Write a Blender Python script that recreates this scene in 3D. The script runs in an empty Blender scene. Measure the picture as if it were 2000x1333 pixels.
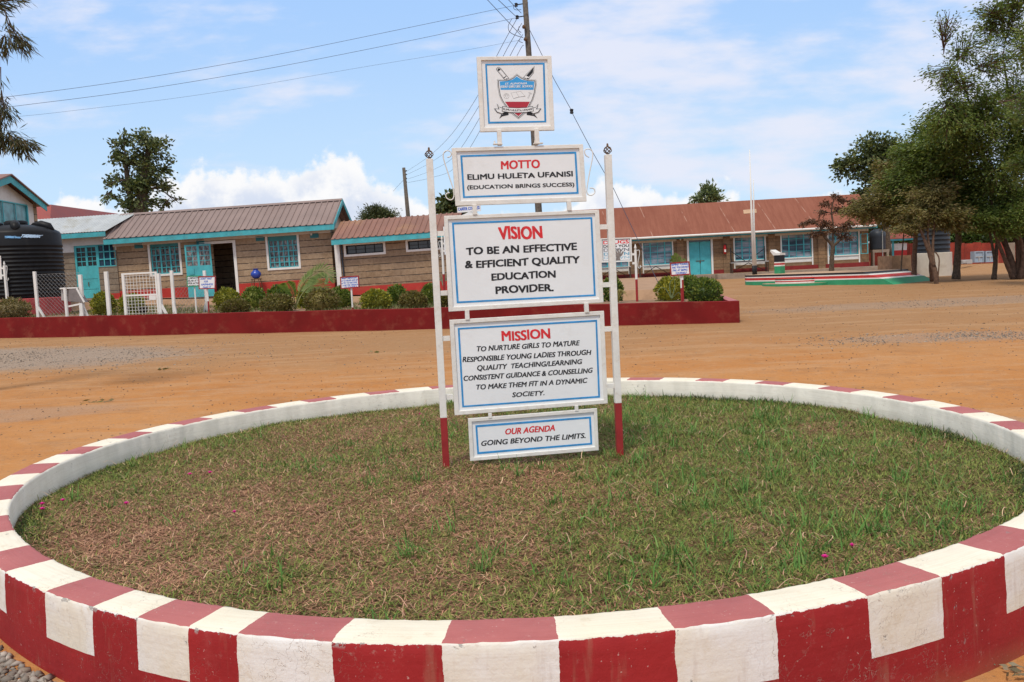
import bpy, bmesh, math, random
import numpy as np
from mathutils import Vector, Matrix
R = math.radians
rng = np.random.default_rng(7)
random.seed(7)
scn = bpy.context.scene
col = scn.collection

# ------------------------------------------------------------------ camera
CAM_Z = 1.65; PITCH = R(4.5); ROLL = R(2.66); FPX = 1740.0
cr, sr, cp_, sp_ = math.cos(ROLL), math.sin(ROLL), math.cos(PITCH), math.sin(PITCH)
cam_d = bpy.data.cameras.new('camera'); cam = bpy.data.objects.new('camera', cam_d); col.objects.link(cam)
rgt = Vector((cr, -sr * sp_, -sr * cp_)); upv = Vector((sr, cr * sp_, cr * cp_)); fwd = Vector((0, cp_, -sp_))
m4 = Matrix((rgt, upv, -fwd)).transposed().to_4x4(); m4.translation = (0, 0, CAM_Z)
cam.matrix_world = m4
cam_d.sensor_width = 36; cam_d.lens = 36 * FPX / 2000
cam_d.clip_start = 0.05; cam_d.clip_end = 3000
scn.camera = cam

# ------------------------------------------------------------------ light
SUN_EL, SUN_AZ = R(60), R(202)       # high sun behind thin cloud, a little behind the camera
EXPOSURE = 0.22
scn.view_settings.view_transform = 'Standard'; scn.view_settings.look = 'None'
scn.view_settings.gamma = 1; scn.view_settings.exposure = EXPOSURE
sun_d = bpy.data.lights.new('sun', 'SUN'); sun_d.energy = 2.2; sun_d.angle = R(9); sun_d.color = (1, .935, .83)
sun = bpy.data.objects.new('sun', sun_d); col.objects.link(sun)
sdir = Vector((math.sin(SUN_AZ) * math.cos(SUN_EL), math.cos(SUN_AZ) * math.cos(SUN_EL), math.sin(SUN_EL)))
sun.rotation_euler = sdir.to_track_quat('Z', 'Y').to_euler(); sun.location = sdir * 60


class NT:
    """small helper round a node tree"""
    def __init__(s, tree):
        s.t = tree; s.N = tree.nodes; s.L = tree.links
    def n(s, typ, **kw):
        nd = s.N.new(typ)
        for k, v in kw.items():
            setattr(nd, k, v)
        return nd
    def put(s, sock, v):
        if isinstance(v, bpy.types.NodeSocket):
            s.L.new(v, sock)
        elif isinstance(v, (tuple, list)) and len(v) == 3 and sock.type == 'RGBA':
            sock.default_value = (*v, 1)
        else:
            sock.default_value = v
    def math(s, op, a, b=0.0, c=0.0, clamp=False):
        nd = s.n('ShaderNodeMath', operation=op, use_clamp=clamp)
        for i, v in enumerate((a, b, c)):
            s.put(nd.inputs[i], v)
        return nd.outputs[0]
    def mix(s, f, a, b, typ='MIX'):
        nd = s.n('ShaderNodeMix', data_type='RGBA', blend_type=typ)
        s.put(nd.inputs[0], f); s.put(nd.inputs[6], a); s.put(nd.inputs[7], b)
        return nd.outputs[2]
    def noise(s, vec, scale, detail=4, rough=.55, col=False):
        nd = s.n('ShaderNodeTexNoise')
        if vec is not None: s.L.new(vec, nd.inputs['Vector'])
        nd.inputs['Scale'].default_value = scale; nd.inputs['Detail'].default_value = detail
        nd.inputs['Roughness'].default_value = rough
        return nd.outputs[1 if col else 0]
    def sm(s, v, a, b):
        nd = s.n('ShaderNodeMapRange', interpolation_type='SMOOTHSTEP')
        s.put(nd.inputs[0], v); s.put(nd.inputs[1], a); s.put(nd.inputs[2], b)
        return nd.outputs[0]
    def ramp(s, f, stops, interp='LINEAR'):
        nd = s.n('ShaderNodeValToRGB'); s.put(nd.inputs[0], f)
        e = nd.color_ramp.elements; nd.color_ramp.interpolation = interp
        while len(e) < len(stops): e.new(.5)
        for el, (p, c) in zip(e, stops):
            el.position = p; el.color = (*c, 1) if len(c) == 3 else c
        return nd.outputs[0]
    def sep(s, v):
        nd = s.n('ShaderNodeSeparateXYZ'); s.L.new(v, nd.inputs[0]); return nd.outputs
    def comb(s, x, y, z):
        nd = s.n('ShaderNodeCombineXYZ')
        for i, v in enumerate((x, y, z)): s.put(nd.inputs[i], v)
        return nd.outputs[0]


# ------------------------------------------------------------------ world: Nishita sky with clouds at fixed directions
SKY = 0.15
w = bpy.data.worlds.new('World'); scn.world = w; w.use_nodes = True
k = NT(w.node_tree); k.N.clear()
sky = k.n('ShaderNodeTexSky', sky_type='NISHITA'); sky.sun_disc = False
sky.sun_elevation = SUN_EL; sky.sun_rotation = SUN_AZ; sky.altitude = 1200; sky.air_density = 1.0; sky.dust_density = 1.2; sky.ozone_density = 1.0
tc = k.n('ShaderNodeTexCoord').outputs['Generated']
sx, sy, sz = k.sep(tc)
yy = k.math('MAXIMUM', k.math('ABSOLUTE', sy), .05)
az = k.math('DIVIDE', sx, yy); el = k.math('DIVIDE', sz, yy)
# undo nothing: directions are world directions; cumulus tops as a profile over azimuth
azn = k.math('MULTIPLY_ADD', az, 1 / 1.4, .5, clamp=True)
def cum_profile():
    # pixel columns (x, top y) of the cumulus bank, turned into directions
    pts = [(-150, 400), (60, 410), (120, 384), (235, 392), (330, 345), (352, 352), (375, 318), (430, 330), (510, 330), (560, 338), (620, 300), (650, 292), (690, 318), (740, 350), (785, 372), (850, 420), (900, 440), (1120, 400), (1170, 345), (1215, 362), (1262, 352), (1310, 378), (1350, 385), (1400, 362), (1440, 372), (1470, 400), (1560, 405), (1640, 380), (1720, 376), (1800, 400), (2100, 400)]
    out = []
    for x, y in pts:
        u = (x - 1000) / FPX; v = -(y - 666.5) / FPX
        X = u * cr + v * sr; Y = -u * sr + v * cr
        dy = cp_ + Y * sp_; dz = Y * cp_ - sp_
        out.append((X / dy, dz / dy))
    return out
prof = cum_profile()
height = k.ramp(azn, [(min(1, max(0, a / 1.4 + .5)), (e / .3,) * 3) for a, e in prof])
hgt = k.math('MULTIPLY', height, .3)
v2 = k.comb(az, el, 0.0)
puff = k.noise(v2, 26, 6, .6); puff2 = k.noise(v2, 70, 5, .6)
edge = k.math('ADD', k.math('MULTIPLY', k.math('SUBTRACT', puff, .5), .08), k.math('MULTIPLY', k.math('SUBTRACT', puff2, .5), .018))
cum = k.sm(k.math('SUBTRACT', k.math('ADD', hgt, edge), el), -.004, .013)
vs = k.n('ShaderNodeMapping'); k.L.new(v2, vs.inputs[0]); vs.inputs['Scale'].default_value = (1.0, 3.2, 1); vs.inputs['Location'].default_value = (.33, .12, 0)
st1 = k.noise(vs.outputs[0], 3.6, 6, .52)
st2 = k.noise(vs.outputs[0], 11, 5, .55)
stv = k.math('ADD', k.math('MULTIPLY', st1, .66), k.math('MULTIPLY', st2, .34))
bias = k.math('ADD', k.math('MULTIPLY', k.math('MULTIPLY', k.sm(az, -.02, .16), k.sm(el, .06, .16)), .095), -.004)
streak = k.math('MULTIPLY', k.sm(k.math('ADD', stv, bias), .47, .66), .85)
shade = k.sm(k.noise(v2, 19, 5, .6), .38, .62)
cumc = k.mix(k.math('MULTIPLY', shade, k.sm(k.math('SUBTRACT', hgt, el), .004, .035)), (5.6, 5.6, 5.65), (3.95, 4.35, 5.15))
skyc = k.mix(1.0, sky.outputs[0], (1.4, 1.28, 1.2), 'MULTIPLY')
grad = k.mix(k.sm(el, .0, .34), (3.6, 4.75, 5.75), (2.25, 3.55, 5.7))
skyc = k.mix(k.sm(el, 1.6, .45), skyc, grad)
veil = k.math('MULTIPLY', k.sm(k.math('ADD', el, k.math('MULTIPLY', stv, .4)), .62, 1.3), .72)  # unseen white cloud overhead, added to make the sky's light less blue
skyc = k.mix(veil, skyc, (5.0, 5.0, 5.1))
c1 = k.mix(streak, skyc, (4.75, 4.85, 5.5))
c2 = k.mix(cum, c1, cumc)
below = k.sm(sz, -.02, -.06)
c3 = k.mix(below, c2, (1.6, 1.1, .7))
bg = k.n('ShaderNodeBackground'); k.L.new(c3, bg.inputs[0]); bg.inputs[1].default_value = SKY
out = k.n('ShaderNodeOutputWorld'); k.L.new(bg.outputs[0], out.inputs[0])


# ------------------------------------------------------------------ geometry helpers
def ray(px, py):
    u = (px - 1000) / FPX; v = -(py - 666.5) / FPX
    x = u * cr + v * sr; y = -u * sr + v * cr
    return Vector((x, cp_ + y * sp_, y * cp_ - sp_))
def at(px, py, Y):
    r = ray(px, py); return r * (Y / r.y) + Vector((0, 0, CAM_Z))
def on_z(px, py, z):
    r = ray(px, py); return r * ((z - CAM_Z) / r.z) + Vector((0, 0, CAM_Z))

def sstep(a, b, x):
    t = np.clip((x - a) / (b - a), 0, 1); return t * t * (3 - 2 * t)
def ground_z(x, y):
    x = np.asarray(x, float); y = np.asarray(y, float)
    near = (.065 - .024 * np.clip(x, -5, 5)) * (1 - sstep(7, 15, y))
    far = .016 * np.clip(y - 10, 0, 30) + .0065 * np.clip(y - 40, 0, 40)
    return near + far

class MB:
    def __init__(s): s.v = []; s.f = []; s.m = []; s.mi = 0
    def mat(s, i): s.mi = i; return s
    def add(s, vs, fs):
        o = len(s.v); s.v += [tuple(p) for p in vs]
        for f in fs: s.f.append([o + i for i in f]); s.m.append(s.mi)
        return s
    def quad(s, a, b, c, d): return s.add([a, b, c, d], [[0, 1, 2, 3]])
    def box(s, x0, x1, y0, y1, z0, z1):
        if x0 > x1: x0, x1 = x1, x0
        if y0 > y1: y0, y1 = y1, y0
        if z0 > z1: z0, z1 = z1, z0
        return s.add([(x0, y0, z0), (x1, y0, z0), (x1, y1, z0), (x0, y1, z0), (x0, y0, z1), (x1, y0, z1), (x1, y1, z1), (x0, y1, z1)],
                     [[0, 3, 2, 1], [4, 5, 6, 7], [0, 1, 5, 4], [1, 2, 6, 5], [2, 3, 7, 6], [3, 0, 4, 7]])
    def beam(s, p, q, a, b, up=(0, 0, 1)):
        p = Vector(p); q = Vector(q); d = (q - p).normalized(); upv = Vector(up)
        if abs(d.dot(upv)) > .98: upv = Vector((0, 1, 0))
        sx = d.cross(upv).normalized(); su = sx.cross(d).normalized()
        vs = [c + sx * (i * a / 2) + su * (j * b / 2) for c in (p, q) for i, j in ((-1, -1), (1, -1), (1, 1), (-1, 1))]
        return s.add(vs, [[3, 2, 1, 0], [4, 5, 6, 7], [0, 1, 5, 4], [1, 2, 6, 5], [2, 3, 7, 6], [3, 0, 4, 7]])
    def prism(s, poly, y0, y1):
        """polygon in x,z pushed along y"""
        n = len(poly)
        vs = [(x, y0, z) for x, z in poly] + [(x, y1, z) for x, z in poly]
        return s.add(vs, [list(range(n)), list(range(2 * n - 1, n - 1, -1))] + [[i, i + n, (i + 1) % n + n, (i + 1) % n] for i in range(n)])
    def ring(s, outer, inner, y0, y1):
        """frame between two quads in x,z"""
        n = len(outer)
        vs = [(x, y, z) for y in (y0, y1) for pl in (outer, inner) for x, z in pl]
        fs = []
        for i in range(n):
            j = (i + 1) % n
            fs += [[i, j, n + j, n + i], [2 * n + j, 2 * n + i, 3 * n + i, 3 * n + j], [i, 2 * n + i, 2 * n + j, j], [n + j, 3 * n + j, 3 * n + i, n + i]]
        return s.add(vs, fs)
    def tube(s, path, rad, n=6, cap=True):
        P = [Vector(p) for p in path]
        if not hasattr(rad, '__len__'): rad = [rad] * len(P)
        vs = []; prev = None
        for i, p in enumerate(P):
            d = (P[min(i + 1, len(P) - 1)] - P[max(i - 1, 0)])
            d = d.normalized() if d.length > 1e-9 else Vector((0, 0, 1))
            if prev is None:
                a = d.cross(Vector((0.31, .2, .93)));
                if a.length < .05: a = d.cross(Vector((1, 0, 0)))
                a.normalize()
            else:
                a = (prev - d * prev.dot(d)); a.normalize()
            prev = a; b = d.cross(a)
            for q in range(n):
                t = 2 * math.pi * q / n; vs.append(p + (a * math.cos(t) + b * math.sin(t)) * rad[i])
        fs = []
        for i in range(len(P) - 1):
            for q in range(n):
                r2 = (q + 1) % n; fs.append([i * n + q, i * n + r2, (i + 1) * n + r2, (i + 1) * n + q])
        if cap: fs += [list(range(n - 1, -1, -1)), [(len(P) - 1) * n + q for q in range(n)]]
        return s.add(vs, fs)
    def lathe(s, prof, n=24, c=(0, 0, 0)):
        vs = [(c[0] + r * math.cos(2 * math.pi * q / n), c[1] + r * math.sin(2 * math.pi * q / n), c[2] + z) for r, z in prof for q in range(n)]
        fs = [[i * n + q, i * n + (q + 1) % n, (i + 1) * n + (q + 1) % n, (i + 1) * n + q] for i in range(len(prof) - 1) for q in range(n)]
        fs += [list(range(n - 1, -1, -1)), [(len(prof) - 1) * n + q for q in range(n)]]
        return s.add(vs, fs)
    def build(s, name, mats, parent=None, smooth=False, bevel=0, label=None):
        me = bpy.data.meshes.new(name); me.from_pydata(s.v, [], s.f)
        if not isinstance(mats, (list, tuple)): mats = [mats]
        for m in mats: me.materials.append(m)
        if len(mats) > 1: me.polygons.foreach_set('material_index', s.m)
        if smooth: me.polygons.foreach_set('use_smooth', [True] * len(me.polygons))
        me.update()
        o = bpy.data.objects.new(name, me); col.objects.link(o)
        if parent is not None: o.parent = parent
        if bevel:
            b = o.modifiers.new('bevel', 'BEVEL'); b.width = bevel; b.segments = 2; b.limit_method = 'ANGLE'; b.angle_limit = R(50)
        if smooth and smooth == 'auto':
            pass
        if label: o['label'] = label
        return o

def tag(o, label=None, cat=None, group=None, kind=None):
    if label: o['label'] = label
    if cat: o['category'] = cat
    if group: o['group'] = group
    if kind: o['kind'] = kind
    return o
def thing(name, label, cat, loc=(0, 0, 0), rz=0, group=None, matrix=None):
    o = bpy.data.objects.new(name, None); o.empty_display_size = .2; col.objects.link(o)
    if matrix is not None: o.matrix_world = matrix
    else: o.location = loc; o.rotation_euler = (0, 0, rz)
    return tag(o, label, cat, group)

def np_mesh(name, V, Fq, mats, parent=None, colors=None, smooth=False):
    """fast mesh: V (n,3), Fq (m,k) same sized faces, colors (n,3)"""
    me = bpy.data.meshes.new(name); V = np.asarray(V, np.float32); Fq = np.asarray(Fq, np.int32)
    m, kk = Fq.shape
    me.vertices.add(len(V)); me.vertices.foreach_set('co', V.ravel())
    me.loops.add(m * kk); me.loops.foreach_set('vertex_index', Fq.ravel())
    me.polygons.add(m); me.polygons.foreach_set('loop_start', np.arange(0, m * kk, kk, dtype=np.int32))
    me.polygons.foreach_set('loop_total', np.full(m, kk, np.int32))
    if smooth: me.polygons.foreach_set('use_smooth', np.ones(m, bool))
    me.update(calc_edges=True)
    if colors is not None:
        ca = me.color_attributes.new('Col', 'FLOAT_COLOR', 'POINT')
        c4 = np.ones((len(V), 4), np.float32); c4[:, :3] = colors; ca.data.foreach_set('color', c4.ravel())
    for q in (mats if isinstance(mats, (list, tuple)) else [mats]): me.materials.append(q)
    o = bpy.data.objects.new(name, me); col.objects.link(o)
    if parent is not None: o.parent = parent
    return o

# ------------------------------------------------------------------ materials
def mat(name, c, rough=.7, var=.12, scale=6, spec=.3, bump=0, bscale=40, dirt=None, dirt_amt=0, dirt_scale=2.5, metal=0):
    m = bpy.data.materials.new(name); m.use_nodes = True; t = NT(m.node_tree)
    b = t.N['Principled BSDF']; tcn = t.n('ShaderNodeTexCoord').outputs['Object']
    dark = tuple(x * (1 - var) for x in c); lite = tuple(min(1, x * (1 + var)) for x in c)
    nz = t.noise(tcn, scale, 6, .62)
    cc = t.mix(t.sm(nz, .3, .7), dark, lite)
    if dirt:
        dz = t.sm(t.noise(tcn, dirt_scale, 8, .68), .5, .72)
        cc = t.mix(t.math('MULTIPLY', dz, dirt_amt), cc, dirt)
    t.put(b.inputs['Base Color'], cc)
    t.put(b.inputs['Roughness'], t.math('MULTIPLY_ADD', nz, .2, rough - .1, clamp=True))
    b.inputs['Specular IOR Level'].default_value = spec; b.inputs['Metallic'].default_value = metal
    if bump:
        bp = t.n('ShaderNodeBump'); bp.inputs['Strength'].default_value = bump; bp.inputs['Distance'].default_value = .01
        t.L.new(t.noise(tcn, bscale, 6, .65), bp.inputs['Height']); t.L.new(bp.outputs[0], b.inputs['Normal'])
    return m
def leaf_mat(name, cols, trans=.3, rough=.55):
    m = bpy.data.materials.new(name); m.use_nodes = True; t = NT(m.node_tree)
    b = t.N['Principled BSDF']; g = t.n('ShaderNodeNewGeometry')
    cc = t.ramp(g.outputs['Random Per Island'], [(i / max(1, len(cols) - 1), c) for i, c in enumerate(cols)])
    t.put(b.inputs['Base Color'], cc); b.inputs['Roughness'].default_value = rough; b.inputs['Specular IOR Level'].default_value = .35
    tr = t.n('ShaderNodeBsdfTranslucent'); t.L.new(t.mix(1, cc, (1.1, 1.25, .6), 'MULTIPLY'), tr.inputs[0])
    ms = t.n('ShaderNodeMixShader'); ms.inputs[0].default_value = trans
    t.L.new(b.outputs[0], ms.inputs[1]); t.L.new(tr.outputs[0], ms.inputs[2]); t.L.new(ms.outputs[0], t.N['Material Output'].inputs[0])
    return m
def attr_mat(name, trans=.25, rough=.75):
    m = bpy.data.materials.new(name); m.use_nodes = True; t = NT(m.node_tree)
    b = t.N['Principled BSDF']; a = t.n('ShaderNodeAttribute', attribute_name='Col')
    g = t.n('ShaderNodeNewGeometry')
    cc = t.mix(1, a.outputs[0], t.ramp(g.outputs['Random Per Island'], [(0, (.7, .7, .7)), (1, (1.25, 1.25, 1.25))]), 'MULTIPLY')
    t.put(b.inputs['Base Color'], cc); b.inputs['Roughness'].default_value = rough; b.inputs['Specular IOR Level'].default_value = .2
    if trans:
        tr = t.n('ShaderNodeBsdfTranslucent'); t.L.new(cc, tr.inputs[0])
        ms = t.n('ShaderNodeMixShader'); ms.inputs[0].default_value = trans
        t.L.new(b.outputs[0], ms.inputs[1]); t.L.new(tr.outputs[0], ms.inputs[2]); t.L.new(ms.outputs[0], t.N['Material Output'].inputs[0])
    return m
def stone_mat(name, c1, c2, mort, bw=.42, bh=.215, line=.07, vmort=.02):
    """dressed stone courses, object x along the wall and z up"""
    m = bpy.data.materials.new(name); m.use_nodes = True; t = NT(m.node_tree)
    b = t.N['Principled BSDF']; oc = t.n('ShaderNodeTexCoord').outputs['Object']; x, y, z = t.sep(oc)
    wob = t.math('MULTIPLY', t.math('SUBTRACT', t.noise(oc, 2.2, 4), .5), .05)
    xs = t.math('ADD', x, y)
    vec = t.comb(t.math('ADD', xs, wob), t.math('ADD', z, t.math('MULTIPLY', wob, .45)), 0.0)
    br = t.n('ShaderNodeTexBrick'); t.L.new(vec, br.inputs['Vector'])
    br.inputs['Scale'].default_value = 1; br.inputs['Brick Width'].default_value = bw; br.inputs['Row Height'].default_value = bh
    br.inputs['Mortar Size'].default_value = vmort; br.inputs['Mortar Smooth'].default_value = .3; br.inputs['Bias'].default_value = 0
    br.inputs['Color1'].default_value = (*c1, 1); br.inputs['Color2'].default_value = (*c2, 1)
    br.inputs['Mortar'].default_value = (*[.85 * a for a in c1], 1)
    fr = t.math('FRACT', t.math('DIVIDE', t.math('ADD', z, t.math('MULTIPLY', wob, .45)), bh))
    d = t.math('ABSOLUTE', t.math('SUBTRACT', fr, .5))
    ln = t.sm(d, .5 - line * 1.2, .5 - line * .35)
    nz = t.noise(oc, 9, 8, .7)
    cc = t.mix(t.sm(nz, .32, .72), br.outputs[0], t.mix(1, br.outputs[0], (.68, .64, .6), 'MULTIPLY'))
    big = t.sm(t.noise(oc, 1.1, 5), .42, .7)
    cc = t.mix(t.math('MULTIPLY', big, .3), cc, (.2, .15, .11))
    spk = t.sm(t.noise(oc, 26, 3, .5), .66, .74)
    cc = t.mix(t.math('MULTIPLY', spk, .5), cc, (.13, .1, .07))
    cc = t.mix(t.math('MULTIPLY', ln, t.sm(t.noise(oc, 5, 3), .3, .5)), cc, mort)
    t.put(b.inputs['Base Color'], cc); b.inputs['Roughness'].default_value = .9; b.inputs['Specular IOR Level'].default_value = .15
    bp = t.n('ShaderNodeBump'); bp.inputs['Strength'].default_value = .6; bp.inputs['Distance'].default_value = .02
    t.L.new(t.math('SUBTRACT', nz, t.math('MULTIPLY', ln, 1.2)), bp.inputs['Height']); t.L.new(bp.outputs[0], b.inputs['Normal'])
    return m
def glass_mat(name, c, rough=.12, spec=.6):
    m = bpy.data.materials.new(name); m.use_nodes = True; t = NT(m.node_tree); b = t.N['Principled BSDF']
    oc = t.n('ShaderNodeTexCoord').outputs['Object']
    t.put(b.inputs['Base Color'], t.mix(t.sm(t.noise(oc, 3, 4), .35, .65), tuple(x * .7 for x in c), tuple(x * 1.3 for x in c)))
    b.inputs['Roughness'].default_value = rough; b.inputs['Specular IOR Level'].default_value = spec
    return m

M = {}
M['white'] = mat('white_paint', (.74, .72, .67), .55, .05, 5, dirt=(.45, .38, .3), dirt_amt=.35)
M['signwhite'] = mat('sign_panel_white', (.78, .785, .775), .5, .03, 3, dirt=(.6, .57, .52), dirt_amt=.3, dirt_scale=6, bump=.12, bscale=25)
M['frame'] = mat('sign_frame_white', (.74, .71, .65), .55, .06, 6, dirt=(.46, .33, .22), dirt_amt=.3, dirt_scale=14, bump=.25, bscale=60)
M['signblue'] = mat('sign_blue', (.035, .26, .56), .5, .2, 14, dirt=(.12, .36, .6), dirt_amt=.5, dirt_scale=12)
M['signred'] = mat('sign_red', (.66, .03, .035), .5, .15, 20, dirt=(.7, .12, .1), dirt_amt=.5, dirt_scale=18)
M['signblack'] = mat('sign_black', (.018, .019, .021), .55, .2, 12)
M['blacktext'] = mat('sign_text_black', (.022, .022, .024), .55, .3, 30, dirt=(.075, .075, .08), dirt_amt=.6, dirt_scale=22)
M['postred'] = mat('post_red', (.3, .025, .025), .5, .15, 8)
M['rust'] = mat('rusty_iron', (.13, .075, .04), .8, .4, 60, bump=.4)
M['bluetext'] = mat('hand_blue', (.05, .13, .5), .6, .1)
M['turq'] = mat('turquoise_paint', (.075, .42, .46), .5, .12, 3, dirt=(.1, .25, .26), dirt_amt=.4)
M['fascia'] = mat('turquoise_fascia', (.065, .36, .40), .6, .18, 2, dirt=(.14, .3, .3), dirt_amt=.5)
M['teal_dark'] = mat('dark_teal', (.05, .22, .24), .6, .15, 3)
M['stoneA'] = stone_mat('dressed_stone', (.47, .345, .225), (.365, .26, .165), (.05, .042, .04), .62, .29)
M['stoneC'] = stone_mat('dressed_stone_brown', (.37, .265, .17), (.28, .195, .122), (.05, .042, .04), .62, .29)
M['stoneE'] = stone_mat('grey_block', (.30, .25, .19), (.24, .195, .15), (.09, .08, .07), .5, .27)
M['stoneB'] = stone_mat('brown_stone', (.32, .2, .11), (.24, .145, .08), (.11, .075, .05), .45, .23, .05)
M['plinth'] = mat('red_plinth', (.40, .035, .026), .7, .12, 3, dirt=(.3, .1, .05), dirt_amt=.5)
M['plinthB'] = mat('dark_red_plinth', (.22, .022, .02), .7, .15, 3)
M['gwall'] = mat('garden_wall_red', (.17, .0125, .012), .8, .16, 1.2, spec=.12, dirt=(.27, .075, .045), dirt_amt=.5, dirt_scale=2.2, bump=.3, bscale=14)
M['gwalltop'] = mat('garden_wall_coping', (.42, .13, .13), .7, .15, 4, dirt=(.5, .33, .27), dirt_amt=.5)
M['cream'] = mat('cream_plaster', (.62, .56, .47), .8, .06, 3, dirt=(.4, .3, .2), dirt_amt=.4)
M['plaster'] = mat('off_white_plaster', (.68, .66, .62), .8, .05, 2, dirt=(.45, .38, .3), dirt_amt=.4)
M['pave'] = mat('pinkish_concrete', (.43, .25, .17), .9, .15, 4, dirt=(.5, .36, .25), dirt_amt=.6)
M['earth'] = mat('bare_earth', (.26, .16, .095), .95, .25, 5, bump=.8, bscale=12, dirt=(.14, .1, .06), dirt_amt=.5)
M['concrete'] = mat('worn_concrete', (.3, .235, .18), .9, .15, 3, dirt=(.2, .13, .08), dirt_amt=.6, bump=.3)
M['dark'] = mat('dark_interior', (.012, .010, .009), .9, .1)
M['floor_in'] = mat('interior_floor', (.06, .045, .04), .9, .1)
M['wood'] = mat('dark_wood', (.07, .045, .03), .8, .25, 8)
M['steel_grey'] = mat('grey_steel', (.38, .36, .34), .6, .1, 4)
M['glass_dark'] = glass_mat('dark_glass', (.022, .026, .03))
M['glass_blue'] = glass_mat('blue_glass', (.02, .05, .085))
M['curtain'] = mat('pale_curtain', (.42, .42, .45), .8, .3, 9)
M['tank'] = mat('black_plastic', (.007, .007, .008), .5, .25, 2, spec=.2, dirt=(.03, .027, .025), dirt_amt=.5)
M['tank_blue'] = mat('dark_blue_plastic', (.03, .038, .05), .5, .15, 3)
M['tank_base'] = mat('red_tank_base', (.34, .055, .055), .8, .2, 3, dirt=(.36, .15, .12), dirt_amt=.6)
M['green'] = mat('green_paint', (.035, .28, .13), .6, .1, 3, dirt=(.12, .25, .13), dirt_amt=.4)
M['black'] = mat('black_paint', (.016, .016, .018), .6, .2, 4)
M['redp'] = mat('bright_red_paint', (.5, .035, .03), .6, .12, 3)
M['step'] = mat('red_orange_step', (.5, .1, .045), .7, .12, 3)
M['screed'] = mat('sandy_screed', (.45, .29, .18), .9, .12, 3)
M['pot'] = mat('blue_glazed', (.02, .06, .36), .3, .15, 6, spec=.5)
M['pole_wood'] = mat('grey_pole_wood', (.12, .1, .08), .9, .35, 12, bump=.4)
M['wire'] = mat('wire', (.06, .06, .085), .6, .1)
M['wire2'] = mat('grey_wire', (.3, .3, .29), .6, .1)
M['bark'] = mat('bark', (.095, .068, .047), .95, .4, 14, bump=.8, bscale=30)
M['bark_red'] = mat('reddish_bark', (.12, .07, .045), .95, .35, 10, bump=.6, bscale=25)
M['redmetal'] = mat('red_sheet', (.28, .042, .025), .7, .3, 1.2, dirt=(.16, .05, .035), dirt_amt=.7)
M['roofE'] = mat('galvanised_roof', (.42, .44, .44), .5, .1, 2, dirt=(.3, .28, .22), dirt_amt=.7, dirt_scale=1.2)
M['roofA'] = mat('brown_box_profile', (.25, .185, .165), .6, .08, 1.3, dirt=(.21, .145, .125), dirt_amt=.5, dirt_scale=.8, spec=.2)
M['roofC'] = mat('brown_red_profile', (.24, .118, .085), .55, .12, 1.3, dirt=(.36, .2, .1), dirt_amt=.6, dirt_scale=.5)
M['roofF'] = mat('red_roof', (.27, .06, .045), .6, .1, 1)
def rusty_roof():
    m = bpy.data.materials.new('red_oxide_roof'); m.use_nodes = True; t = NT(m.node_tree); b = t.N['Principled BSDF']
    oc = t.n('ShaderNodeTexCoord').outputs['Object']; x, y, z = t.sep(oc)
    st = t.noise(t.comb(t.math('MULTIPLY', x, 3), t.math('MULTIPLY', y, .35), 0.0), 1.6, 6, .65)
    cc = t.mix(t.sm(st, .3, .7), (.215, .078, .05), (.265, .102, .066))
    cc = t.mix(t.math('MULTIPLY', t.sm(t.noise(oc, .5, 5), .45, .7), .5), cc, (.2, .068, .045))
    # pale lap lines every sheet
    fr = t.math('ABSOLUTE', t.math('SUBTRACT', t.math('FRACT', t.math('DIVIDE', t.math('ADD', x, t.math('MULTIPLY', y, .14)), 2.45)), .5))
    ln = t.math('MULTIPLY', t.sm(fr, .014, .004), t.sm(t.noise(oc, 1.4, 4), .42, .6))
    cc = t.mix(t.math('MULTIPLY', ln, .5), cc, (.5, .33, .25))
    t.put(b.inputs['Base Color'], cc); b.inputs['Roughness'].default_value = .9; b.inputs['Specular IOR Level'].default_value = .08
    wv = t.n('ShaderNodeTexWave'); wv.inputs['Scale'].default_value = 2.1; t.L.new(oc, wv.inputs[0])
    bp = t.n('ShaderNodeBump'); bp.inputs['Strength'].default_value = .25; bp.inputs['Distance'].default_value = .02
    t.L.new(wv.outputs[1], bp.inputs['Height']); t.L.new(bp.outputs[0], b.inputs['Normal'])
    return m
M['roofB'] = rusty_roof()
def curtain_glass():
    m = bpy.data.materials.new('glass_over_curtain'); m.use_nodes = True; t = NT(m.node_tree); b = t.N['Principled BSDF']
    oc = t.n('ShaderNodeTexCoord').outputs['Object']; x, y, z = t.sep(oc)
    bands = t.noise(t.comb(t.math('MULTIPLY', x, .35), 0.0, t.math('MULTIPLY', z, 2.6)), 1.3, 2, .5)
    fold = t.noise(t.comb(t.math('MULTIPLY', x, 9), 0.0, t.math('MULTIPLY', z, .8)), 1.5, 3, .6)
    cc = t.ramp(t.math('ADD', t.math('MULTIPLY', bands, .95), t.math('MULTIPLY', fold, .12)), [(.36, (.035, .06, .085)), (.5, (.10, .155, .20)), (.58, (.27, .32, .37)), (.72, (.42, .46, .5))])
    t.put(b.inputs['Base Color'], cc); b.inputs['Roughness'].default_value = .15; b.inputs['Specular IOR Level'].default_value = .5
    return m
M['glass_curtain'] = curtain_glass()
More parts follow.
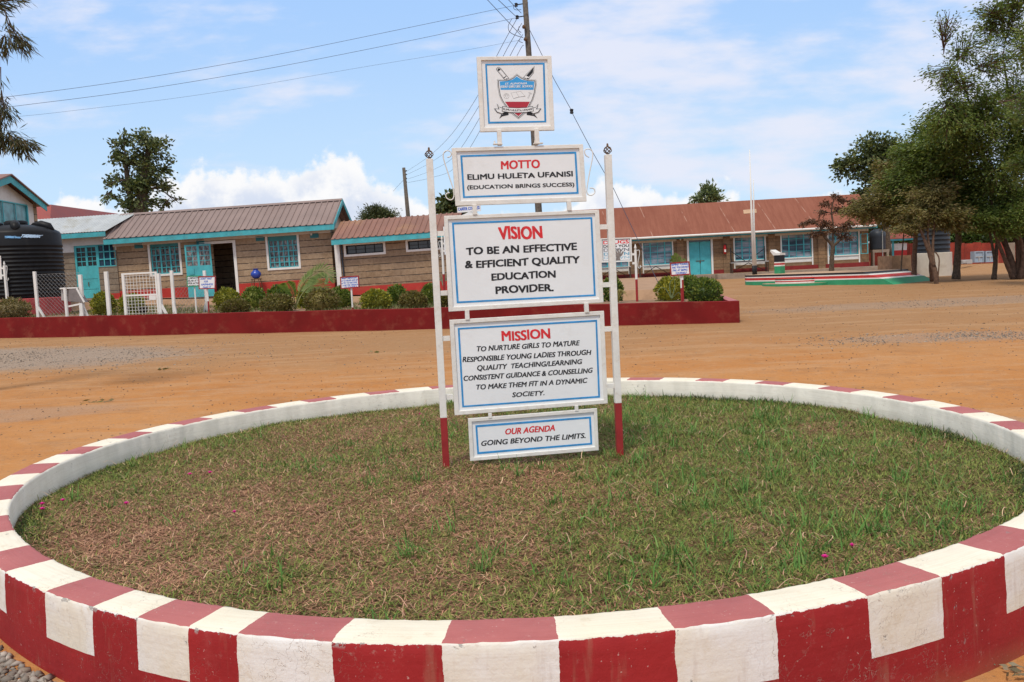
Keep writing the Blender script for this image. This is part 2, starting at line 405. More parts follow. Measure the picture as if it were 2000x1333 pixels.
def grille_glass():
    m = bpy.data.materials.new('glass_patterned_curtain'); m.use_nodes = True; t = NT(m.node_tree); b = t.N['Principled BSDF']
    oc = t.n('ShaderNodeTexCoord').outputs['Object']; x, y, z = t.sep(oc)
    fold = t.noise(t.comb(t.math('MULTIPLY', x, 6), 0.0, t.math('MULTIPLY', z, 2.2)), 1.8, 5, .7)
    cc = t.ramp(fold, [(.38, (.02, .022, .026)), (.5, (.13, .12, .12)), (.64, (.36, .33, .32))])
    t.put(b.inputs['Base Color'], cc); b.inputs['Roughness'].default_value = .25; b.inputs['Specular IOR Level'].default_value = .45
    return m
M['glass_grille'] = grille_glass()

# ---- ground material: orange murram with worn tracks and grey gravel patches
def ground_mat():
    m = bpy.data.materials.new('murram_ground'); m.use_nodes = True; t = NT(m.node_tree); b = t.N['Principled BSDF']
    oc = t.n('ShaderNodeTexCoord').outputs['Object']; x, y, z = t.sep(oc)
    n1 = t.noise(oc, .35, 6, .6); n2 = t.noise(oc, 3.2, 8, .7); n3 = t.noise(oc, 28, 5, .7)
    cc = t.mix(t.sm(n1, .35, .65), (.43, .178, .05), (.48, .222, .075))
    cc = t.mix(t.math('MULTIPLY', t.sm(n2, .42, .7), .5), cc, (.42, .235, .115))
    far = t.math('MULTIPLY', t.sm(t.math('ADD', y, t.math('MULTIPLY', t.math('SUBTRACT', n1, .5), 9)), 12, 20), .78)
    cc = t.mix(far, cc, (.295, .172, .085))
    vs_ = t.n('ShaderNodeMapping'); t.L.new(oc, vs_.inputs[0]); vs_.inputs['Scale'].default_value = (.25, 1.4, 1); vs_.inputs['Rotation'].default_value = (0, 0, R(-12))
    mot = t.sm(t.noise(oc, 1.15, 7, .72), .5, .68)
    cc = t.mix(t.math('MULTIPLY', mot, .55), cc, (.31, .15, .062))
    cc = t.mix(t.math('MULTIPLY', t.sm(t.noise(oc, 6.5, 6, .75), .52, .7), .4), cc, (.56, .33, .17))
    tr = t.sm(t.noise(vs_.outputs[0], 1.5, 5, .6), .5, .62)
    cc = t.mix(t.math('MULTIPLY', tr, .28), cc, (.5, .31, .17))
    def patch(cx, cy, rx, ry, rot=0):
        dx = t.math('SUBTRACT', x, cx); dy = t.math('SUBTRACT', y, cy)
        c_, s_ = math.cos(rot), math.sin(rot)
        a = t.math('ADD', t.math('MULTIPLY', dx, c_ / rx), t.math('MULTIPLY', dy, s_ / rx))
        b_ = t.math('ADD', t.math('MULTIPLY', dx, -s_ / ry), t.math('MULTIPLY', dy, c_ / ry))
        d = t.math('ADD', t.math('MULTIPLY', a, a), t.math('MULTIPLY', b_, b_))
        return t.sm(t.math('ADD', d, t.math('MULTIPLY', t.math('SUBTRACT', n2, .5), 1.6)), 1.25, .45)
    g = patch(-12.8, 20.6, 6.2, 2.9, R(-14))
    for a in ((8.0, 16.0, 2.2, .9, R(-5)), (13, 24.5, 7, 1.6, R(2)), (2.2, 10.35, 2.6, .42, R(-20)), (4.6, 8.6, 1.6, .5, R(-50)), (-3.2, 3.6, .5, 1.5, R(35)), (-7.2, 11.2, 2.4, .9, 0.2)):
        g = t.math('MAXIMUM', g, t.math('MULTIPLY', patch(*a), .5))
    gn = t.noise(oc, 45, 3, .8)
    gcol = t.mix(t.sm(gn, .35, .65), (.19, .155, .125), (.38, .33, .275))
    cc = t.mix(t.math('MULTIPLY', g, .72), cc, gcol)
    peb = t.math('MAXIMUM', t.sm(t.noise(oc, 13, 3, .5), .67, .71), t.sm(t.noise(oc, 34, 2, .5), .66, .7))
    cc = t.mix(t.math('MULTIPLY', peb, .6), cc, (.16, .1, .07))
    cc = t.mix(t.math('MULTIPLY', t.sm(n3, .45, .75), .35), cc, (.26, .14, .07))
    t.put(b.inputs['Base Color'], cc); b.inputs['Roughness'].default_value = .95; b.inputs['Specular IOR Level'].default_value = .1
    bp = t.n('ShaderNodeBump'); bp.inputs['Strength'].default_value = .7; bp.inputs['Distance'].default_value = .03
    t.L.new(t.math('ADD', n2, t.math('MULTIPLY', n3, .5)), bp.inputs['Height']); t.L.new(bp.outputs[0], b.inputs['Normal'])
    return m
M['ground'] = ground_mat()

# ------------------------------------------------------------------ ground sheet
gx = np.unique(np.concatenate([np.linspace(-400, -40, 12), np.linspace(-40, 40, 81), np.linspace(40, 400, 12)]))
gy = np.unique(np.concatenate([np.linspace(-30, 0, 8), np.linspace(0, 80, 90), np.linspace(80, 900, 20)]))
GX, GY = np.meshgrid(gx, gy)
GZ = ground_z(GX, GY) + .012 * np.sin(GX * 1.7 + GY * .9) * np.sin(GY * 1.3)
nx, ny = len(gx), len(gy)
idx = np.arange(nx * ny).reshape(ny, nx)
gq = np.stack([idx[:-1, :-1], idx[:-1, 1:], idx[1:, 1:], idx[1:, :-1]], -1).reshape(-1, 4)
tag(np_mesh('ground', np.stack([GX, GY, GZ], -1).reshape(-1, 3), gq, M['ground'], smooth=True), kind='structure')

# ------------------------------------------------------------------ round planter wall
RC = (.05, 6.25); RCO = [3.2297, .0071, .035, .012, .0065, -.0124, .0211, .0103, -.0149, -.0086, -.014]; RWID = .2108; RTOP = .45
def r_in(t):
    t = np.asarray(t, float); r = np.full_like(t, RCO[0])
    for j in range(1, 6): r = r + RCO[2 * j - 1] * np.cos(j * t) + RCO[2 * j] * np.sin(j * t)
    return r
BND = [207.2, 214, 220.7, 226.9, 234.1, 240, 244.4, 248.7, 252.2, 258.3, 264.6, 270.9, 277.4, 283.6, 290.1, 296.3, 303.1, 309.6, 317, 325.9, 334.8, 343.6, 352.5, 357.9, 364.2, 369.3, 375, 381.2, 387.6, 394, 400.7, 406, 411.9, 417, 423.6, 429.7, 435.8, 442, 448.1, 454.3, 460.4, 466.6, 472.7, 478.3, 484.6, 490, 496, 502.2, 508.3, 514.1, 520.1, 525.2, 530.5, 535.4, 540.7, 546.5, 552.4, 559.7, 567.2]
def ring_wall():
    NTH = 900
    th = np.radians(np.linspace(207.2, 567.2, NTH + 1)); u = np.interp(np.degrees(th), BND, np.arange(len(BND)))
    ri = r_in(th); jit = lambda s, a: np.array([a * (math.sin(i * .37 * s) + math.sin(i * 1.13 * s + 1) + .8 * math.sin(i * 2.9 * s + 2)) for i in range(NTH + 1)]) / 2
    ro = ri + RWID
    prof = [(ri + .012, np.full_like(ri, .1)), (ri + .004 + jit(1, .002), np.full_like(ri, RTOP - .02)), (ri + .009 + jit(1.3, .003), RTOP - .004 + jit(.7, .002)), (ri + .022, np.full_like(ri, RTOP)),
            (ro - .016, np.full_like(ri, RTOP)), (ro - .006 + jit(1.1, .0028), RTOP - .003 + jit(.9, .002)), (ro - .001 + jit(1.6, .0022), np.full_like(ri, RTOP - .012)), (ro + .002, np.full_like(ri, RTOP - .05)), (ro + .01, np.full_like(ri, .2)), (ro + .02, np.full_like(ri, -.15))]
    V = []; U = []
    for r, z in prof:
        V.append(np.stack([RC[0] + r * np.cos(th), RC[1] + r * np.sin(th), z], -1)); U.append(u)
    V = np.concatenate(V); U = np.concatenate(U); n = NTH + 1; q = []; mi = []
    for a in range(len(prof) - 1):
        i = np.arange(NTH) + a * n
        q.append(np.stack([i, i + n, i + n + 1, i + 1], -1)); mi += [1 if a < 2 else (0 if a < 5 else 2)] * NTH
    def paint(kind):
        m = bpy.data.materials.new({'t': 'coping_blocks', 'o': 'side_blocks', 'i': 'inner_white'}[kind]); m.use_nodes = True; t = NT(m.node_tree); b = t.N['Principled BSDF']
        oc = t.n('ShaderNodeTexCoord').outputs['Object']; x, y, z = t.sep(oc)
        n1 = t.noise(oc, 3, 6, .6); n2 = t.noise(oc, 30, 6, .7); n3 = t.noise(oc, 120, 3, .6)
        cream = t.mix(t.sm(n1, .35, .7), (.80, .74, .60), (.75, .68, .53)) if kind == 't' else t.mix(t.sm(n1, .35, .68), (.74, .73, .70), (.70, .65, .54))
        cream = t.mix(t.math('MULTIPLY', t.sm(t.noise(oc, 7, 8, .7), .56, .72), .5), cream, (.52, .41, .26))
        if kind != 'i':
            uu = t.n('ShaderNodeAttribute', attribute_name='blk').outputs[2]
            wob = t.math('ADD', t.math('MULTIPLY', t.math('SUBTRACT', t.noise(oc, 12, 3), .5), .06), t.math('MULTIPLY', t.math('SUBTRACT', n3, .5), .012))
            par = t.math('MODULO', t.math('FLOOR', t.math('ADD', uu, wob)), 2.0)   # 0 = red on top
            if kind == 't':
                red = t.mix(t.sm(n1, .3, .7), (.37, .105, .1), (.43, .135, .125)); isred = t.math('SUBTRACT', 1.0, par)  # coping red paler than the sides: sky gloss put into the colour, plus fading
                red = t.mix(t.math('MULTIPLY', t.sm(n2, .58, .76), .5), red, (.55, .3, .26))
            else:
                red = t.mix(t.sm(n1, .3, .7), (.265, .018, .02), (.33, .024, .025))
                red = t.mix(t.math('MULTIPLY', t.sm(t.noise(oc, 5, 8, .72), .55, .8), .45), red, (.42, .1, .09))
                zb = t.math('MULTIPLY_ADD', x, -.0125, .237)
                band = t.math('LESS_THAN', t.math('ADD', z, t.math('MULTIPLY', wob, .08)), zb)
                lip = t.math('GREATER_THAN', t.math('ADD', z, t.math('MULTIPLY', t.math('SUBTRACT', n2, .5), .02)), RTOP - .0075)
                isred = t.math('MAXIMUM', t.math('MULTIPLY', par, t.math('SUBTRACT', 1.0, lip)), band)
            cc = t.mix(isred, cream, red)
            spk = t.math('MULTIPLY', isred, t.sm(t.noise(oc, 75, 2, .5), .71, .75))
            cc = t.mix(t.math('MULTIPLY', spk, .5), cc, (.6, .45, .4))
        else:
            cc = t.mix(.1, (.82, .77, .66), cream)
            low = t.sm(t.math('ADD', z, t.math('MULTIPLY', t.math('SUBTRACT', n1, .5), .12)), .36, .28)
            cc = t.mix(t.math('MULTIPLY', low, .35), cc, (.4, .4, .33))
        rr = t.n('ShaderNodeVectorMath', operation='LENGTH'); t.L.new(t.comb(t.math('SUBTRACT', x, RC[0]), t.math('SUBTRACT', y, RC[1]), 0.0), rr.inputs[0])
        chip = t.math('MULTIPLY', t.sm(t.noise(oc, 9, 7, .75), .635, .66), t.sm(t.noise(oc, 1.6, 2), .47, .54))
        lipz = t.math('MULTIPLY', t.sm(z, RTOP - .03, RTOP - .008), t.sm(t.noise(oc, 17, 4, .7), .6, .64)) if kind == 'o' else 0.0
        chip = t.math('MAXIMUM', chip, lipz)
        strokes = t.noise(t.comb(t.math('MULTIPLY', t.math('ARCTAN2', t.math('SUBTRACT', y, RC[1]), t.math('SUBTRACT', x, RC[0])), 5.0), t.math('MULTIPLY', z, 60.0), t.math('MULTIPLY', rr.outputs[1], 55.0)), 1.6, 5, .6)
        cc = t.mix(t.math('MULTIPLY', t.sm(strokes, .4, .75), .3), cc, t.mix(1, cc, (.72, .66, .6), 'MULTIPLY'))
        cc = t.mix(t.math('MULTIPLY', chip, .85), cc, (.30, .28, .26))
        vo = t.n('ShaderNodeTexVoronoi', feature='DISTANCE_TO_EDGE'); vo.inputs['Scale'].default_value = 2.6
        t.L.new(t.n('ShaderNodeVectorMath', operation='ADD').outputs[0], vo.inputs['Vector'])
        va = vo.inputs['Vector'].links[0].from_node; t.L.new(oc, va.inputs[0]); t.L.new(t.noise(oc, 6, 4, .6, col=True), va.inputs[1])
        crk = t.math('MULTIPLY', t.sm(vo.outputs[0], .006, .001), t.sm(t.noise(oc, 1.1, 2), .5, .6))
        cc = t.mix(t.math('MULTIPLY', crk, .6), cc, (.4, .3, .24))
        if kind == 'o':
            ang = t.math('ARCTAN2', t.math('SUBTRACT', y, RC[1]), t.math('SUBTRACT', x, RC[0]))
            drip = t.noise(t.comb(t.math('MULTIPLY', ang, 42.0), t.math('MULTIPLY', z, 1.6), 0.0), 1.3, 4, .6)
            cc = t.mix(t.math('MULTIPLY', t.sm(drip, .56, .72), .28), cc, (.33, .2, .13))
            scuff = t.math('MULTIPLY', t.sm(t.noise(oc, 21, 8, .78), .57, .66), t.sm(t.noise(oc, 2.3, 3), .48, .6))
            cc = t.mix(t.math('MULTIPLY', scuff, .3), cc, (.45, .34, .28))
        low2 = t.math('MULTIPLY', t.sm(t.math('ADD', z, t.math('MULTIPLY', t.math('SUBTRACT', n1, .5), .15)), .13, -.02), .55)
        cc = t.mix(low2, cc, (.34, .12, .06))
        t.put(b.inputs['Base Color'], cc); t.put(b.inputs['Roughness'], t.math('MULTIPLY_ADD', n1, .25, .55)); b.inputs['Specular IOR Level'].default_value = .16 if kind != 't' else .3
        bp = t.n('ShaderNodeBump'); bp.inputs['Strength'].default_value = .55; bp.inputs['Distance'].default_value = .006
        h = t.math('ADD', t.math('ADD', n2, t.math('MULTIPLY', n1, 1.6)), t.math('MULTIPLY', chip, -1.2))
        t.L.new(t.math('SUBTRACT', h, t.math('MULTIPLY', crk, .6)), bp.inputs['Height']); t.L.new(bp.outputs[0], b.inputs['Normal'])
        return m
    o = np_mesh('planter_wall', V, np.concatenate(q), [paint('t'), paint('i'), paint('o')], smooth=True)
    o.data.polygons.foreach_set('material_index', mi)
    a = o.data.attributes.new('blk', 'FLOAT', 'POINT'); a.data.foreach_set('value', U.astype(np.float32))
    tag(o, 'low round planter wall painted in red and white blocks around the grass', 'planter wall')
ring_wall()

# ---- soil and grass inside
def fld(x, y, s=1.0, ph=0.0):
    return (np.sin(1.9 * s * x + 1.3 * s * y + ph) + np.sin(-1.1 * s * x + 2.3 * s * y + 1.7 + ph) + np.sin(3.1 * s * x - .7 * s * y + 4.1 + ph) + .7 * np.sin(4.3 * s * x + 3.7 * s * y + .5 + ph) + .7 * np.sin(-5.1 * s * x + 4.4 * s * y + 2.9)) / 4.4
def soil_z(x, y):
    r = np.hypot(np.asarray(x) - RC[0], np.asarray(y) - RC[1])
    return .275 + .02 * fld(x, y, 1.2) + .006 * fld(x, y, 6) - .0 * r
def dryness(x, y):
    d = .42 + .42 * fld(x, y, .9, .6) + .3 * fld(x, y, 3.1, 2.0)
    d = d + .42 * np.exp(-(((x + 1.35) / 1.35) ** 2 + ((y - 5.0) / 1.5) ** 2)) - .34 * sstep(-.2, .9, x) - .06
    r = np.hypot(x - RC[0], y - RC[1]); d = d - .35 * sstep(2.8, 3.2, r)
    return np.clip(d, 0, 1)
na, nr = 160, 60
TH, RR = np.meshgrid(np.linspace(0, 2 * np.pi, na, endpoint=False), np.linspace(0, 1, nr))
RX = RR * (r_in(TH) + .01); SX = RC[0] + RX * np.cos(TH); SY = RC[1] + RX * np.sin(TH)
ii = np.arange(na * nr).reshape(nr, na); jj = np.roll(ii, -1, 1)
def soil_mat():
    m = bpy.data.materials.new('lawn_soil'); m.use_nodes = True; t = NT(m.node_tree); b = t.N['Principled BSDF']
    oc = t.n('ShaderNodeTexCoord').outputs['Object']
    cc = t.mix(t.sm(t.noise(oc, 14, 7, .75), .35, .65), (.085, .05, .026), (.22, .135, .075))
    cc = t.mix(t.math('MULTIPLY', t.sm(t.noise(oc, 2, 4), .5, .7), .5), cc, (.05, .06, .02))
    t.put(b.inputs['Base Color'], cc); b.inputs['Roughness'].default_value = 1; b.inputs['Specular IOR Level'].default_value = .05
    return m
tag(np_mesh('soil', np.stack([SX, SY, soil_z(SX, SY)], -1).reshape(-1, 3), np.stack([ii[:-1], jj[:-1], jj[1:], ii[1:]], -1).reshape(-1, 4), soil_mat(), smooth=True), kind='structure')

def blades(px_, py_, pz_, length, width, elev, azim, curl, c):
    """each blade: 2 quads, bent; arrays of n"""
    n = len(px_); d = np.stack([np.cos(azim), np.sin(azim)], -1); s = np.stack([-np.sin(azim), np.cos(azim)], -1)
    V = np.zeros((n, 6, 3), np.float32); pos = np.stack([px_, py_, pz_], -1); e = elev.copy(); p = pos.copy()
    for kx in range(3):
        wd = width * (1.0, .8, .12)[kx] / 2
        off = np.concatenate([s * wd[:, None], np.zeros((n, 1))], 1)
        V[:, kx * 2] = p - off; V[:, kx * 2 + 1] = p + off
        st = length / 2
        p = p + np.concatenate([d * (np.cos(e) * st)[:, None], (np.sin(e) * st)[:, None]], 1); e = e - curl
    base = np.arange(n)[:, None] * 6
    F = np.concatenate([base + np.array([[0, 1, 3, 2]]), base + np.array([[2, 3, 5, 4]])], 0)
    return V.reshape(-1, 3), F, np.repeat(c, 6, 0)
def in_ring(n, bias=None):
    t = rng.uniform(0, 2 * np.pi, n); r = np.sqrt(rng.uniform(0, 1, n)) * (r_in(t) - .005)
    return RC[0] + r * np.cos(t), RC[1] + r * np.sin(t)
def pick(pal, n): return np.array(pal)[rng.integers(0, len(pal), n)]
DRY = [(.34, .2, .13), (.25, .14, .09), (.40, .255, .165), (.18, .1, .065), (.33, .18, .125), (.44, .3, .19)]
GRN = [(.115, .14, .035), (.085, .118, .028), (.15, .165, .05), (.066, .09, .024), (.18, .17, .06)]
TALL = [(.09, .165, .03), (.12, .19, .04), (.07, .13, .024), (.155, .205, .05)]
x_, y_ = in_ring(260000); dd = dryness(x_, y_); isd = rng.uniform(0, 1, len(x_)) < .1 + .85 * dd
n_ = len(x_); c_ = np.where(isd[:, None], pick(DRY, n_) * np.array([1.35, 1.2, 1.08]), pick(GRN, n_) * np.array([1.55, 1.62, 1.3]))
L_ = np.where(isd, rng.uniform(.02, .06, n_), rng.uniform(.018, .05, n_)); W_ = rng.uniform(.0028, .006, n_)
E_ = np.where(isd, rng.uniform(-.05, .45, n_), rng.uniform(.1, .95, n_))
v1 = blades(x_, y_, soil_z(x_, y_) + rng.uniform(0, .012, n_), L_, W_, E_, rng.uniform(0, 6.28, n_), rng.uniform(.0, .5, n_), c_)
tag(np_mesh('lawn_turf', v1[0], v1[1], attr_mat('turf_blades', .15), colors=v1[2]), 'matted short grass, dry brown on the left and greener on the right, inside the planter', 'grass', kind='stuff')
# taller tufts, mostly on the right
cx_, cy_ = in_ring(2600); keep = rng.uniform(0, 1, 2600) < np.clip(.5 - 1.25 * dryness(cx_, cy_) + .25 * sstep(0, 1, cx_) - .5 * sstep(2.6, 3.1, np.hypot(cx_ - RC[0], cy_ - RC[1])) + .8 * fld(cx_, cy_, 2.2, 1.0), .015, .85); cx_, cy_ = cx_[keep], cy_[keep]
hand = [on_z(px, py, .28) for px, py in ((1010, 930), (985, 915), (1080, 985), (600, 905), (690, 870), (1140, 935), (1195, 985), (880, 790), (385, 850), (1350, 765), (1500, 775), (1555, 775), (1245, 900), (1450, 960), (930, 1110), (970, 1085), (795, 1085), (620, 925), (815, 940), (1710, 1040), (1600, 1030), (1870, 1000), (1840, 800), (1790, 800), (1060, 915), (1110, 920), (650, 880), (1700, 815), (940, 905))]
cx_ = np.concatenate([cx_] + [[h.x] * 3 for h in hand]); cy_ = np.concatenate([cy_] + [[h.y] * 3 for h in hand])
nb = rng.integers(4, 12, len(cx_)); bx = np.repeat(cx_, nb); by = np.repeat(cy_, nb); n_ = len(bx)
bx = bx + rng.normal(0, .035, n_); by = by + rng.normal(0, .035, n_); ok = np.hypot(bx - RC[0], by - RC[1]) < r_in(np.arctan2(by - RC[1], bx - RC[0])) - .01; bx, by = bx[ok], by[ok]; n_ = len(bx)
v2_ = blades(bx, by, soil_z(bx, by), rng.uniform(.045, .12, n_) * rng.choice([.7, 1, 1.5], n_), rng.uniform(.0045, .009, n_), rng.uniform(.45, 1.35, n_), rng.uniform(0, 6.28, n_), rng.uniform(.1, .7, n_), pick(TALL, n_) * np.array([1.15, 1.4, 1.5]))
tag(np_mesh('tall_grass', v2_[0], v2_[1], attr_mat('tall_blades', .3, .6), colors=v2_[2]), 'taller green grass tufts standing up out of the matted lawn', 'grass', kind='stuff')
# pale dead runners lying on the mat
def runners(n):
    x, y = in_ring(n); V = []; F = []; C = []; o = 0
    for i in range(n):
        a = rng.uniform(0, 6.28); k_ = rng.normal(0, 14); st = rng.uniform(.008, .022); z = float(soil_z(x[i], y[i])) + rng.uniform(.015, .04); p = np.array([x[i], y[i], z]); wd = rng.uniform(.0012, .0024)
        c = np.array(DRY[rng.integers(0, 6)]) * 1.25; ns = 9; zs = rng.uniform(-.004, .004)
        for j in range(ns):
            s = np.array([-math.sin(a), math.cos(a), 0]) * wd; V += [p - s, p + s]; C += [c, c]
            p = p + np.array([math.cos(a) * st, math.sin(a) * st, zs + .008 * math.sin(j * .8)]); a += k_ * st * rng.uniform(.6, 1.4)
            if j: F.append([o + 2 * j - 2, o + 2 * j - 1, o + 2 * j + 1, o + 2 * j])
        o += 2 * ns
    return np.array(V), np.array(F), np.array(C)
v3 = runners(1300)
tag(np_mesh('dead_runners', v3[0], v3[1], attr_mat('straw', 0), colors=v3[2]), 'pale curling dead grass runners lying on the lawn', 'grass', kind='stuff')
# ragged green edge plants against the wall
t_ = rng.uniform(0, 2 * np.pi, 15000); w_ = .5 + .5 * np.sin(t_ * 9 + 1.3 * np.sin(t_ * 4)); t_ = t_[rng.uniform(0, 1, 15000) < .25 + .75 * w_ ** 2]; n_ = len(t_); r_ = r_in(t_) - np.abs(rng.normal(0, .07, n_)) - .015
bx = RC[0] + r_ * np.cos(t_); by = RC[1] + r_ * np.sin(t_); lush = .6 + .6 * sstep(.5, 2.5, bx)
v4 = blades(bx, by, soil_z(bx, by), rng.uniform(.025, .06, n_) * lush * (.5 + .8 * (.5 + .5 * np.sin(t_ * 9 + 1.3 * np.sin(t_ * 4)))), rng.uniform(.004, .008, n_), rng.uniform(.2, 1.3, n_), rng.uniform(0, 6.28, n_), rng.uniform(0, .6, n_), pick([(.05, .085, .028), (.07, .11, .035), (.04, .06, .022), (.1, .11, .05)], n_))
tag(np_mesh('edge_weeds', v4[0], v4[1], attr_mat('weed_leaves', .2), colors=v4[2]), 'ragged dark green weeds along the inner foot of the planter wall', 'weeds', kind='stuff')
# pink flowers
FM = mat('magenta_petals', (.6, .01, .22), .5, .1); ST = mat('flower_stem', (.06, .1, .03), .7, .1)
for i, (px, py, lab) in enumerate([(123, 981, 'magenta flower nearest the left inner wall, right of a pair'), (83, 990, 'upper of two magenta flowers close together at the left wall'), (83, 1000, 'lower of two magenta flowers close together at the left wall'), (247, 986, 'lone magenta flower in dry grass at far left centre'), (371, 926, 'magenta flower left of another one in the dry grass'), (410, 921, 'magenta flower right of another one in the dry grass'), (251, 885, 'magenta flower against the shaded inner wall at upper left'), (458, 1002, 'magenta flower alone in the broad dry patch'), (1611, 1089, 'larger magenta flower near the right front wall'), (1664, 1066, 'tiny magenta bud beyond the larger flower on the right'), (820, 810, 'red flower left of the red post foot')]):
    p = on_z(px, py, .31); t = thing('pink_flower', lab, 'flower', (p.x, p.y, float(soil_z(p.x, p.y))), group='magenta flowers in the lawn')
    s = .7 if i in (7, 9, 10) else 1.0
    MB().tube([(0, 0, 0), (.004, 0, .02), (0, 0, .034)], .0012, 4).build('stem', ST, t)
    b = MB()
    for q in range(7):
        a = q * 6.283 / 7; r = .014 * s
        b.add([(0, 0, .034), (r * math.cos(a - .4), r * math.sin(a - .4), .04), (r * 1.25 * math.cos(a), r * 1.25 * math.sin(a), .046), (r * math.cos(a + .4), r * math.sin(a + .4), .04)], [[0, 1, 2, 3]])
    b.lathe([(.003, .033), (.008 * s, .038), (.009 * s, .045), (.003, .05)], 7); b.build('petals', FM, t)

# ------------------------------------------------------------------ plane frames, used to read sizes off a facade
class Fac:
    """local frame: x along the face, y away from the viewer, z up"""
    def __init__(s, P0, P1, level=False):
        P0 = Vector(P0); P1 = Vector(P1); x = P1 - P0
        if level: x.z = 0
        x.normalize(); y = Vector((-x.y, x.x, 0)).normalized(); z = x.cross(y)
        s.m = Matrix((x, y, z)).transposed().to_4x4(); s.m.translation = P0; s.i = s.m.inverted(); s.rot = s.m.to_3x3()
    def hit(s, px, py, off=0.0):
        """where the line of sight meets the plane local y = -off -> local x, z"""
        o = s.i @ Vector((0, 0, CAM_Z)); d = (s.i.to_3x3() @ ray(px, py)); t = (-off - o.y) / d.y; p = o + d * t
        return p.x, p.z
    def h3(s, px, py, off=0.0):
        x, z = s.hit(px, py, off); return (x, -off, z)
    def loc(s, P): return s.i @ Vector(P)

# ------------------------------------------------------------------ text
def _text_mesh(body, shear=0.0, bold=0.0, spacing=1.0):
    cu = bpy.data.curves.new('t', 'FONT'); cu.body = body; cu.shear = shear; cu.offset = bold; cu.space_character = spacing; cu.resolution_u = 3
    o = bpy.data.objects.new('t', cu); col.objects.link(o); bpy.context.view_layer.update()
    me = bpy.data.meshes.new_from_object(o.evaluated_get(bpy.context.evaluated_depsgraph_get()))
    bpy.data.objects.remove(o); bpy.data.curves.remove(cu); return me
_h = _text_mesh('H'); CAPH = max(v.co.y for v in _h.vertices)
def text(name, body, mat_, parent, bl, br, tl, y, shear=0.0, bold=0.0, bend=0.0, spacing=1.0):
    """lettering painted on a face: bl, br, tl are local (x, z) of baseline left, baseline right and cap top left"""
    me = _text_mesh(body, 0.0, 0.0, spacing); xs = [v.co.x for v in me.vertices]; x0, x1 = min(xs), max(xs)
    bl = Vector(bl); uu = Vector(br) - bl; vv = Vector(tl) - bl; ud = uu.normalized(); vd = vv.normalized()
    V = []; F = []; h = vv.length; n0 = len(me.vertices); nl_ = len(body)
    offs = [(0, 0)] + ([(bold * h * a, bold * h * b_) for a, b_ in ((-1, -.5), (1, -.5), (-1, .5), (1, .5), (.4, 0))] if bold else [])
    for kx, (ox, oy) in enumerate(offs):
        for v in me.vertices:
            s = (v.co.x - x0) / (x1 - x0); q = v.co.y / CAPH
            p = bl + uu * s + vv * ((q * (1 - bold)) * (1 + .04 * math.sin(s * nl_ * 1.9 + nl_)) + bold * .5 + bend * 4 * s * (1 - s) + .035 * math.sin(s * nl_ * 1.27 + 2 * nl_)); p = p + ud * (shear * q * h + ox) + vd * oy
            V.append((p.x, y - .00004 * kx, p.y))
        F += [[i + kx * n0 for i in f.vertices] for f in me.polygons]
    bpy.data.meshes.remove(me); me = bpy.data.meshes.new(name); me.from_pydata(V, [], F)
    me.materials.clear(); me.materials.append(mat_); me.name = name
    o = bpy.data.objects.new(name, me); col.objects.link(o); o.parent = parent; return o

# ------------------------------------------------------------------ the tall notice board
P0 = at(871.8, 915, 6.22); P1 = at(1211, 894.8, 6.36)
BF = Fac(P0, P1, level=True)
nb_ = thing('notice_board', 'tall white framed school notice board with five stacked panels on two red footed posts', 'notice board', matrix=BF.m)
def zz(ox, oy, s): return lambda x, y: (ox + x / s, oy + y / s)
def post(pxs, ysplit, fin, side):
    (xa, ya), (xb, yb) = pxs
    top = BF.hit(xa, ya); bot = BF.hit(xb, yb); w2 = .0235
    g = [(-w2, -w2), (w2, -w2), (w2, w2), (-w2, w2)]; zs = BF.hit(*ysplit)[1]; f = (zs - bot[1]) / (top[1] - bot[1]); xs = bot[0] + (top[0] - bot[0]) * f
    b = MB()
    b.mat(1); rings = [(bot[0], bot[1] - .12), (xs, zs)]
    for mi, (pa, pb) in ((1, ((bot[0], bot[1] - .12), (xs, zs))), (0, ((xs, zs), top))):
        b.mat(mi); vs = [(pa[0] + x, y, pa[1]) for x, y in g] + [(pb[0] + x, y, pb[1]) for x, y in g]
        b.add(vs, [[0, 1, 5, 4], [1, 2, 6, 5], [2, 3, 7, 6], [3, 0, 4, 7], [4, 5, 6, 7], [3, 2, 1, 0]])
    p = b.build('post', [M['frame'], M['postred']], nb_, bevel=.003)
    f = MB(); c = (top[0], 0, top[1])
    for q in range(6):
        path = []
        for s in range(9):
            u = s / 8; a = q * math.pi / 3 + u * 2.2; r = .024 * math.sin(math.pi * u) ** .8 + .004
            path.append((c[0] + r * math.cos(a), r * math.sin(a), c[2] + .006 + u * .052))
        f.tube(path, .0035, 5)
    f.lathe([(.012, 0), (.01, .006), (.006, .01)], 10, c); f.lathe([(.006, .054), (.008, .058), (.0065, .076), (.003, .08)], 10, c)
    f.build('finial', M['rust'], p)
    return top, bot
tL, bL = post(((838.6, 311), (871.8, 915)), (866.5, 815.8), None, 0)
tR, bR = post(((1187.1, 302.8), (1211, 894.8)), (1209.5, 787), None, 1)
def post_x(z, tp, bt): return bt[0] + (tp[0] - bt[0]) * (z - bt[1]) / (tp[1] - bt[1])

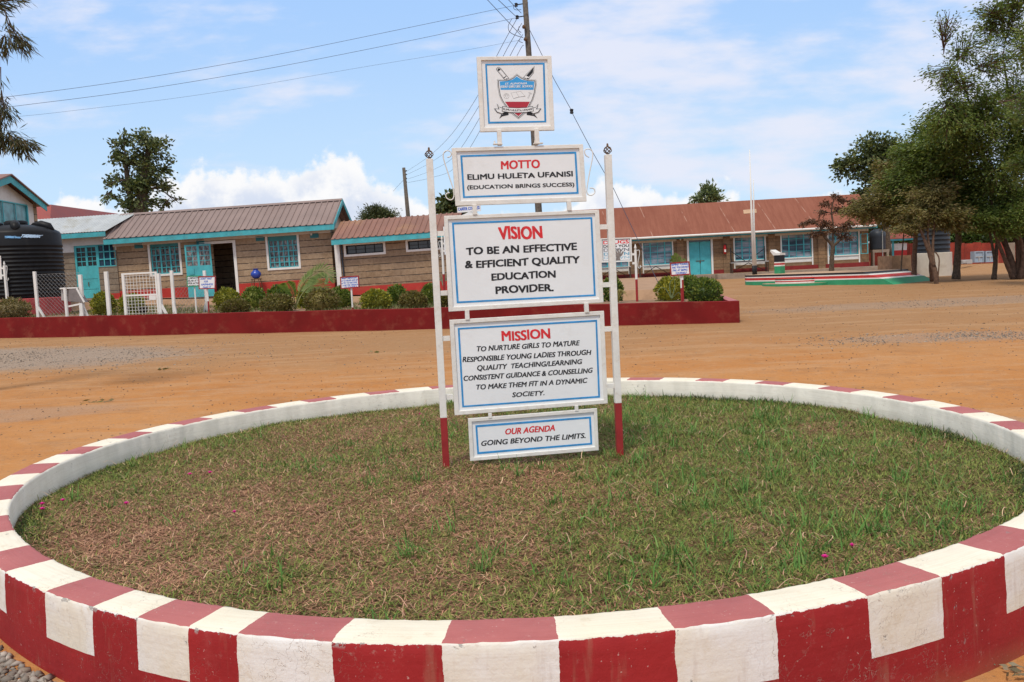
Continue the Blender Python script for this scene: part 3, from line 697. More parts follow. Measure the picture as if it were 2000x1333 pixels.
def panel(name, label, conv, outer, inner, bo, bi):
    H = lambda pts, off: [BF.hit(*conv(*p), off) for p in pts]
    O = H(outer, .02); I = H(inner, .02)
    b = MB(); b.prism([(x, z) for x, z in O], .004, .016)
    p = b.build(name, M['signwhite'], nb_, label=label)
    MB().ring(O, I, -.008, .018).build('frame', M['frame'], p, bevel=.0025)
    MB().ring(H(bo, -.002), H(bi, -.002), .0025, .0045).build('border', M['signblue'], p)
    return p, (lambda x, y: BF.hit(*conv(x, y), -.002))
def lines(p, cv, items):
    for nm, body, m, bl, br, tl, sh, bo in items:
        text(nm, body, m, p, cv(*bl), cv(*br), cv(*tl), .0028, sh, bo)

z8 = zz(800, 80, 3.809)
p, cv = panel('motto_panel', 'motto panel with scroll brackets', z8, [(313, 795), (1293, 767), (1320, 1193), (343, 1228)], [(348, 822), (1265, 797), (1288, 1160), (377, 1192)], [(377, 852), (1240, 825), (1258, 1138), (398, 1170)], [(392, 865), (1227, 840), (1243, 1125), (411, 1157)])
lines(p, cv, [('heading', 'MOTTO', M['signred'], (683, 955), (968, 947), (681, 893), 0, .05),
              ('lettering', 'ELIMU HULETA UFANISI', M['blacktext'], (433, 1035), (1213, 1010), (431, 995), 0, .062),
              ('lettering', '(EDUCATION BRINGS SUCCESS)', M['blacktext'], (430, 1106), (1225, 1083), (429, 1077), 0, .055)])
zv = zz(820, 390, 4.545)
p, cv = panel('vision_panel', 'vision panel, second largest', zv, [(215, 145), (1595, 90), (1635, 915), (257, 997)], [(250, 178), (1558, 122), (1597, 882), (296, 957)], [(285, 205), (1530, 157), (1562, 857), (328, 922)], [(302, 222), (1515, 172), (1545, 843), (345, 905)])
lines(p, cv, [('heading', 'VISION', M['signred'], (708, 358), (1087, 345), (698, 245), 0, .05),
              ('lettering', 'TO BE AN EFFECTIVE', M['blacktext'], (415, 493), (1392, 450), (412, 428), 0, .062),
              ('lettering', '& EFFICIENT QUALITY', M['blacktext'], (405, 613), (1417, 563), (403, 548), 0, .062),
              ('lettering', 'EDUCATION', M['blacktext'], (640, 720), (1203, 692), (638, 657), 0, .062),
              ('lettering', 'PROVIDER.', M['blacktext'], (677, 838), (1185, 812), (674, 772), 0, .062)])
zm = zz(820, 590, 3.92)
p, cv = panel('mission_panel', 'mission panel with the longest text', zm, [(228, 140), (1413, 70), (1442, 780), (268, 872)], [(262, 170), (1383, 102), (1411, 752), (301, 839)], [(290, 200), (1357, 137), (1380, 733), (325, 808)], [(305, 212), (1345, 152), (1366, 720), (338, 795)])
lines(p, cv, [('heading', 'MISSION', M['signred'], (632, 303), (997, 278), (627, 228), 0, .05)] +
      [('lettering', s, M['blacktext'], a, b_, c, .2, .042) for s, a, b_, c in (
          ('TO NURTURE GIRLS TO MATURE', (432, 381), (1218, 333), (430, 342)), ('RESPONSIBLE YOUNG LADIES THROUGH', (328, 463), (1306, 405), (326, 424)),
          ('QUALITY  TEACHING/LEARNING', (437, 527), (1237, 476), (435, 489)), ('CONSISTENT GUIDANCE & COUNSELLING', (333, 605), (1318, 543), (331, 567)),
          ('TO MAKE THEM FIT IN A DYNAMIC', (428, 673), (1277, 620), (426, 635)), ('SOCIETY.', (708, 730), (953, 715), (706, 694)))])
p, cv = panel('agenda_panel', 'lowest and smallest lettered panel', zm, [(370, 897), (1360, 818), (1373, 1140), (387, 1223)], [(399, 921), (1335, 847), (1346, 1113), (414, 1194)], [(425, 945), (1310, 878), (1320, 1092), (440, 1167)], [(440, 960), (1296, 893), (1306, 1080), (453, 1150)])
lines(p, cv, [('heading', 'OUR AGENDA', M['signred'], (652, 1018), (1033, 988), (650, 972), .2, .042), ('lettering', 'GOING BEYOND THE LIMITS.', M['blacktext'], (468, 1103), (1268, 1043), (466, 1064), .2, .042)])
# crest panel
zc = zz(900, 90, 7.405)
p, cv = panel('crest_panel', 'top panel with the school crest', zc, [(232, 150), (1315, 135), (1360, 1215), (285, 1240)], [(297, 203), (1257, 190), (1300, 1152), (343, 1176)], [(352, 260), (1212, 243), (1237, 1105), (397, 1125)], [(377, 283), (1188, 268), (1210, 1083), (420, 1097)])
def shape(name, polys, m, lev):
    b = MB()
    for pl in polys: b.add([(cv(x, y)[0], .0036 - .0004 * lev, cv(x, y)[1]) for x, y in pl], [list(range(len(pl)))])
    return b.build(name, m, p)
def stroke(name, paths, wd, m, lev):
    b = MB()
    for pl in paths:
        q = [Vector(cv(x, y)) for x, y in pl]
        for i in range(len(q) - 1):
            d = (q[i + 1] - q[i]).normalized(); s = Vector((-d.y, d.x)) * wd / 2; a, c = q[i] - d * wd * .3, q[i + 1] + d * wd * .3; yv = .0036 - .0004 * lev
            b.quad((a.x - s.x, yv, a.y - s.y), (c.x - s.x, yv, c.y - s.y), (c.x + s.x, yv, c.y + s.y), (a.x + s.x, yv, a.y + s.y))
    return b.build(name, m, p)
SW, SB = M['signwhite'], M['blacktext']
mir = lambda pl: [(1646 - x, y) for x, y in pl]
pencil = [(512, 345), (520, 318), (545, 304), (575, 318), (700, 470), (640, 500)]
shape('pencil', [pencil], SB, 1); shape('pencil', [[(521, 346), (528, 323), (547, 312), (570, 324), (690, 470), (642, 491)]], SW, 2)
shape('pencil', [[(530, 350), (536, 330), (552, 322), (572, 335), (578, 344), (545, 368)], [(612, 462), (652, 436), (658, 445), (620, 475)], [(640, 488), (668, 466), (676, 476), (652, 496)]], SB, 3)
stroke('pencil', [[(550, 368), (628, 462)], [(580, 346), (660, 440)]], .0012, SB, 3)
shape('pen', [[(1066, 290), (1056, 390), (975, 492), (905, 458), (930, 425)]], SB, 1); shape('pen', [[(1060, 297), (1049, 388), (972, 483), (915, 456), (936, 428)]], SW, 2)
shape('pen', [[(1054, 306), (1043, 385), (985, 450), (945, 432)], [(950, 480), (962, 462), (982, 470), (974, 486)]], SB, 3)
shape('pen_tip', [[(690, 965), (606, 950), (556, 1054), (600, 1020), (692, 1000)], mir([(690, 965), (606, 950), (534, 1050), (590, 1015), (692, 1000)])], SB, 1)
shape('pen_tip', [[(604, 955), (625, 962), (606, 992), (585, 985)], mir([(604, 955), (625, 962), (606, 992), (585, 985)])], SW, 2)
sh = [(808, 403), (755, 452), (700, 478), (640, 490), (527, 487), (530, 580), (556, 720), (600, 812), (660, 895), (740, 985), (834, 1058), (925, 978), (990, 890), (1046, 780), (1078, 680), (1095, 560), (1090, 490), (985, 487), (930, 472), (870, 446)]
scl = lambda s, pl: [(812 + (x - 812) * s, 720 + (y - 720) * s) for x, y in pl]
shape('shield', [sh], SB, 2); shape('shield', [scl(.985, sh)], SW, 3); shape('shield', [scl(.955, sh)], SB, 4); shape('shield', [scl(.915, sh)], SW, 5)
shape('shield_top', [[(808, 442), (745, 490), (665, 510), (562, 515), (575, 637), (1053, 637), (1062, 515), (960, 508), (875, 486)]], mat('crest_blue', (.05, .33, .68), .5, .05), 6)
shape('shield_foot', [[(638, 808), (1000, 808), (960, 885), (905, 955), (832, 1018), (760, 960), (692, 885)]], mat('crest_red', (.42, .03, .05), .5, .05), 6)
for i in range(2):
    tail = [(620, 900), (560, 886), (522, 835), (545, 912), (480, 905), (522, 962), (592, 985), (690, 960)]; tail = tail if i == 0 else mir(tail)
    shape('ribbon', [tail], SB, 7)
    tin = [(612, 905), (565, 896), (534, 858), (560, 920), (500, 914), (530, 955), (594, 976), (640, 950)]; tin = tin if i == 0 else mir(tin)
    shape('ribbon', [tin], SW, 8)
rb = [(600, 872), (700, 890), (820, 896), (940, 890), (1042, 872), (1056, 946), (940, 966), (820, 972), (700, 966), (592, 950)]
shape('ribbon', [rb], SB, 9); shape('ribbon', [[(608, 881), (700, 898), (820, 904), (940, 898), (1036, 881), (1047, 940), (940, 959), (820, 964), (700, 959), (602, 943)]], SW, 10)
text('crest_lettering', 'ELIMU HULETA UFANISI', SB, p, cv(612, 926), cv(1030, 926), cv(612, 898), -.0009, .1, .04, bend=-.8)
text('crest_lettering', 'ST. ALPHONSA', SW, p, cv(640, 563), cv(957, 557), cv(640, 535), .0005, .2, .05)
text('crest_lettering', 'KISAU GIRLS SEC. SCHOOL', SW, p, cv(574, 607), cv(1042, 600), cv(574, 574), .0005, .2, .05)
circ = [(660 + 39 * math.cos(a * .314), 727 + 38 * math.sin(a * .314)) for a in range(21)]
stroke('ball', [circ, [(660, 690), (650, 727), (662, 765)], [(624, 715), (660, 708), (698, 718)], [(632, 750), (645, 727), (640, 700)], [(688, 752), (676, 727), (680, 700)]], .0009, SB, 6)
stroke('book', [[(725, 683), (800, 668), (842, 742), (762, 766), (725, 683)], [(800, 668), (868, 660), (932, 732), (842, 742)], [(765, 760), (845, 738), (930, 728)]], .0009, SB, 6)
stroke('hammer', [[(965, 758), (1000, 685)], [(977, 762), (1010, 690)], [(980, 682), (1030, 700)], [(978, 676), (990, 670), (1030, 692)]], .0009, SB, 6)
# connecting bars, brackets and scrolls
def vbar(xa, ya, xb, yb, wd=.03):
    a = BF.hit(xa, ya); b_ = BF.hit(xb, yb); MB().beam((a[0], 0, a[1]), (b_[0], 0, b_[1]), wd, wd, (0, 1, 0)).build('connector', M['frame'], nb_, bevel=.002)
for a in ((974.6, 254, 976.2, 285), (1047.5, 252, 1049.5, 283), (926.5, 400, 927.5, 420), (1110.8, 392, 1112, 412), (912, 606, 913, 625), (1144.5, 592, 1146, 611), (956.8, 807, 957.4, 817), (1125.5, 792, 1126, 803)): vbar(*a, wd=.025 if a[1] > 780 else .03)
for px, py in ((971, 282), (1050, 280.5)):
    a = BF.hit(px, py); MB().box(a[0] - .028, a[0] + .036, -.02, .02, a[1] - .004, a[1] + .003).tube([(a[0] - .018, 0, a[1]), (a[0] - .018, 0, a[1] + .022)], .005, 6).build('foot_plate', M['frame'], nb_)
for py in (456.5, 573, 662, 777):
    z = BF.hit(860, py)[1]; x0 = post_x(z, tL, bL); MB().box(x0 + .02, x0 + .075, -.012, .012, z - .017, z + .017).build('connector', M['frame'], nb_)
for py in (443, 556, 642.6, 754):
    z = BF.hit(1195, py)[1]; x0 = post_x(z, tR, bR); MB().box(x0 - .08, x0 - .02, -.012, .012, z - .017, z + .017).build('connector', M['frame'], nb_)
zl = zz(820, 270, 8.89)
def smooth_path(pts, n=4):
    q = []
    for i in range(len(pts) - 1):
        p0, p1, p2, p3 = (Vector(pts[max(0, min(len(pts) - 1, j))]) for j in (i - 1, i, i + 1, i + 2))
        for s in range(n):
            t = s / n; q.append(.5 * ((2 * p1) + (p2 - p0) * t + (2 * p0 - 5 * p1 + 4 * p2 - p3) * t * t + (3 * p1 - p0 - 3 * p2 + p3) * t ** 3))
    return q + [Vector(pts[-1])]
for cvx, pts in ((zl, [(475, 335), (520, 325), (545, 290), (535, 245), (485, 220), (430, 240), (405, 300), (420, 390), (480, 580), (550, 790), (585, 910), (593, 1000), (570, 1060), (520, 1075), (465, 1040), (450, 990), (475, 960), (520, 950)]),
                 (z8, [(1335, 868), (1308, 848), (1303, 815), (1330, 805), (1357, 820), (1362, 860), (1345, 950), (1325, 1060), (1318, 1120), (1330, 1145), (1355, 1150), (1378, 1128), (1370, 1100), (1340, 1095)])):
    MB().tube(smooth_path([BF.h3(*cvx(x, y)) for x, y in pts]), .0042, 6).build('scroll', M['frame'], nb_, smooth=True)

# ------------------------------------------------------------------ building helpers (all in a building's own frame)
def wall_holes(mb, x0, x1, z0, z1, holes, th=.2, y=0.0):
    """wall slab with real openings; outside face at local y"""
    xs = sorted({x0, x1, *[h[0] for h in holes], *[h[1] for h in holes]}); zs = sorted({z0, z1, *[h[2] for h in holes], *[h[3] for h in holes]})
    xs = [x for x in xs if x0 <= x <= x1]; zs = [z for z in zs if z0 <= z <= z1]
    solid = lambda i, j: 0 <= i < len(xs) - 1 and 0 <= j < len(zs) - 1 and not any(h[0] - 1e-6 <= xs[i] and xs[i + 1] <= h[1] + 1e-6 and h[2] - 1e-6 <= zs[j] and zs[j + 1] <= h[3] + 1e-6 for h in holes)
    for i in range(len(xs) - 1):
        for j in range(len(zs) - 1):
            if not solid(i, j): continue
            a, b, c, d = xs[i], xs[i + 1], zs[j], zs[j + 1]
            mb.quad((a, y, c), (b, y, c), (b, y, d), (a, y, d)); mb.quad((b, y + th, c), (a, y + th, c), (a, y + th, d), (b, y + th, d))
            if not solid(i - 1, j): mb.quad((a, y + th, c), (a, y, c), (a, y, d), (a, y + th, d))
            if not solid(i + 1, j): mb.quad((b, y, c), (b, y + th, c), (b, y + th, d), (b, y, d))
            if not solid(i, j - 1): mb.quad((a, y + th, c), (b, y + th, c), (b, y, c), (a, y, c))
            if not solid(i, j + 1): mb.quad((a, y, d), (b, y, d), (b, y + th, d), (a, y + th, d))
def rib_roof(mb, a, b, c, d, step=.25, rib=.05, h=.035, th=.012):
    """profiled sheet: eave a->b, ridge d->c (3D points, same param); ribs run up the slope"""
    a, b, c, d = map(Vector, (a, b, c, d)); L = (b - a).length; n = (b - a).cross(d - a).normalized()
    if n.z < 0: n = -n
    ts = [(0, 0)]; k_ = step * .5
    while k_ < L - rib * 2:
        ts += [(k_ / L, 0), ((k_ + rib * .35) / L, h), ((k_ + rib * 1.1) / L, h), ((k_ + rib * 1.45) / L, 0)]; k_ += step
    ts.append((1, 0)); vs = []
    for t, hh in ts:
        e = a.lerp(b, t); r = d.lerp(c, t); vs += [e + n * hh, r + n * hh, e + n * (hh - th), r + n * (hh - th)]
    fs = []
    for i in range(len(ts) - 1):
        o = i * 4; fs += [[o, o + 4, o + 5, o + 1], [o + 2, o + 3, o + 7, o + 6], [o, o + 2, o + 6, o + 4], [o + 1, o + 5, o + 7, o + 3]]
    fs += [[0, 1, 3, 2], [len(vs) - 4, len(vs) - 2, len(vs) - 1, len(vs) - 3]]
    mb.add(vs, fs)
def window(parent, x0, x1, z0, z1, glass, frame_m, nx_=0, nz_=0, sur=None, surw=.07, barm=None, bar=.03, hood=None, depth=.08, y=0.0, wide=()):
    """window > frame, pane, grille, surround"""
    w_ = bpy.data.objects.new('window', None); w_.empty_display_size = .1; col.objects.link(w_); w_.parent = parent
    MB().ring([(x0, z0), (x1, z0), (x1, z1), (x0, z1)], [(x0 + .045, z0 + .045), (x1 - .045, z0 + .045), (x1 - .045, z1 - .045), (x0 + .045, z1 - .045)], y + depth - .03, y + depth + .02).build('frame', frame_m, w_)
    MB().box(x0 + .03, x1 - .03, y + depth + .022, y + depth + .03, z0 + .03, z1 - .03).build('pane', glass, w_)
    if nx_:
        g = MB()
        for i in range(1, nx_):
            x = x0 + (x1 - x0) * i / nx_; ww = bar * (1.9 if i in wide else 1); g.box(x - ww / 2, x + ww / 2, y + depth - .025, y + depth - .003, z0 + .04, z1 - .04)
        for i in range(1, nz_):
            z = z0 + (z1 - z0) * i / nz_; g.box(x0 + .04, x1 - .04, y + depth - .021, y + depth - .001, z - bar / 2, z + bar / 2)
        g.build('grille', barm or frame_m, w_)
    if hood is not None: MB().box(x0 + .02, x1 - .02, y + depth - .06, y + depth - .032, hood, z1 - .005).build('shutter_panel', M['teal_dark'], w_)
    if sur: MB().ring([(x0 - surw, z0 - surw), (x1 + surw, z0 - surw), (x1 + surw, z1 + surw), (x0 - surw, z1 + surw)], [(x0 - .002, z0 - .002), (x1 + .002, z0 - .002), (x1 + .002, z1 + .002), (x0 - .002, z1 + .002)], y - .035, y + .05).build('surround', sur, w_, bevel=.006)
    return w_
def span(F, px0, py0, px1, py1, off=0.0):
    x0, z0 = F.hit(px0, py0, off); x1, z1 = F.hit(px1, py1, off); return min(x0, x1), max(x0, x1), min(z0, z1), max(z0, z1)
def rect4(F, tl, tr, br, bl, off=0.0):
    """mean rectangle of four seen corners"""
    a, b, c, d = (F.hit(*q, off) for q in (tl, tr, br, bl))
    return (a[0] + d[0]) / 2, (b[0] + c[0]) / 2, (c[1] + d[1]) / 2, (a[1] + b[1]) / 2

# ------------------------------------------------------------------ A: stone office block with the open blue door
FA = Fac(at(203, 470, 41.2), at(650, 440, 40.2)); OV = .55
LA = (FA.loc(at(650, 440, 40.2))).x
A = thing('office_block', 'long stone block with ribbed brown roof, turquoise fascia and an open blue door', 'building', matrix=FA.m)
bl_ = FA.hit(231, 584, -OV); br_ = FA.hit(645, 579, -OV); xw0 = bl_[0]; xw1 = FA.hit(649, 500, -OV)[0]; zb = min(bl_[1], br_[1]) - .35
rid = FA.loc(at(667, 393, 41.9)); ry = 1.75; rz_ = FA.hit(450, 405.5, -ry)[1]
DA = 2 * ry + .55
zpl = (FA.hit(232, 567.5, -OV)[1] + FA.hit(650, 545, -OV)[1]) / 2
w1 = rect4(FA, (293, 474), (349, 472), (352, 533.5), (296, 536.5), -OV)
w2 = rect4(FA, (523, 460), (580, 457.5), (583, 521), (526, 524.5), -OV)
dr = rect4(FA, (414, 477), (455, 474.5), (462, 570), (418, 572), -OV); dr = (dr[0], dr[1], bl_[1] + (br_[1] - bl_[1]) * .5, dr[3])
b = MB(); wall_holes(b, xw0, xw1, zpl, -.06, [w1, w2, (dr[0], dr[1], zpl - 1, dr[3])], .22, OV)
b.box(xw0, xw0 + .2, OV + .22, DA, zb, -.06).box(xw1 - .2, xw1, OV + .22, DA, zb, -.06).box(xw0 + .2, xw1 - .2, DA - .2, DA, zb, -.06)
b.prism([(xw0, 0), (xw0 + .01, 0)], 0, .01) if False else None
b.build('wall', M['stoneA'], A)
for xg in (xw1 - .19, xw0 + .19):
    g = MB(); g.add([(xg, OV + .1, -.06), (xg, DA - .1, -.06), (xg, ry, rz_ - .1)], [[0, 1, 2]]); g.add([(xg - .1, OV + .1, -.06), (xg - .1, ry, rz_ - .1), (xg - .1, DA - .1, -.06)], [[0, 1, 2]]); g.build('gable', M['cream'], A)
b = MB(); wall_holes(b, xw0 - .02, xw1 + .02, zb, zpl, [(dr[0], dr[1], dr[2], zpl + 1)], .26, OV - .03); b.build('plinth', M['plinth'], A)
MB().box(xw0 + .2, xw1 - .2, OV + .24, DA - .2, dr[2] - .1, dr[2] - .02).build('floor', M['floor_in'], A)
MB().box(xw0 + .2, xw1 - .2, OV + .22, DA - .2, -.3, -.25).build('ceiling', M['dark'], A)
MB().box(xw0, xw1, OV - .05, OV + .15, -.3, -.03).build('ring_beam', M['cream'], A)
rf = MB(); e0, e1 = -.02, LA + .02
rib_roof(rf, (e0, -.06, .06), (e1, -.06, .06), (e1, ry, rz_), (e0, ry, rz_), .285, .06, .04)
rib_roof(rf, (e1, 2 * ry + .06, .06), (e0, 2 * ry + .06, .06), (e0, ry, rz_), (e1, ry, rz_), .285, .06, .04)
ro_ = rf.build('roof', M['roofA'], A)
MB().prism([(e0 - .01, 0)], 0, 0) if False else None
cap = MB(); cap.add([(e0, ry - .16, rz_ - .045), (e1 + .02, ry - .16, rz_ - .045), (e1 + .02, ry, rz_ + .06), (e0, ry, rz_ + .06), (e0, ry + .16, rz_ - .045), (e1 + .02, ry + .16, rz_ - .045)], [[0, 1, 2, 3], [3, 2, 5, 4], [0, 3, 4], [1, 5, 2]]); cap.build('ridge_cap', M['roofA'], ro_)
MB().box(-.02, LA + .03, -.03, 0, -.2, .045).build('fascia', M['fascia'], A)
bg_ = MB()
for ya, yb in ((-.03, ry), (2 * ry + .03, ry)):
    bg_.add([(LA + .03, ya, .05), (LA + .03, yb, rz_ + .02), (LA + .03, yb, rz_ - .2), (LA + .03, ya, -.18), (LA + .06, ya, .05), (LA + .06, yb, rz_ + .02), (LA + .06, yb, rz_ - .2), (LA + .06, ya, -.18)], [[0, 1, 2, 3], [7, 6, 5, 4], [0, 4, 5, 1], [3, 2, 6, 7], [0, 3, 7, 4], [1, 5, 6, 2]])
bg_.build('barge_board', M['fascia'], A)
hz1 = FA.hit(320, 482.5, -OV)[1]; hz2 = FA.hit(551, 470, -OV)[1]
window(A, *w1, M['glass_grille'], M['turq'], 6, 5, M['white'], .1, bar=.035, hood=hz1, y=OV, wide=(2, 4))
window(A, *w2, M['glass_grille'], M['turq'], 6, 6, M['white'], .1, bar=.035, hood=hz2, y=OV, wide=(2, 4))
# door surround (top and right) and open leaf
MB().box(dr[0] - .55, dr[1] + .13, OV - .04, OV + .1, dr[3], dr[3] + .12).box(dr[1], dr[1] + .13, OV - .04, OV + .1, dr[2], dr[3] - .001).build('door_surround', M['white'], A)
lf = rect4(FA, (367.5, 478.5), (414, 476.5), (420, 579), (376, 581), -OV + .35)
d_ = bpy.data.objects.new('door', None); col.objects.link(d_); d_.parent = A; d_.location = (dr[0], OV - .06, 0); d_.rotation_euler = (0, 0, R(180 + 16))
lw = (lf[1] - lf[0]) / math.cos(R(16)); z0, z1 = lf[2], lf[3]; zm_ = z0 + (z1 - z0) * .6
fr_ = MB(); fr_.box(0, lw, -.02, .02, z0, zm_).box(0, .07, -.022, .022, zm_, z1).box(lw - .07, lw, -.022, .022, zm_, z1).box(.07, lw - .07, -.02, .02, z1 - .07, z1).box(lw / 2 - .05, lw / 2 + .05, -.02, .02, zm_, z1 - .07)
for i in range(1, 4): fr_.box(.07, lw - .07, -.012, .012, zm_ + (z1 - .07 - zm_) * i / 4 - .012, zm_ + (z1 - .07 - zm_) * i / 4 + .012)
for x in (.27, .73): fr_.box(lw * x - .012, lw * x + .012, -.014, .014, zm_, z1 - .07)
fr_.build('leaf', M['turq'], d_)
MB().box(lw * .7, lw * .88, .025, .05, zm_ - .4, zm_ - .12).build('lock_box', M['turq'], d_)
MB().box(.07, lw - .07, -.004, .004, zm_, z1 - .07).build('pane', M['glass_grille'], d_)
for px, py in ((271, 480.5), (392, 472.5), (508, 466), (614, 460)):
    x, z = FA.hit(px, py, -OV); v = MB()
    for q in range(4): v.box(x - .19, x + .19, OV - .05, OV + .01, z - .1 + q * .055, z - .065 + q * .055)
    v.box(x - .2, x + .2, OV - .012, OV + .012, z - .12, z + .12)
    v.build('vent', M['teal_dark'], A)
x, z = FA.hit(608, 455, -OV + .1); MB().lathe([(.03, -.12), (.045, -.06), (.02, 0), (.02, .05)], 10, (x, OV - .12, z)).build('lamp', M['white'], A, smooth=True)
# desks inside the open doorway
tb = thing('inner_desk', 'dark table standing inside the open doorway', 'table', matrix=FA.m @ Matrix.Translation((dr[0] + .75, OV + 1.6, dr[2] - .02)))
MB().box(-.55, .55, -.3, .3, .7, .74).build('desk_top', M['wood'], tb)
for sx_ in (-1, 1):
    for sy_ in (-1, 1): MB().box(sx_ * .5 - .025, sx_ * .5 + .025, sy_ * .25 - .025, sy_ * .25 + .025, 0, .7).build('leg', M['wood'], tb)

# ------------------------------------------------------------------ C: lower wing to the right
FC = Fac(at(648, 470.3, 39.5), at(838, 456.3, 39.0)); LC = 5.6; OC = .5
C_ = thing('low_wing', 'low stone wing with a reddish ribbed roof and white framed strip windows', 'building', matrix=FC.m)
ryc = 1.6; rzc = FC.hit(750, 427, -ryc)[1]; xc0 = FC.hit(657, 500, -OC)[0]; zpc = FC.hit(760, 556.5, -OC)[1]; zbc = FC.hit(700, 579, -OC)[1] - .3
c1 = rect4(FC, (675, 473), (748, 467.5), (749, 494), (676, 496.5), -OC); c1 = (c1[0], c1[1], c1[2], -.25)
c2 = (FC.hit(797, 480, -OC)[0], FC.hit(797, 480, -OC)[0] + 1.75, c1[2] + .02, -.25)
b = MB(); wall_holes(b, xc0, LC - .3, zpc, -.1, [c1, c2], .22, OC); b.box(xc0, xc0 + .2, OC + .22, 3.2, zbc, -.1).box(LC - .5, LC - .3, OC + .22, 3.2, zbc, -.1).box(xc0 + .2, LC - .5, 3.0, 3.2, zbc, -.1); b.build('wall', M['stoneC'], C_)
MB().box(xc0 - .03, LC - .28, OC - .03, OC + .2, zbc, zpc).build('plinth', M['plinth'], C_)
MB().box(xc0 - .02, LC - .3, OC - .04, OC + .2, -.2, -.06).build('ring_beam', M['cream'], C_)
MB().box(xc0 - .05, xc0 + .18, OC - .06, OC + .02, zbc, -.12).build('corner_pier', M['plaster'], C_)
MB().tube([(xc0 + .27, OC - .05, -.2), (xc0 + .3, OC - .05, zbc)], .035, 8).build('drain_pipe', M['tank_blue'], C_)
rf = MB(); rib_roof(rf, (-.02, -.06, .05), (LC, -.06, .05), (LC, ryc, rzc), (-.02, ryc, rzc), .265, .06, .04); rib_roof(rf, (LC, 2 * ryc + .06, .05), (-.02, 2 * ryc + .06, .05), (-.02, ryc, rzc), (LC, ryc, rzc), .265, .06, .04); rf.build('roof', M['roofC'], C_)
MB().box(-.02, LC, -.03, 0, -.2, .055).build('fascia', M['fascia'], C_)
window(C_, *c1, M['glass_dark'], M['black'], 4, 2, M['white'], .1, bar=.018, y=OC); window(C_, *c2, M['glass_dark'], M['black'], 4, 2, M['white'], .1, bar=.018, y=OC)

# ------------------------------------------------------------------ E: grey roofed block on the left of the office block
FE = Fac(at(116, 459, 41.6), at(205, 453.3, 41.25)); OE = .45; LE = FE.loc(at(207, 453, 41.25)).x; XE = -4.5
E_ = thing('grey_roof_block', 'small block under a pale grey metal roof with a closed turquoise door', 'building', matrix=FE.m)
rye = 1.75; rze = FE.hit(160, 423.5, -rye)[1]; zbe = FE.hit(170, 583, -OE)[1]; XR = FE.hit(229, 520, -OE)[0]
zs_ = FE.hit(130, 494.3, -OE)[1]
de = rect4(FE, (146, 481), (191, 478), (195, 583), (150, 584.5), -OE); we = rect4(FE, (192.5, 480.5), (225, 478), (227, 519.5), (194.5, 522.5), -OE)
de = (de[0], de[1], zbe, de[3]); we = (de[1], XR - .03, we[2], de[3])
b = MB(); wall_holes(b, XE, XR, zbe - .4, zs_, [(*de[:2], zbe, 9), (*we[:3], 9)], .2, OE); b.box(XE, XE + .2, OE + .2, 3.3, zbe - .4, -.05).box(XE + .2, XR, 3.1, 3.3, zbe - .4, -.05); b.build('wall', M['stoneE'], E_)
b = MB(); wall_holes(b, XE, XR, zs_, -.05, [(*de[:2], zbe, de[3]), (*we[:3], we[3])], .22, OE - .02); b.build('upper_wall', M['plaster'], E_)
MB().box(de[1] + .02, XR + .03, OE - .03, OE + .05, zbe - .4, FE.hit(210, 574, -OE)[1]).build('plinth', M['plinth'], E_)
rf = MB(); rib_roof(rf, (XE, -.05, .04), (LE, -.05, .04), (LE + .55, rye, rze), (XE, rye, rze), .15, .06, .018); rib_roof(rf, (LE, 2 * rye, .04), (XE, 2 * rye, .04), (XE, rye, rze), (LE + .55, rye, rze), .15, .06, .018); rf.build('roof', M['roofE'], E_)
MB().box(XE, LE - .03, -.03, 0, -.2, .02).build('fascia', M['fascia'], E_)
d_ = bpy.data.objects.new('door', None); col.objects.link(d_); d_.parent = E_
x0, x1, z0, z1 = de; zt = z0 + (z1 - z0) * .61; b = MB(); y = OE + .05
b.box(x0, x0 + .09, y - .03, y + .04, z0, z1).box(x1 - .09, x1, y - .03, y + .04, z0, z1).box(x0 + .09, x1 - .09, y - .03, y + .04, z1 - .1, z1); xm = (x0 + x1) / 2
b.box(x0 + .09, x1 - .09, y, y + .03, z0, zt).box(xm - .05, xm + .05, y - .01, y + .031, zt, z1 - .1)
for i in range(1, 4): b.box(x0 + .09, x1 - .09, y + .005, y + .028, zt + (z1 - .1 - zt) * i / 4 - .018, zt + (z1 - .1 - zt) * i / 4 + .018)
for s in (.27, .73): b.box(x0 + (x1 - x0) * s - .012, x0 + (x1 - x0) * s + .012, y + .006, y + .027, zt, z1 - .1)
for s in (.3, .62): b.box(x0 + .09, x1 - .09, y - .012, y, z0 + (zt - z0) * s - .03, z0 + (zt - z0) * s + .03)
b.build('leaf', M['turq'], d_); MB().box(x0 + .09, x1 - .09, y + .032, y + .04, zt, z1 - .1).build('pane', M['glass_dark'], d_); MB().box(xm - .015, xm + .015, y - .035, y - .012, z0 + .55, z0 + .75).build('bolt', M['rust'], d_)
window(E_, *we, M['glass_blue'], M['turq'], 3, 3, None, bar=.05, y=OE - .03)

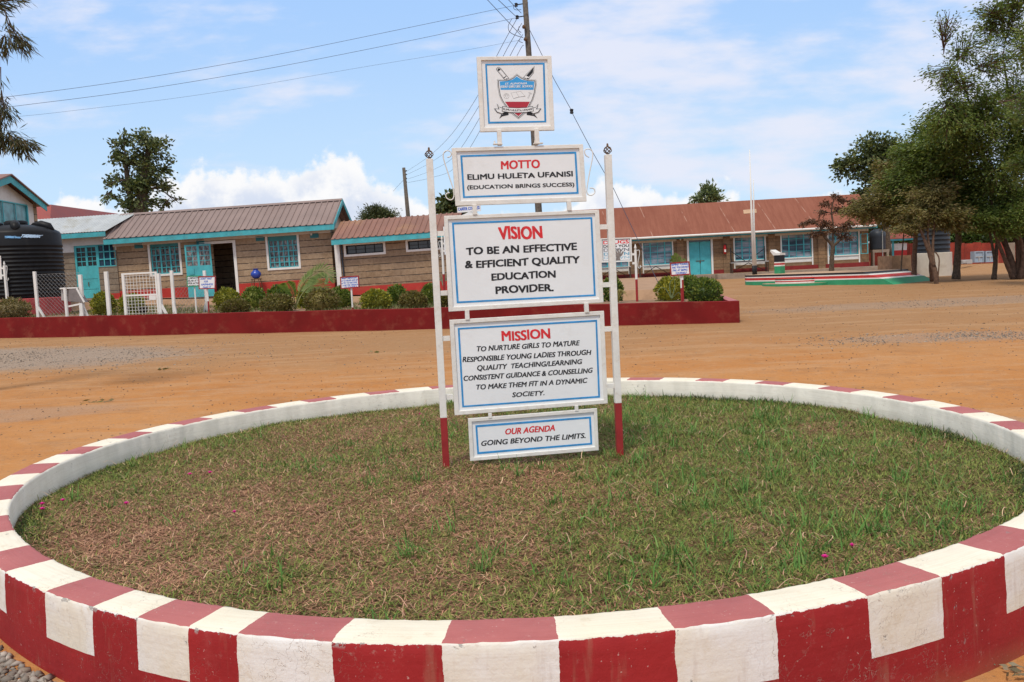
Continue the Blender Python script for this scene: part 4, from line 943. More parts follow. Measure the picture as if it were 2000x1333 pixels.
# ------------------------------------------------------------------ F: big red roof behind, D: gabled house on the far left
Fm = Matrix.Translation(at(95, 420, 58)); Fm = Fm @ Matrix.Rotation(R(24), 4, 'Z')
F_ = thing('red_roof_hall', 'hall with a plain dark red roof behind the grey roofed block', 'building', matrix=Fm); Fi = Fm.inverted()
r0 = Fi @ at(100, 400, 60); r1 = Fi @ at(250, 420.5, 76); hh = r0.z
MB().add([(r0.x - 6, r0.y, r0.z), tuple(r0), tuple(r1), (r0.x - 6, r0.y - 5, r0.z - 2.2), (r0.x, r0.y - 5, r0.z - 2.2), (r1.x, r1.y - 5, r1.z - 2.2), (r0.x - 6, r0.y + 5, r0.z - 2.2), (r0.x, r0.y + 5, r0.z - 2.2), (r1.x, r1.y + 5, r1.z - 2.2)],
         [[3, 4, 1, 0], [4, 5, 2, 1], [0, 1, 7, 6], [1, 2, 8, 7], [2, 5, 8], [0, 6, 3]]).build('roof', M['roofF'], F_)
zg = -at(95, 420, 58).z + .6
MB().box(r0.x - 5.6, r1.x - .4, r0.y - 4, r0.y + 4, zg, r1.z - 2.1).build('wall', M['stoneC'], F_)
PD0 = at(18, 360, 35.6); PD1 = at(70, 390, 38.0); PD0.z = PD1.z = 0
FD = Fac(PD0 - (PD1 - PD0) * 1.6, PD1, level=True)
D_ = thing('gabled_house', 'white gabled house with turquoise barge boards and a turquoise window at the left edge', 'building', matrix=FD.m)
ap = FD.hit(18.5, 345, .35); ev = FD.hit(90, 402, .35); xa = ap[0]; xe = ev[0]; hw = xe - xa; xcn = FD.hit(69.5, 400, 0)[0]
rise = ap[1] - ev[1]
MB().prism([(xa - (xcn - xa), .3), (xcn, .3), (xcn, ev[1] + rise * (xe - xcn) / hw - .1), (xa, ap[1] - .1), (xa - (xcn - xa), ev[1] + rise * (xe - xcn) / hw - .1)], 0, 7).build('wall', M['plaster'], D_)
MB().box(xcn - .28, xcn + .02, -.02, .25, .3, ev[1] + .45).build('corner_stones', M['stoneA'], D_)
bb = MB(); th_ = .24
for s in (1, -1):
    bb.prism([(xa, ap[1] + .02), (xa + s * hw, ev[1] + .02), (xa + s * hw, ev[1] - th_), (xa, ap[1] - th_)][::s], -.38, -.35)
bb.build('barge_board', M['fascia'], D_)
rr_ = MB()
for s in (1, -1): rr_.prism([(xa, ap[1] + .1), (xa + s * (hw + .12), ev[1] + .02), (xa + s * (hw + .12), ev[1] - .03), (xa, ap[1] + .05)][::s], -.45, 7.3)
rr_.build('roof', M['roofC'], D_)
wd_ = (FD.hit(0, 420, 0)[0] - .9, FD.hit(52, 420, 0)[0], FD.hit(30, 441, 0)[1] - .5, FD.hit(30, 397, 0)[1])
window(D_, *wd_, glass_mat('teal_glass', (.07, .25, .27), .3), M['turq'], 3, 1, None, bar=.05, y=-.11)
MB().box(wd_[1] + .02, wd_[1] + .12, -.03, .02, wd_[2], wd_[3]).build('window_jamb', M['turq'], D_)

# ------------------------------------------------------------------ B: long classroom block at the back right
FB = Fac(at(1235, 465.5, 54.6), at(1690, 440.5, 53.6)); OB = .55; X0B = -3.6; X1B = FB.hit(1713, 439)[0]
B_ = thing('classroom_block', 'long classroom block with a plain rust red roof, curtained windows and a turquoise double door', 'building', matrix=FB.m)
ryb = 3.3; rzb = FB.hit(1440, 393, -ryb)[1]; zfl = FB.hit(1450, 532.5, -OB)[1]; XWB = FB.hit(1697, 500, -OB)[0]
zpb = FB.hit(1560, 522, -OB)[1]
WB = [rect4(FB, *q, -OB) for q in (((1172, 473), (1226, 470), (1226, 520.5), (1172, 523)), ((1256, 469.5), (1312, 466.5), (1313, 515.5), (1257, 518.5)), ((1434.5, 461.5), (1492.5, 459), (1494, 507.5), (1436, 510)), ((1526, 457), (1584, 454), (1586, 501.5), (1528, 503.5)), ((1618, 452.5), (1676, 450), (1677, 497), (1619, 499.5)))]
zt = sum(q[3] for q in WB) / 5; zs2 = sum(q[2] for q in WB) / 5; WB = [(q[0], q[1], zs2, zt) for q in WB]
db = rect4(FB, (1345, 464), (1388, 462), (1389.5, 534), (1347, 536), -OB); db = (db[0], db[1], zfl, zt)
b = MB(); wall_holes(b, X0B, XWB, zfl + .0, -.1, [*[(q[0], q[1], zfl + .45, q[3]) for q in WB], (db[0], db[1], zfl - 1, db[3])], .25, OB)
b.box(X0B, X0B + .2, OB + .25, 2 * ryb, zfl, -.1).box(XWB - .2, XWB, OB + .25, 2 * ryb, zfl, -.1).box(X0B + .2, XWB - .2, 2 * ryb - .2, 2 * ryb, zfl, -.1)
b.build('wall', M['stoneB'], B_)
for px in (1328.5, 1419, 1507, 1604):
    x = FB.hit(px, 490, -OB)[0]; MB().box(x - .2, x + .2, OB - .12, OB - .002, zfl, -.12).build('pilaster', M['stoneB'], B_)
for q in WB: MB().box(q[0] - .06, q[1] + .06, OB + .02, OB + .2, zfl + .22, q[2] - .02).build('panel_below_window', M['plaster'], B_)
pb = MB()
for xa_, xb_ in ((X0B, db[0] - .12), (db[1] + .12, XWB)): pb.box(xa_, xb_, OB - .02, OB + .3, zfl, zfl + .24)
pb.build('plinth', M['plinthB'], B_)
for q in WB:
    window(B_, *q, M['glass_curtain'], M['turq'], 4, 4, None, bar=.035, y=OB + .03, wide=(1, 3))
    MB().box(q[0] - .08, q[0] - .003, OB - .02, OB + .1, zfl + .25, q[3] + .02).box(q[1] + .003, q[1] + .08, OB - .02, OB + .1, zfl + .25, q[3] + .02).box(q[0] - .08, q[1] + .08, OB - .03, OB + .1, q[2] - .06, q[2] - .002).build('window_surround', M['white'], B_)
MB().box(db[0] - .12, db[0] - .002, OB - .02, OB + .1, zfl, zt + .05).build('door_jamb', M['white'], B_)
MB().box(db[1] + .002, db[1] + .12, OB - .02, OB + .1, zfl, zt + .05).build('door_jamb', M['white'], B_)
d_ = bpy.data.objects.new('door', None); col.objects.link(d_); d_.parent = B_; zlt = FB.hit(1367, 472.5, -OB)[1]; xm = (db[0] + db[1]) / 2
for xa_, xb_ in ((db[0], xm - .01), (xm + .01, db[1])): MB().box(xa_, xb_, OB + .06, OB + .1, zfl, zlt).build('leaf', M['turq'], d_, bevel=.01)
MB().box(xm - .25, xm + .25, OB + .035, OB + .06, zfl + .82, zfl + .86).box(xm - .03, xm + .03, OB + .03, OB + .06, zfl + .7, zfl + .8).build('bolt', M['rust'], d_)
MB().box(db[0], db[1], OB + .15, OB + .17, zlt, zt).build('fanlight', M['glass_dark'], d_)
ca = FB.hit(1679, 473, -OB)[0]; cs = MB(); cs.box(ca, ca + .04, OB - .16, OB - .12, zs2, zt - .3).box(ca + .32, ca + .36, OB - .42, OB - .38, zs2, zt - .3)
for z in (zs2 + .02, (zs2 + zt - .3) / 2, zt - .32): cs.beam((ca + .02, OB - .14, z), (ca + .34, OB - .4, z), .035, .035)
cs.build('open_casement', M['turq'], B_)
rb_ = MB(); E0, E1 = X0B - .4, X1B
R0 = FB.hit(1673, 378.5, -ryb)[0]; thk = .03
R0 = E1
rb_.add([(E0, -.1, .02), (E1, -.1, .02), (E1, ryb, rzb), (E0, ryb, rzb), (E0, 2 * ryb + .1, .02), (E1, 2 * ryb + .1, .02)] + [(E0, -.1, .02 - thk), (E1, -.1, .02 - thk), (E1, ryb, rzb - thk), (E0, ryb, rzb - thk), (E0, 2 * ryb + .1, .02 - thk), (E1, 2 * ryb + .1, .02 - thk)],
        [[0, 1, 2, 3], [3, 2, 5, 4], [9, 8, 7, 6], [10, 11, 8, 9], [0, 6, 7, 1], [1, 7, 8, 2], [2, 8, 11, 5], [5, 11, 10, 4], [4, 10, 9, 3], [3, 9, 6, 0]])
rbo = rb_.build('roof', M['roofB'], B_)
def on_roof(px, py):
    o = FB.i @ Vector((0, 0, CAM_Z)); d = FB.i.to_3x3() @ ray(px, py); n = Vector((0, -(rzb - .02), ryb + .1)).normalized(); p0 = Vector((0, -.1, .02)); t = (p0 - o).dot(n) / d.dot(n); return o + d * t + n * .02
pp_ = [on_roof(*q) for q in ((1451.5, 411), (1477, 409), (1478, 416.5), (1452.5, 418.5))]
MB().add([tuple(q) for q in pp_] + [tuple(q + Vector((0, .01, -.012))) for q in pp_], [[3, 2, 1, 0], [4, 5, 6, 7], [0, 1, 5, 4], [1, 2, 6, 5], [2, 3, 7, 6], [3, 0, 4, 7]]).build('roof_light', M['screed'], rbo)
for xg in (X0B + .1, XWB - .1): MB().add([(xg, OB, -.1), (xg, 2 * ryb, -.1), (xg, ryb, rzb - .1), (xg + .08, OB, -.1), (xg + .08, 2 * ryb, -.1), (xg + .08, ryb, rzb - .1)], [[0, 1, 2], [5, 4, 3], [0, 2, 5, 3], [1, 4, 5, 2]]).build('gable', M['stoneB'], B_)
MB().box(E0, E1, -.06, -.02, -.2, -.0).build('fascia', M['teal_dark'], B_)
MB().tube([(E0, -.14, -.03), (E1 - .1, -.14, -.05)], .065, 8).build('gutter', M['white'], B_)
MB().box(X0B, XWB, OB - .04, OB + .2, -.32, -.1).build('ring_beam', M['cream'], B_)
x, z = FB.hit(1357, 461.5, -OB + .1); MB().lathe([(.02, -.06), (.14, -.05), (.15, 0), (.1, .05)], 12, (x, OB - .15, z)).build('bulkhead_lamp', M['white'], B_)
x, z = FB.hit(1329, 467, -OB + .3); MB().lathe([(.02, -.1), (.05, -.06), (.05, -.02), (.02, .03), (.015, .2)], 10, (x, OB - .3, z)).build('hanging_bulb', M['white'], B_)
MB().box(X0B + .25, XWB - .25, OB + .3, 2 * ryb - .3, zfl, zfl + .03).build('floor', M['floor_in'], B_)
# veranda platform in front of the classrooms
MB_pl = MB(); zp = zfl - .02
tag(MB().box(X0B - 1, db[0] - .1, -1.0, OB + .2, zp - .7, zp).box(db[0] - .1, db[1] + .1, -.2, OB + .2, zp - .7, zp - .001).box(db[1] + .1, FB.hit(1729, 520)[0], -1.0, OB + .2, zp - .7, zp).build('veranda', M['concrete'], None), kind='structure').matrix_world = FB.m
# extinguisher
x, z = FB.hit(1415.5, 486, -OB + .18); ex = thing('fire_extinguisher', 'red fire extinguisher hung on a pilaster right of the turquoise double door', 'extinguisher', matrix=FB.m @ Matrix.Translation((x, OB - .22, z - .33)))
MB().lathe([(.06, 0), (.085, .02), (.085, .46), (.06, .54), (.03, .57)], 16).build('cylinder', mat('extinguisher_red', (.5, .02, .02), .35, .05), ex, smooth=True)
MB().box(-.03, .03, -.03, .03, .57, .63).tube([(0, -.02, .62), (.1, -.04, .6), (.1, -.03, .3)], .012, 6).build('valve', M['black'], ex); MB().box(-.05, .05, -.09, -.086, .12, .28).build('instruction_label', M['white'], ex)
# desks along the classroom wall
def wall_desk(px0, px1, pyt, lab, rails):
    x0 = FB.hit(px0, pyt, -OB + .7)[0]; x1 = FB.hit(px1, pyt, -OB + .7)[0]; zt_ = FB.hit((px0 + px1) / 2, pyt, -OB + .7)[1]; y0, y1 = OB - .95, OB - .3
    t = thing('long_desk', lab, 'table', matrix=FB.m @ Matrix.Translation((x0, 0, 0)), group='long desks along the classroom wall'); L = x1 - x0
    MB().box(0, L, y0, y1, zt_ - .05, zt_).build('desk_top', M['steel_grey'], t)
    for a in (.05, L - .05):
        for y in (y0 + .05, y1 - .05): MB().box(a - .035, a + .035, y - .03, y + .03, zp, zt_ - .05).build('leg', M['wood'], t)
    b = MB().beam((.1, y1 - .1, zp + .08), (L * .5, y1 - .1, zt_ - .07), .04, .04).beam((L - .1, y1 - .13, zp + .08), (L * .5, y1 - .13, zt_ - .07), .04, .04); b.build('brace', M['wood'], t)
    if rails:
        b = MB()
        for s in (.08, L - .12): b.box(s - .03, s + .03, y1 - .1, y1 - .05, zt_, zt_ + .9)
        b.beam((.08, y1 - .06, zt_ + .7), (L * .42, y1 - .06, zt_ + .04), .04, .04).beam((L - .12, y1 - .06, zt_ + .75), (L * .5, y1 - .06, zt_ + .04), .04, .04); b.box(.06, L - .1, y1 - .1, y1 - .04, zt_ + .001, zt_ + .06)
        b.build('upturned_frame', M['black'], t)
wall_desk(1248, 1315, 518.5, 'long grey topped desk under the window left of the turquoise double door', False)
wall_desk(1427, 1500, 511.5, 'long desk carrying an upturned metal frame, behind the flagpoles', True)
wall_desk(1165, 1232, 522, 'long desk half hidden by the anti drugs sign', False)

# ------------------------------------------------------------------ garden wall and bed
GW0 = at(0, 622, 27.8); GW1 = at(1443, 588, 20.96); gdir = (GW1 - GW0); gdir.z = 0; GL = gdir.length; gdir.normalize(); gn = Vector((-gdir.y, gdir.x, 0))
def gtop(s): return GW0.z + (GW1.z - GW0.z) * s / GL
def wl(px, py, off):
    r = ray(px, py); o = GW0 + gn * off; t = (o.x * gn.x + o.y * gn.y) / (r.x * gn.x + r.y * gn.y); return r * t + Vector((0, 0, CAM_Z))
def bedz(p): return gtop((Vector((p[0], p[1], 0)) - Vector((GW0.x, GW0.y, 0))).dot(gdir)) - .07
def gw_pt(s, off, z): p = Vector((GW0.x, GW0.y, 0)) + gdir * s + gn * off; return (p.x, p.y, z)
b = MB(); S0, NS = -9.0, 40; vs = []
for i in range(NS + 1):
    s = S0 + (GL - S0) * i / NS; t = gtop(s) + .006 * math.sin(i * 1.7)
    g = float(ground_z(*gw_pt(s, 0, 0)[:2]))
    vs += [gw_pt(s, -.01, g - .3), gw_pt(s, .0, t - .01), gw_pt(s, .012, t), gw_pt(s, .2, t), gw_pt(s, .21, t - .5)]
fs = []; b.mat(0)
for i in range(NS):
    o = i * 5
    for q in range(4): fs.append([o + q, o + 5 + q, o + 6 + q, o + 1 + q])
b.add(vs, fs); e = NS * 5; b.add([vs[e + q] for q in range(5)], [[0, 1, 2, 3, 4]])
RE = Vector((6.05, 25.8, 0)); c0 = Vector(gw_pt(GL, 0, 0)); rd = (RE - c0).normalized(); rn = Vector((rd.y, -rd.x, 0)); zt_ = gtop(GL)
a0, a1 = c0 + rd * .12, RE
pts = [(a0 + rn * .0, a1), (a0 - rn * .22, a1 - rn * .22)]
b.mat(0); b.add([(pts[0][0].x, pts[0][0].y, -.2), (pts[0][1].x, pts[0][1].y, -.2), (pts[0][1].x, pts[0][1].y, zt_ + .01), (pts[0][0].x, pts[0][0].y, zt_ + .002)], [[0, 1, 2, 3]])
b.add([(pts[1][0].x, pts[1][0].y, -.2), (pts[1][1].x, pts[1][1].y, -.2), (pts[1][1].x, pts[1][1].y, zt_ + .01), (pts[1][0].x, pts[1][0].y, zt_ + .002)], [[3, 2, 1, 0]])
b.mat(1); b.add([(pts[0][0].x, pts[0][0].y, zt_ + .002), (pts[0][1].x, pts[0][1].y, zt_ + .01), (pts[1][1].x, pts[1][1].y, zt_ + .01), (pts[1][0].x, pts[1][0].y, zt_ + .002)], [[0, 1, 2, 3]])
tag(b.build('garden_wall', [M['gwall'], M['gwalltop']]), 'long low dark red garden wall running across behind the round planter', 'wall')
# bed, bank and terrace
cols_ = [(-330, 606, 37, 592, 43), (0, 604, 36.5, 589, 42.2), (231, 602, 37.6, 585, 41.8), (300, 601, 37.8, 584, 41.6), (480, 598, 34.5, 581.5, 41.1), (691, 594, 31, 579, 40.3), (880, 588, 28.3, 571.5, 39.8), (1206, 580, 26, 544.5, 54), (1335, 576.5, 25.6, 539, 53.6)]
BV = []; TV = []; PV = []
for px, pyb, Yb, pyw, Yw in cols_:
    pb_ = at(px, pyb, Yb); zb_ = bedz(pb_); s = (Vector((pb_.x, pb_.y, 0)) - Vector((GW0.x, GW0.y, 0))).dot(gdir); fr0 = Vector(gw_pt(s, .15, zb_)) if px < 1300 else Vector((5.55, 21.3, gtop(GL) - .07))
    pb_.z = zb_
    BV.append([fr0.lerp(pb_, t) + Vector((0, 0, .03 * math.sin(px + 5 * t))) for t in (0, .33, .66, 1)])
    top = pb_ + Vector((0, .25, .26)); pw = at(px, pyw, Yw)
    TV.append([pb_ - Vector((0, 0, .05)), top] + [top.lerp(pw, t) for t in (.25, .5, .75, 1)])
BV[-1][-1] = Vector((5.9, 25.6, gtop(GL) - .07))
def strip(name, rows, m, kind='structure'):
    n = len(rows[0]); V = [tuple(p) for r in rows for p in r]; F = [[i * n + j, (i + 1) * n + j, (i + 1) * n + j + 1, i * n + j + 1] for i in range(len(rows) - 1) for j in range(n - 1)]
    o = MB().add(V, F).build(name, m); return tag(o, kind=kind)
strip('garden_soil', BV, M['earth']); strip('terrace', TV, M['earth'] if False else mat('tan_earth', (.36, .22, .13), .95, .18, 2.5, bump=.5, bscale=9, dirt=(.22, .15, .1), dirt_amt=.4))
strip('pavement', [[r[2] + Vector((0, 0, .05)), r[2].lerp(r[5], .5) + Vector((0, 0, .05)), r[5] + Vector((0, 0, .02))] for r in TV[1:7]] + [[TV[6][2] + Vector((.1, 0, -.1)), TV[6][3] + Vector((.1, 0, -.1)), TV[6][5] + Vector((.1, 0, -.1))]], M['pave'])
# rough grass on the bed
n_ = 14000; s_ = rng.uniform(-2, GL - 7.5, n_); o_ = rng.uniform(.25, 9, n_) * np.clip((GL + 3 - s_) / GL, .22, 1); P_ = np.array([gw_pt(a, c, 0) for a, c in zip(s_, o_)]); hs_ = fld(P_[:, 0] * .5, P_[:, 1] * .5) > -.1; P_ = P_[hs_]; n_ = len(P_)
zz_ = np.array([bedz(p) for p in P_]) + .01
vg = blades(P_[:, 0], P_[:, 1], zz_, rng.uniform(.06, .16, n_), rng.uniform(.012, .025, n_), rng.uniform(.5, 1.4, n_), rng.uniform(0, 6.28, n_), rng.uniform(0, .5, n_), pick([(.12, .15, .05), (.16, .17, .07), (.09, .12, .04), (.24, .18, .09)], n_))
tag(np_mesh('bed_grass', vg[0], vg[1], attr_mat('bed_blades', .2), colors=vg[2]), 'thin rough grass on the raised bed behind the red garden wall', 'grass', kind='stuff')

# ------------------------------------------------------------------ foliage
def leaf_cloud(pts, ln, wd, flat=.5, droop=0.0, dirs=None):
    """diamond leaves at pts"""
    pts = np.asarray(pts, float); n = len(pts); L = ln * rng.uniform(.6, 1.3, n); W = wd * rng.uniform(.7, 1.3, n)
    d = rng.normal(0, 1, (n, 3)) if dirs is None else dirs + rng.normal(0, .45, (n, 3)); d[:, 2] = d[:, 2] * flat - droop; d /= np.linalg.norm(d, axis=1)[:, None]
    u = rng.normal(0, 1, (n, 3)) * np.array([.7, .7, 1]); s = np.cross(d, u); s /= np.linalg.norm(s, axis=1)[:, None] + 1e-9
    V = np.stack([pts, pts + d * (L * .5)[:, None] + s * (W / 2)[:, None], pts + d * L[:, None], pts + d * (L * .5)[:, None] - s * (W / 2)[:, None]], 1).reshape(-1, 3)
    return V, np.arange(n * 4).reshape(n, 4)
BUSHM = {'yellow': leaf_mat('bush_yellow_green', [(0.0725, 0.1015, 0.0217), (0.1885, 0.203, 0.029), (0.348, 0.3045, 0.0362), (0.145, 0.1668, 0.029), (0.493, 0.4205, 0.0435)]), 'green': leaf_mat('bush_green', [(0.0467, 0.0761, 0.0174), (0.1000, 0.1522, 0.0290), (0.1667, 0.2132, 0.0406), (0.2501, 0.2588, 0.0435)]),
         'brown': leaf_mat('bush_brownish', [(0.0725, 0.0653, 0.0232), (0.145, 0.1232, 0.0406), (0.2175, 0.145, 0.058), (0.1232, 0.1305, 0.0319), (0.29, 0.232, 0.0725)]), 'olive': leaf_mat('bush_olive_brown', [(.1, .085, .035), (.2, .16, .07), (.28, .21, .1), (.07, .07, .03)])}
def bush(px, pyt, pyb, wpx, kind, lab, off, low=True, ragged=.0):
    base = wl(px, pyb, off); zb_ = bedz(base)
    k_ = base.y / FPX; topz = at(px, pyt, base.y).z; h = max(.3, topz - zb_); r = wpx * k_ / 2 * .92
    n = int(1000 + 1300 * r); d = rng.normal(0, 1, (n, 3)); d[:, 2] = np.abs(d[:, 2]) * (1 if True else 1); d /= np.linalg.norm(d, axis=1)[:, None]
    rad = rng.uniform(.72, 1.02, n) ** .6 + ragged * rng.normal(0, .14, n)
    lump = 1 + .08 * np.sin(d[:, 0] * 6 + px) * np.sin(d[:, 1] * 5 + d[:, 2] * 6)
    P = d * (rad * lump)[:, None] * np.array([r, r, h * .58]); P[:, 2] += h * .40
    lowm = rng.uniform(0, 1, n) < .35; P[lowm, 2] = rng.uniform(.02, h * .42, lowm.sum()); P[lowm, :2] *= .97
    V, F = leaf_cloud(P, .085, .05, .8, -.15, d)
    # woody heart so nothing shows through
    hv = []; hf = []
    for i in range(7):
        for j in range(12):
            t = i / 6; rr = r * .8 * math.sin(math.pi * (.12 + .86 * t)) ** .5; hv.append((rr * math.cos(j * .5236), rr * math.sin(j * .5236), h * (.02 + .86 * t)))
    for i in range(6):
        for j in range(12): hf.append([i * 12 + j, i * 12 + (j + 1) % 12, (i + 1) * 12 + (j + 1) % 12, (i + 1) * 12 + j])
    V = np.concatenate([V, np.array(hv)]); F = np.concatenate([F, np.array(hf) + n * 4])
    o = np_mesh('round_bush', V, F, BUSHM[kind]); o.location = (base.x, base.y, zb_ - .02); tag(o, lab, 'bush', 'clipped bushes in the raised bed'); return o
for a in [(445, 562, 606, 54, 'yellow', 'yellow topped round bush just right of the open blue door', 3.2), (460, 585, 612, 57, 'brown', 'small low bush at the wall in front of the yellow topped bush', 1.1), (497, 560, 602, 48, 'green', 'dark green bush below the blue water pot', 3.4), (546, 556, 594, 48, 'green', 'green bush partly behind a wide brownish bush, left of the palm', 4.4),
          (542, 575, 611, 68, 'brown', 'wide brownish bush at the wall left of the young palm', 1.2), (602, 557, 602, 42, 'yellow', 'light green bush directly behind the young palm', 3.2), (630, 563, 609, 70, 'brown', 'largest brownish bush, right of the young palm at the wall', 1.2), (664, 560, 602, 50, 'green', 'green bush behind the white post of the important message sign', 3.2),
          (735, 565, 608, 60, 'yellow', 'yellowish brown bush alone right of the important message sign', 1.3), (776, 556, 596, 42, 'green', 'small dark green bush in the back row near the left board post', 3.6), (808, 569, 606, 56, 'brown', 'brownish bush at the wall, nearest the left notice board post', 1.2), (843, 554, 594, 40, 'green', 'green bush half hidden by the left notice board post', 3.4), (872, 575, 605, 34, 'brown', 'brown bush seen through the gap between post and vision panel', 1.3),
          (204, 570, 613, 48, 'yellow', 'round yellow green bush beside the white post left of the gate', 2.6), (258, 573, 613, 50, 'yellow', 'round green bush seen through the white mesh gate', 2.6), (1196, 541, 580, 40, 'green', 'green bush just right of the vision panel behind grassy leaves', 3.4),
          (1308, 541, 580, 56, 'yellow', 'yellow green bush left of the remind yourself sign post', 2.6), (1346, 538, 580, 50, 'green', 'dark green bush behind the remind yourself sign posts', 3.8), (1377, 543, 592, 72, 'green', 'biggest green bush at the right end of the garden wall', 1.4)]:
    bush(*a)
o = bush(22, 583, 621, 78, 'olive', 'ragged brownish bush at the wall on the far left', .75, ragged=.6)

def frond_plant(px, pyb, off, fronds, m, name, lab, cat, lf=.28, wd=.03, stemw=.02, stepn=26):
    base = wl(px, pyb, off); t = thing(name, lab, cat, (base.x, base.y, bedz(base)))
    st = MB(); LV = []; LF = []; o = 0
    for pts in fronds:
        path = smooth_path([at(x, y, base.y - dy) - t.location for x, y, dy in pts], 6)
        st.tube(path, [stemw * (1 - .8 * i / len(path)) for i in range(len(path))], 5)
        if lf:
            m_ = len(path)
            for i in range(int(m_ * .35), m_ - 1):
                for q in range(3):
                    p = path[i].lerp(path[i + 1], q / 3); d = (path[i + 1] - path[i]).normalized(); u = (i + q / 3 - m_ * .35) / (m_ * .65); l = lf * math.sin(math.pi * (.15 + .8 * u)) ** .7
                    for s in (-1, 1):
                        sd = (d.cross(Vector((0, 1, .1))).normalized() * s * .8 + d * .75 + Vector((0, .2 * s, -.25))).normalized(); wv = d * wd * .5
                        LV += [tuple(p), tuple(p + sd * l * .5 + wv), tuple(p + sd * l), tuple(p + sd * l * .5 - wv)]; LF.append([o, o + 1, o + 2, o + 3]); o += 4
    st.build('stalk', m[0], t, smooth=True)
    if LV: np_mesh('leaf', LV, LF, m[1], t)
    return t
palm = [mat('palm_stalk', (.2, .2, .07), .6, .1), leaf_mat('palm_leaflets', [(.1, .15, .04), (.18, .24, .07), (.25, .3, .1)], .4)]
frond_plant(577, 604, 1.9, [[(577, 604, 0), (583, 575, 0), (600, 545, .1), (625, 529, .2), (640, 535, .3), (643, 548, .4)], [(577, 604, 0), (574, 580, .1), (566, 560, .3), (560, 552, .5)], [(577, 604, 0), (588, 578, -.2), (605, 560, -.3), (625, 557, -.4), (634, 566, -.4)], [(577, 604, 0), (585, 570, -.3), (596, 552, -.6), (610, 540, -.7)]], palm, 'young_palm', 'young palm with one tall arching feathery frond among the bushes', 'palm', .36, .035)
grassy = [mat('arching_stalk', (.28, .24, .07), .6, .15), leaf_mat('arching_leaf', [(.2, .2, .06), (.3, .27, .08), (.4, .33, .1)], .3)]
fr = []
for i in range(34):
    a = rng.uniform(-1, 1); fr.append([(1205 + 3 * a, 590, 0), (1205 + a * 12, 572 - 6 * rng.uniform(0, 1), .1 * rng.normal()), (1205 + a * 24, 566 + 14 * abs(a) * rng.uniform(.3, 1.2), .3 * rng.normal())])
frond_plant(1205, 592, 1.5, fr, grassy, 'grassy_plant', 'yellowish grassy plant beside the right notice board post', 'plant', 0, 0, .012)
frond_plant(1312, 582, 1.6, [[(1312, 584, 0), (1300, 565, 0), (1290, 563, .1), (1283, 573, .2)], [(1312, 584, 0), (1318, 560, 0), (1317, 545, 0)], [(1312, 584, 0), (1325, 572, .2), (1331, 580, .4)], [(1312, 584, 0), (1308, 556, 0), (1318, 540, 0)]], [mat('lily_leaf', (.16, .2, .09), .5, .1), None], 'lily_plant', 'slim leaved plant arching in front of the remind yourself sign', 'plant', 0, 0, .016)
frond_plant(866, 548, 4.6, [[(866, 560, 0), (864, 545, 0), (858, 536, .1)], [(866, 560, 0), (867, 542, 0), (868, 530, 0)], [(866, 560, 0), (870, 545, 0), (874, 536, .1)], [(866, 560, 0), (862, 548, 0), (855, 543, .1)], [(866, 560, 0), (869, 550, 0), (876, 546, .1)]], [mat('pale_leaf', (.22, .27, .17), .5, .1), None], 'slim_plant', 'pale leaved slim plant at the foot of the career sign', 'plant', 0, 0, .02)
frond_plant(1325, 545, 5.5, [[(1325, 560, 0), (1326, 525, 0), (1322, 505, .1), (1316, 498, .2)], [(1325, 560, 0), (1327, 520, 0), (1332, 506, 0)], [(1325, 560, 0), (1324, 520, 0), (1318, 508, 0), (1312, 505, 0)]], palm, 'spiky_plant', 'grey green spiky plant showing above the remind yourself sign', 'plant', .16, .018)

# ------------------------------------------------------------------ small message signs in the bed
def msg_sign(tl, tr, br, bl, off, posts, rows, framem, lab, tcol, extra=None):
    A0 = wl((tl[0] + bl[0]) / 2, bl[1], off); A1 = wl((tr[0] + br[0]) / 2, br[1], off); F = Fac(Vector((A0.x, A0.y, 0)), Vector((A1.x, A1.y, 0)), level=True)
    t = thing('message_sign', lab, 'sign', matrix=F.m, group='small message signs in the raised bed'); q = [F.hit(*c) for c in (tl, tr, br, bl)]
    board = MB().prism(q, -.012, .012).build('board', M['signwhite'], t)
    cx = sum(a[0] for a in q) / 4; cz = sum(a[1] for a in q) / 4; wf = .05
    inn_ = [(cx + (a[0] - cx) * (1 - wf / abs(a[0] - cx) * .6), cz + (a[1] - cz) * (1 - wf / abs(a[1] - cz) * .6)) for a in q]
    MB().ring(q, inn_, -.022, .014).build('frame', framem, board)
    for body, fb, fl, frr, fh in rows:      # fractions: baseline, left, right, cap height
        lerp = lambda u, v: tuple(q[3][k_] * (1 - u) * (1 - v) + q[2][k_] * u * (1 - v) + q[1][k_] * u * v + q[0][k_] * (1 - u) * v for k_ in (0, 1))
        text('lettering', body, tcol, board, lerp(fl, fb), lerp(frr, fb), lerp(fl, fb + fh), -.0135, .2, .05)
    for px, pt, pb_, split in posts:
        x0, z0 = F.hit(px, pt, -.03); x1, z1 = F.hit(px + (pb_ - pt) * .045, pb_, -.03); zs2_ = F.hit(px, split, -.03)[1] if split else z1 - .3; g = MB().mat(0)
        g.tube([((x0 + x1) / 2, .035, zs2_), ((x0 + x1) / 2, .035, z0)], .024, 8).mat(1).tube([((x0 + x1) / 2, .035, z1 - .12), ((x0 + x1) / 2, .035, zs2_)], .024, 8); g.build('post', [M['white'], M['postred']], t)
    return t
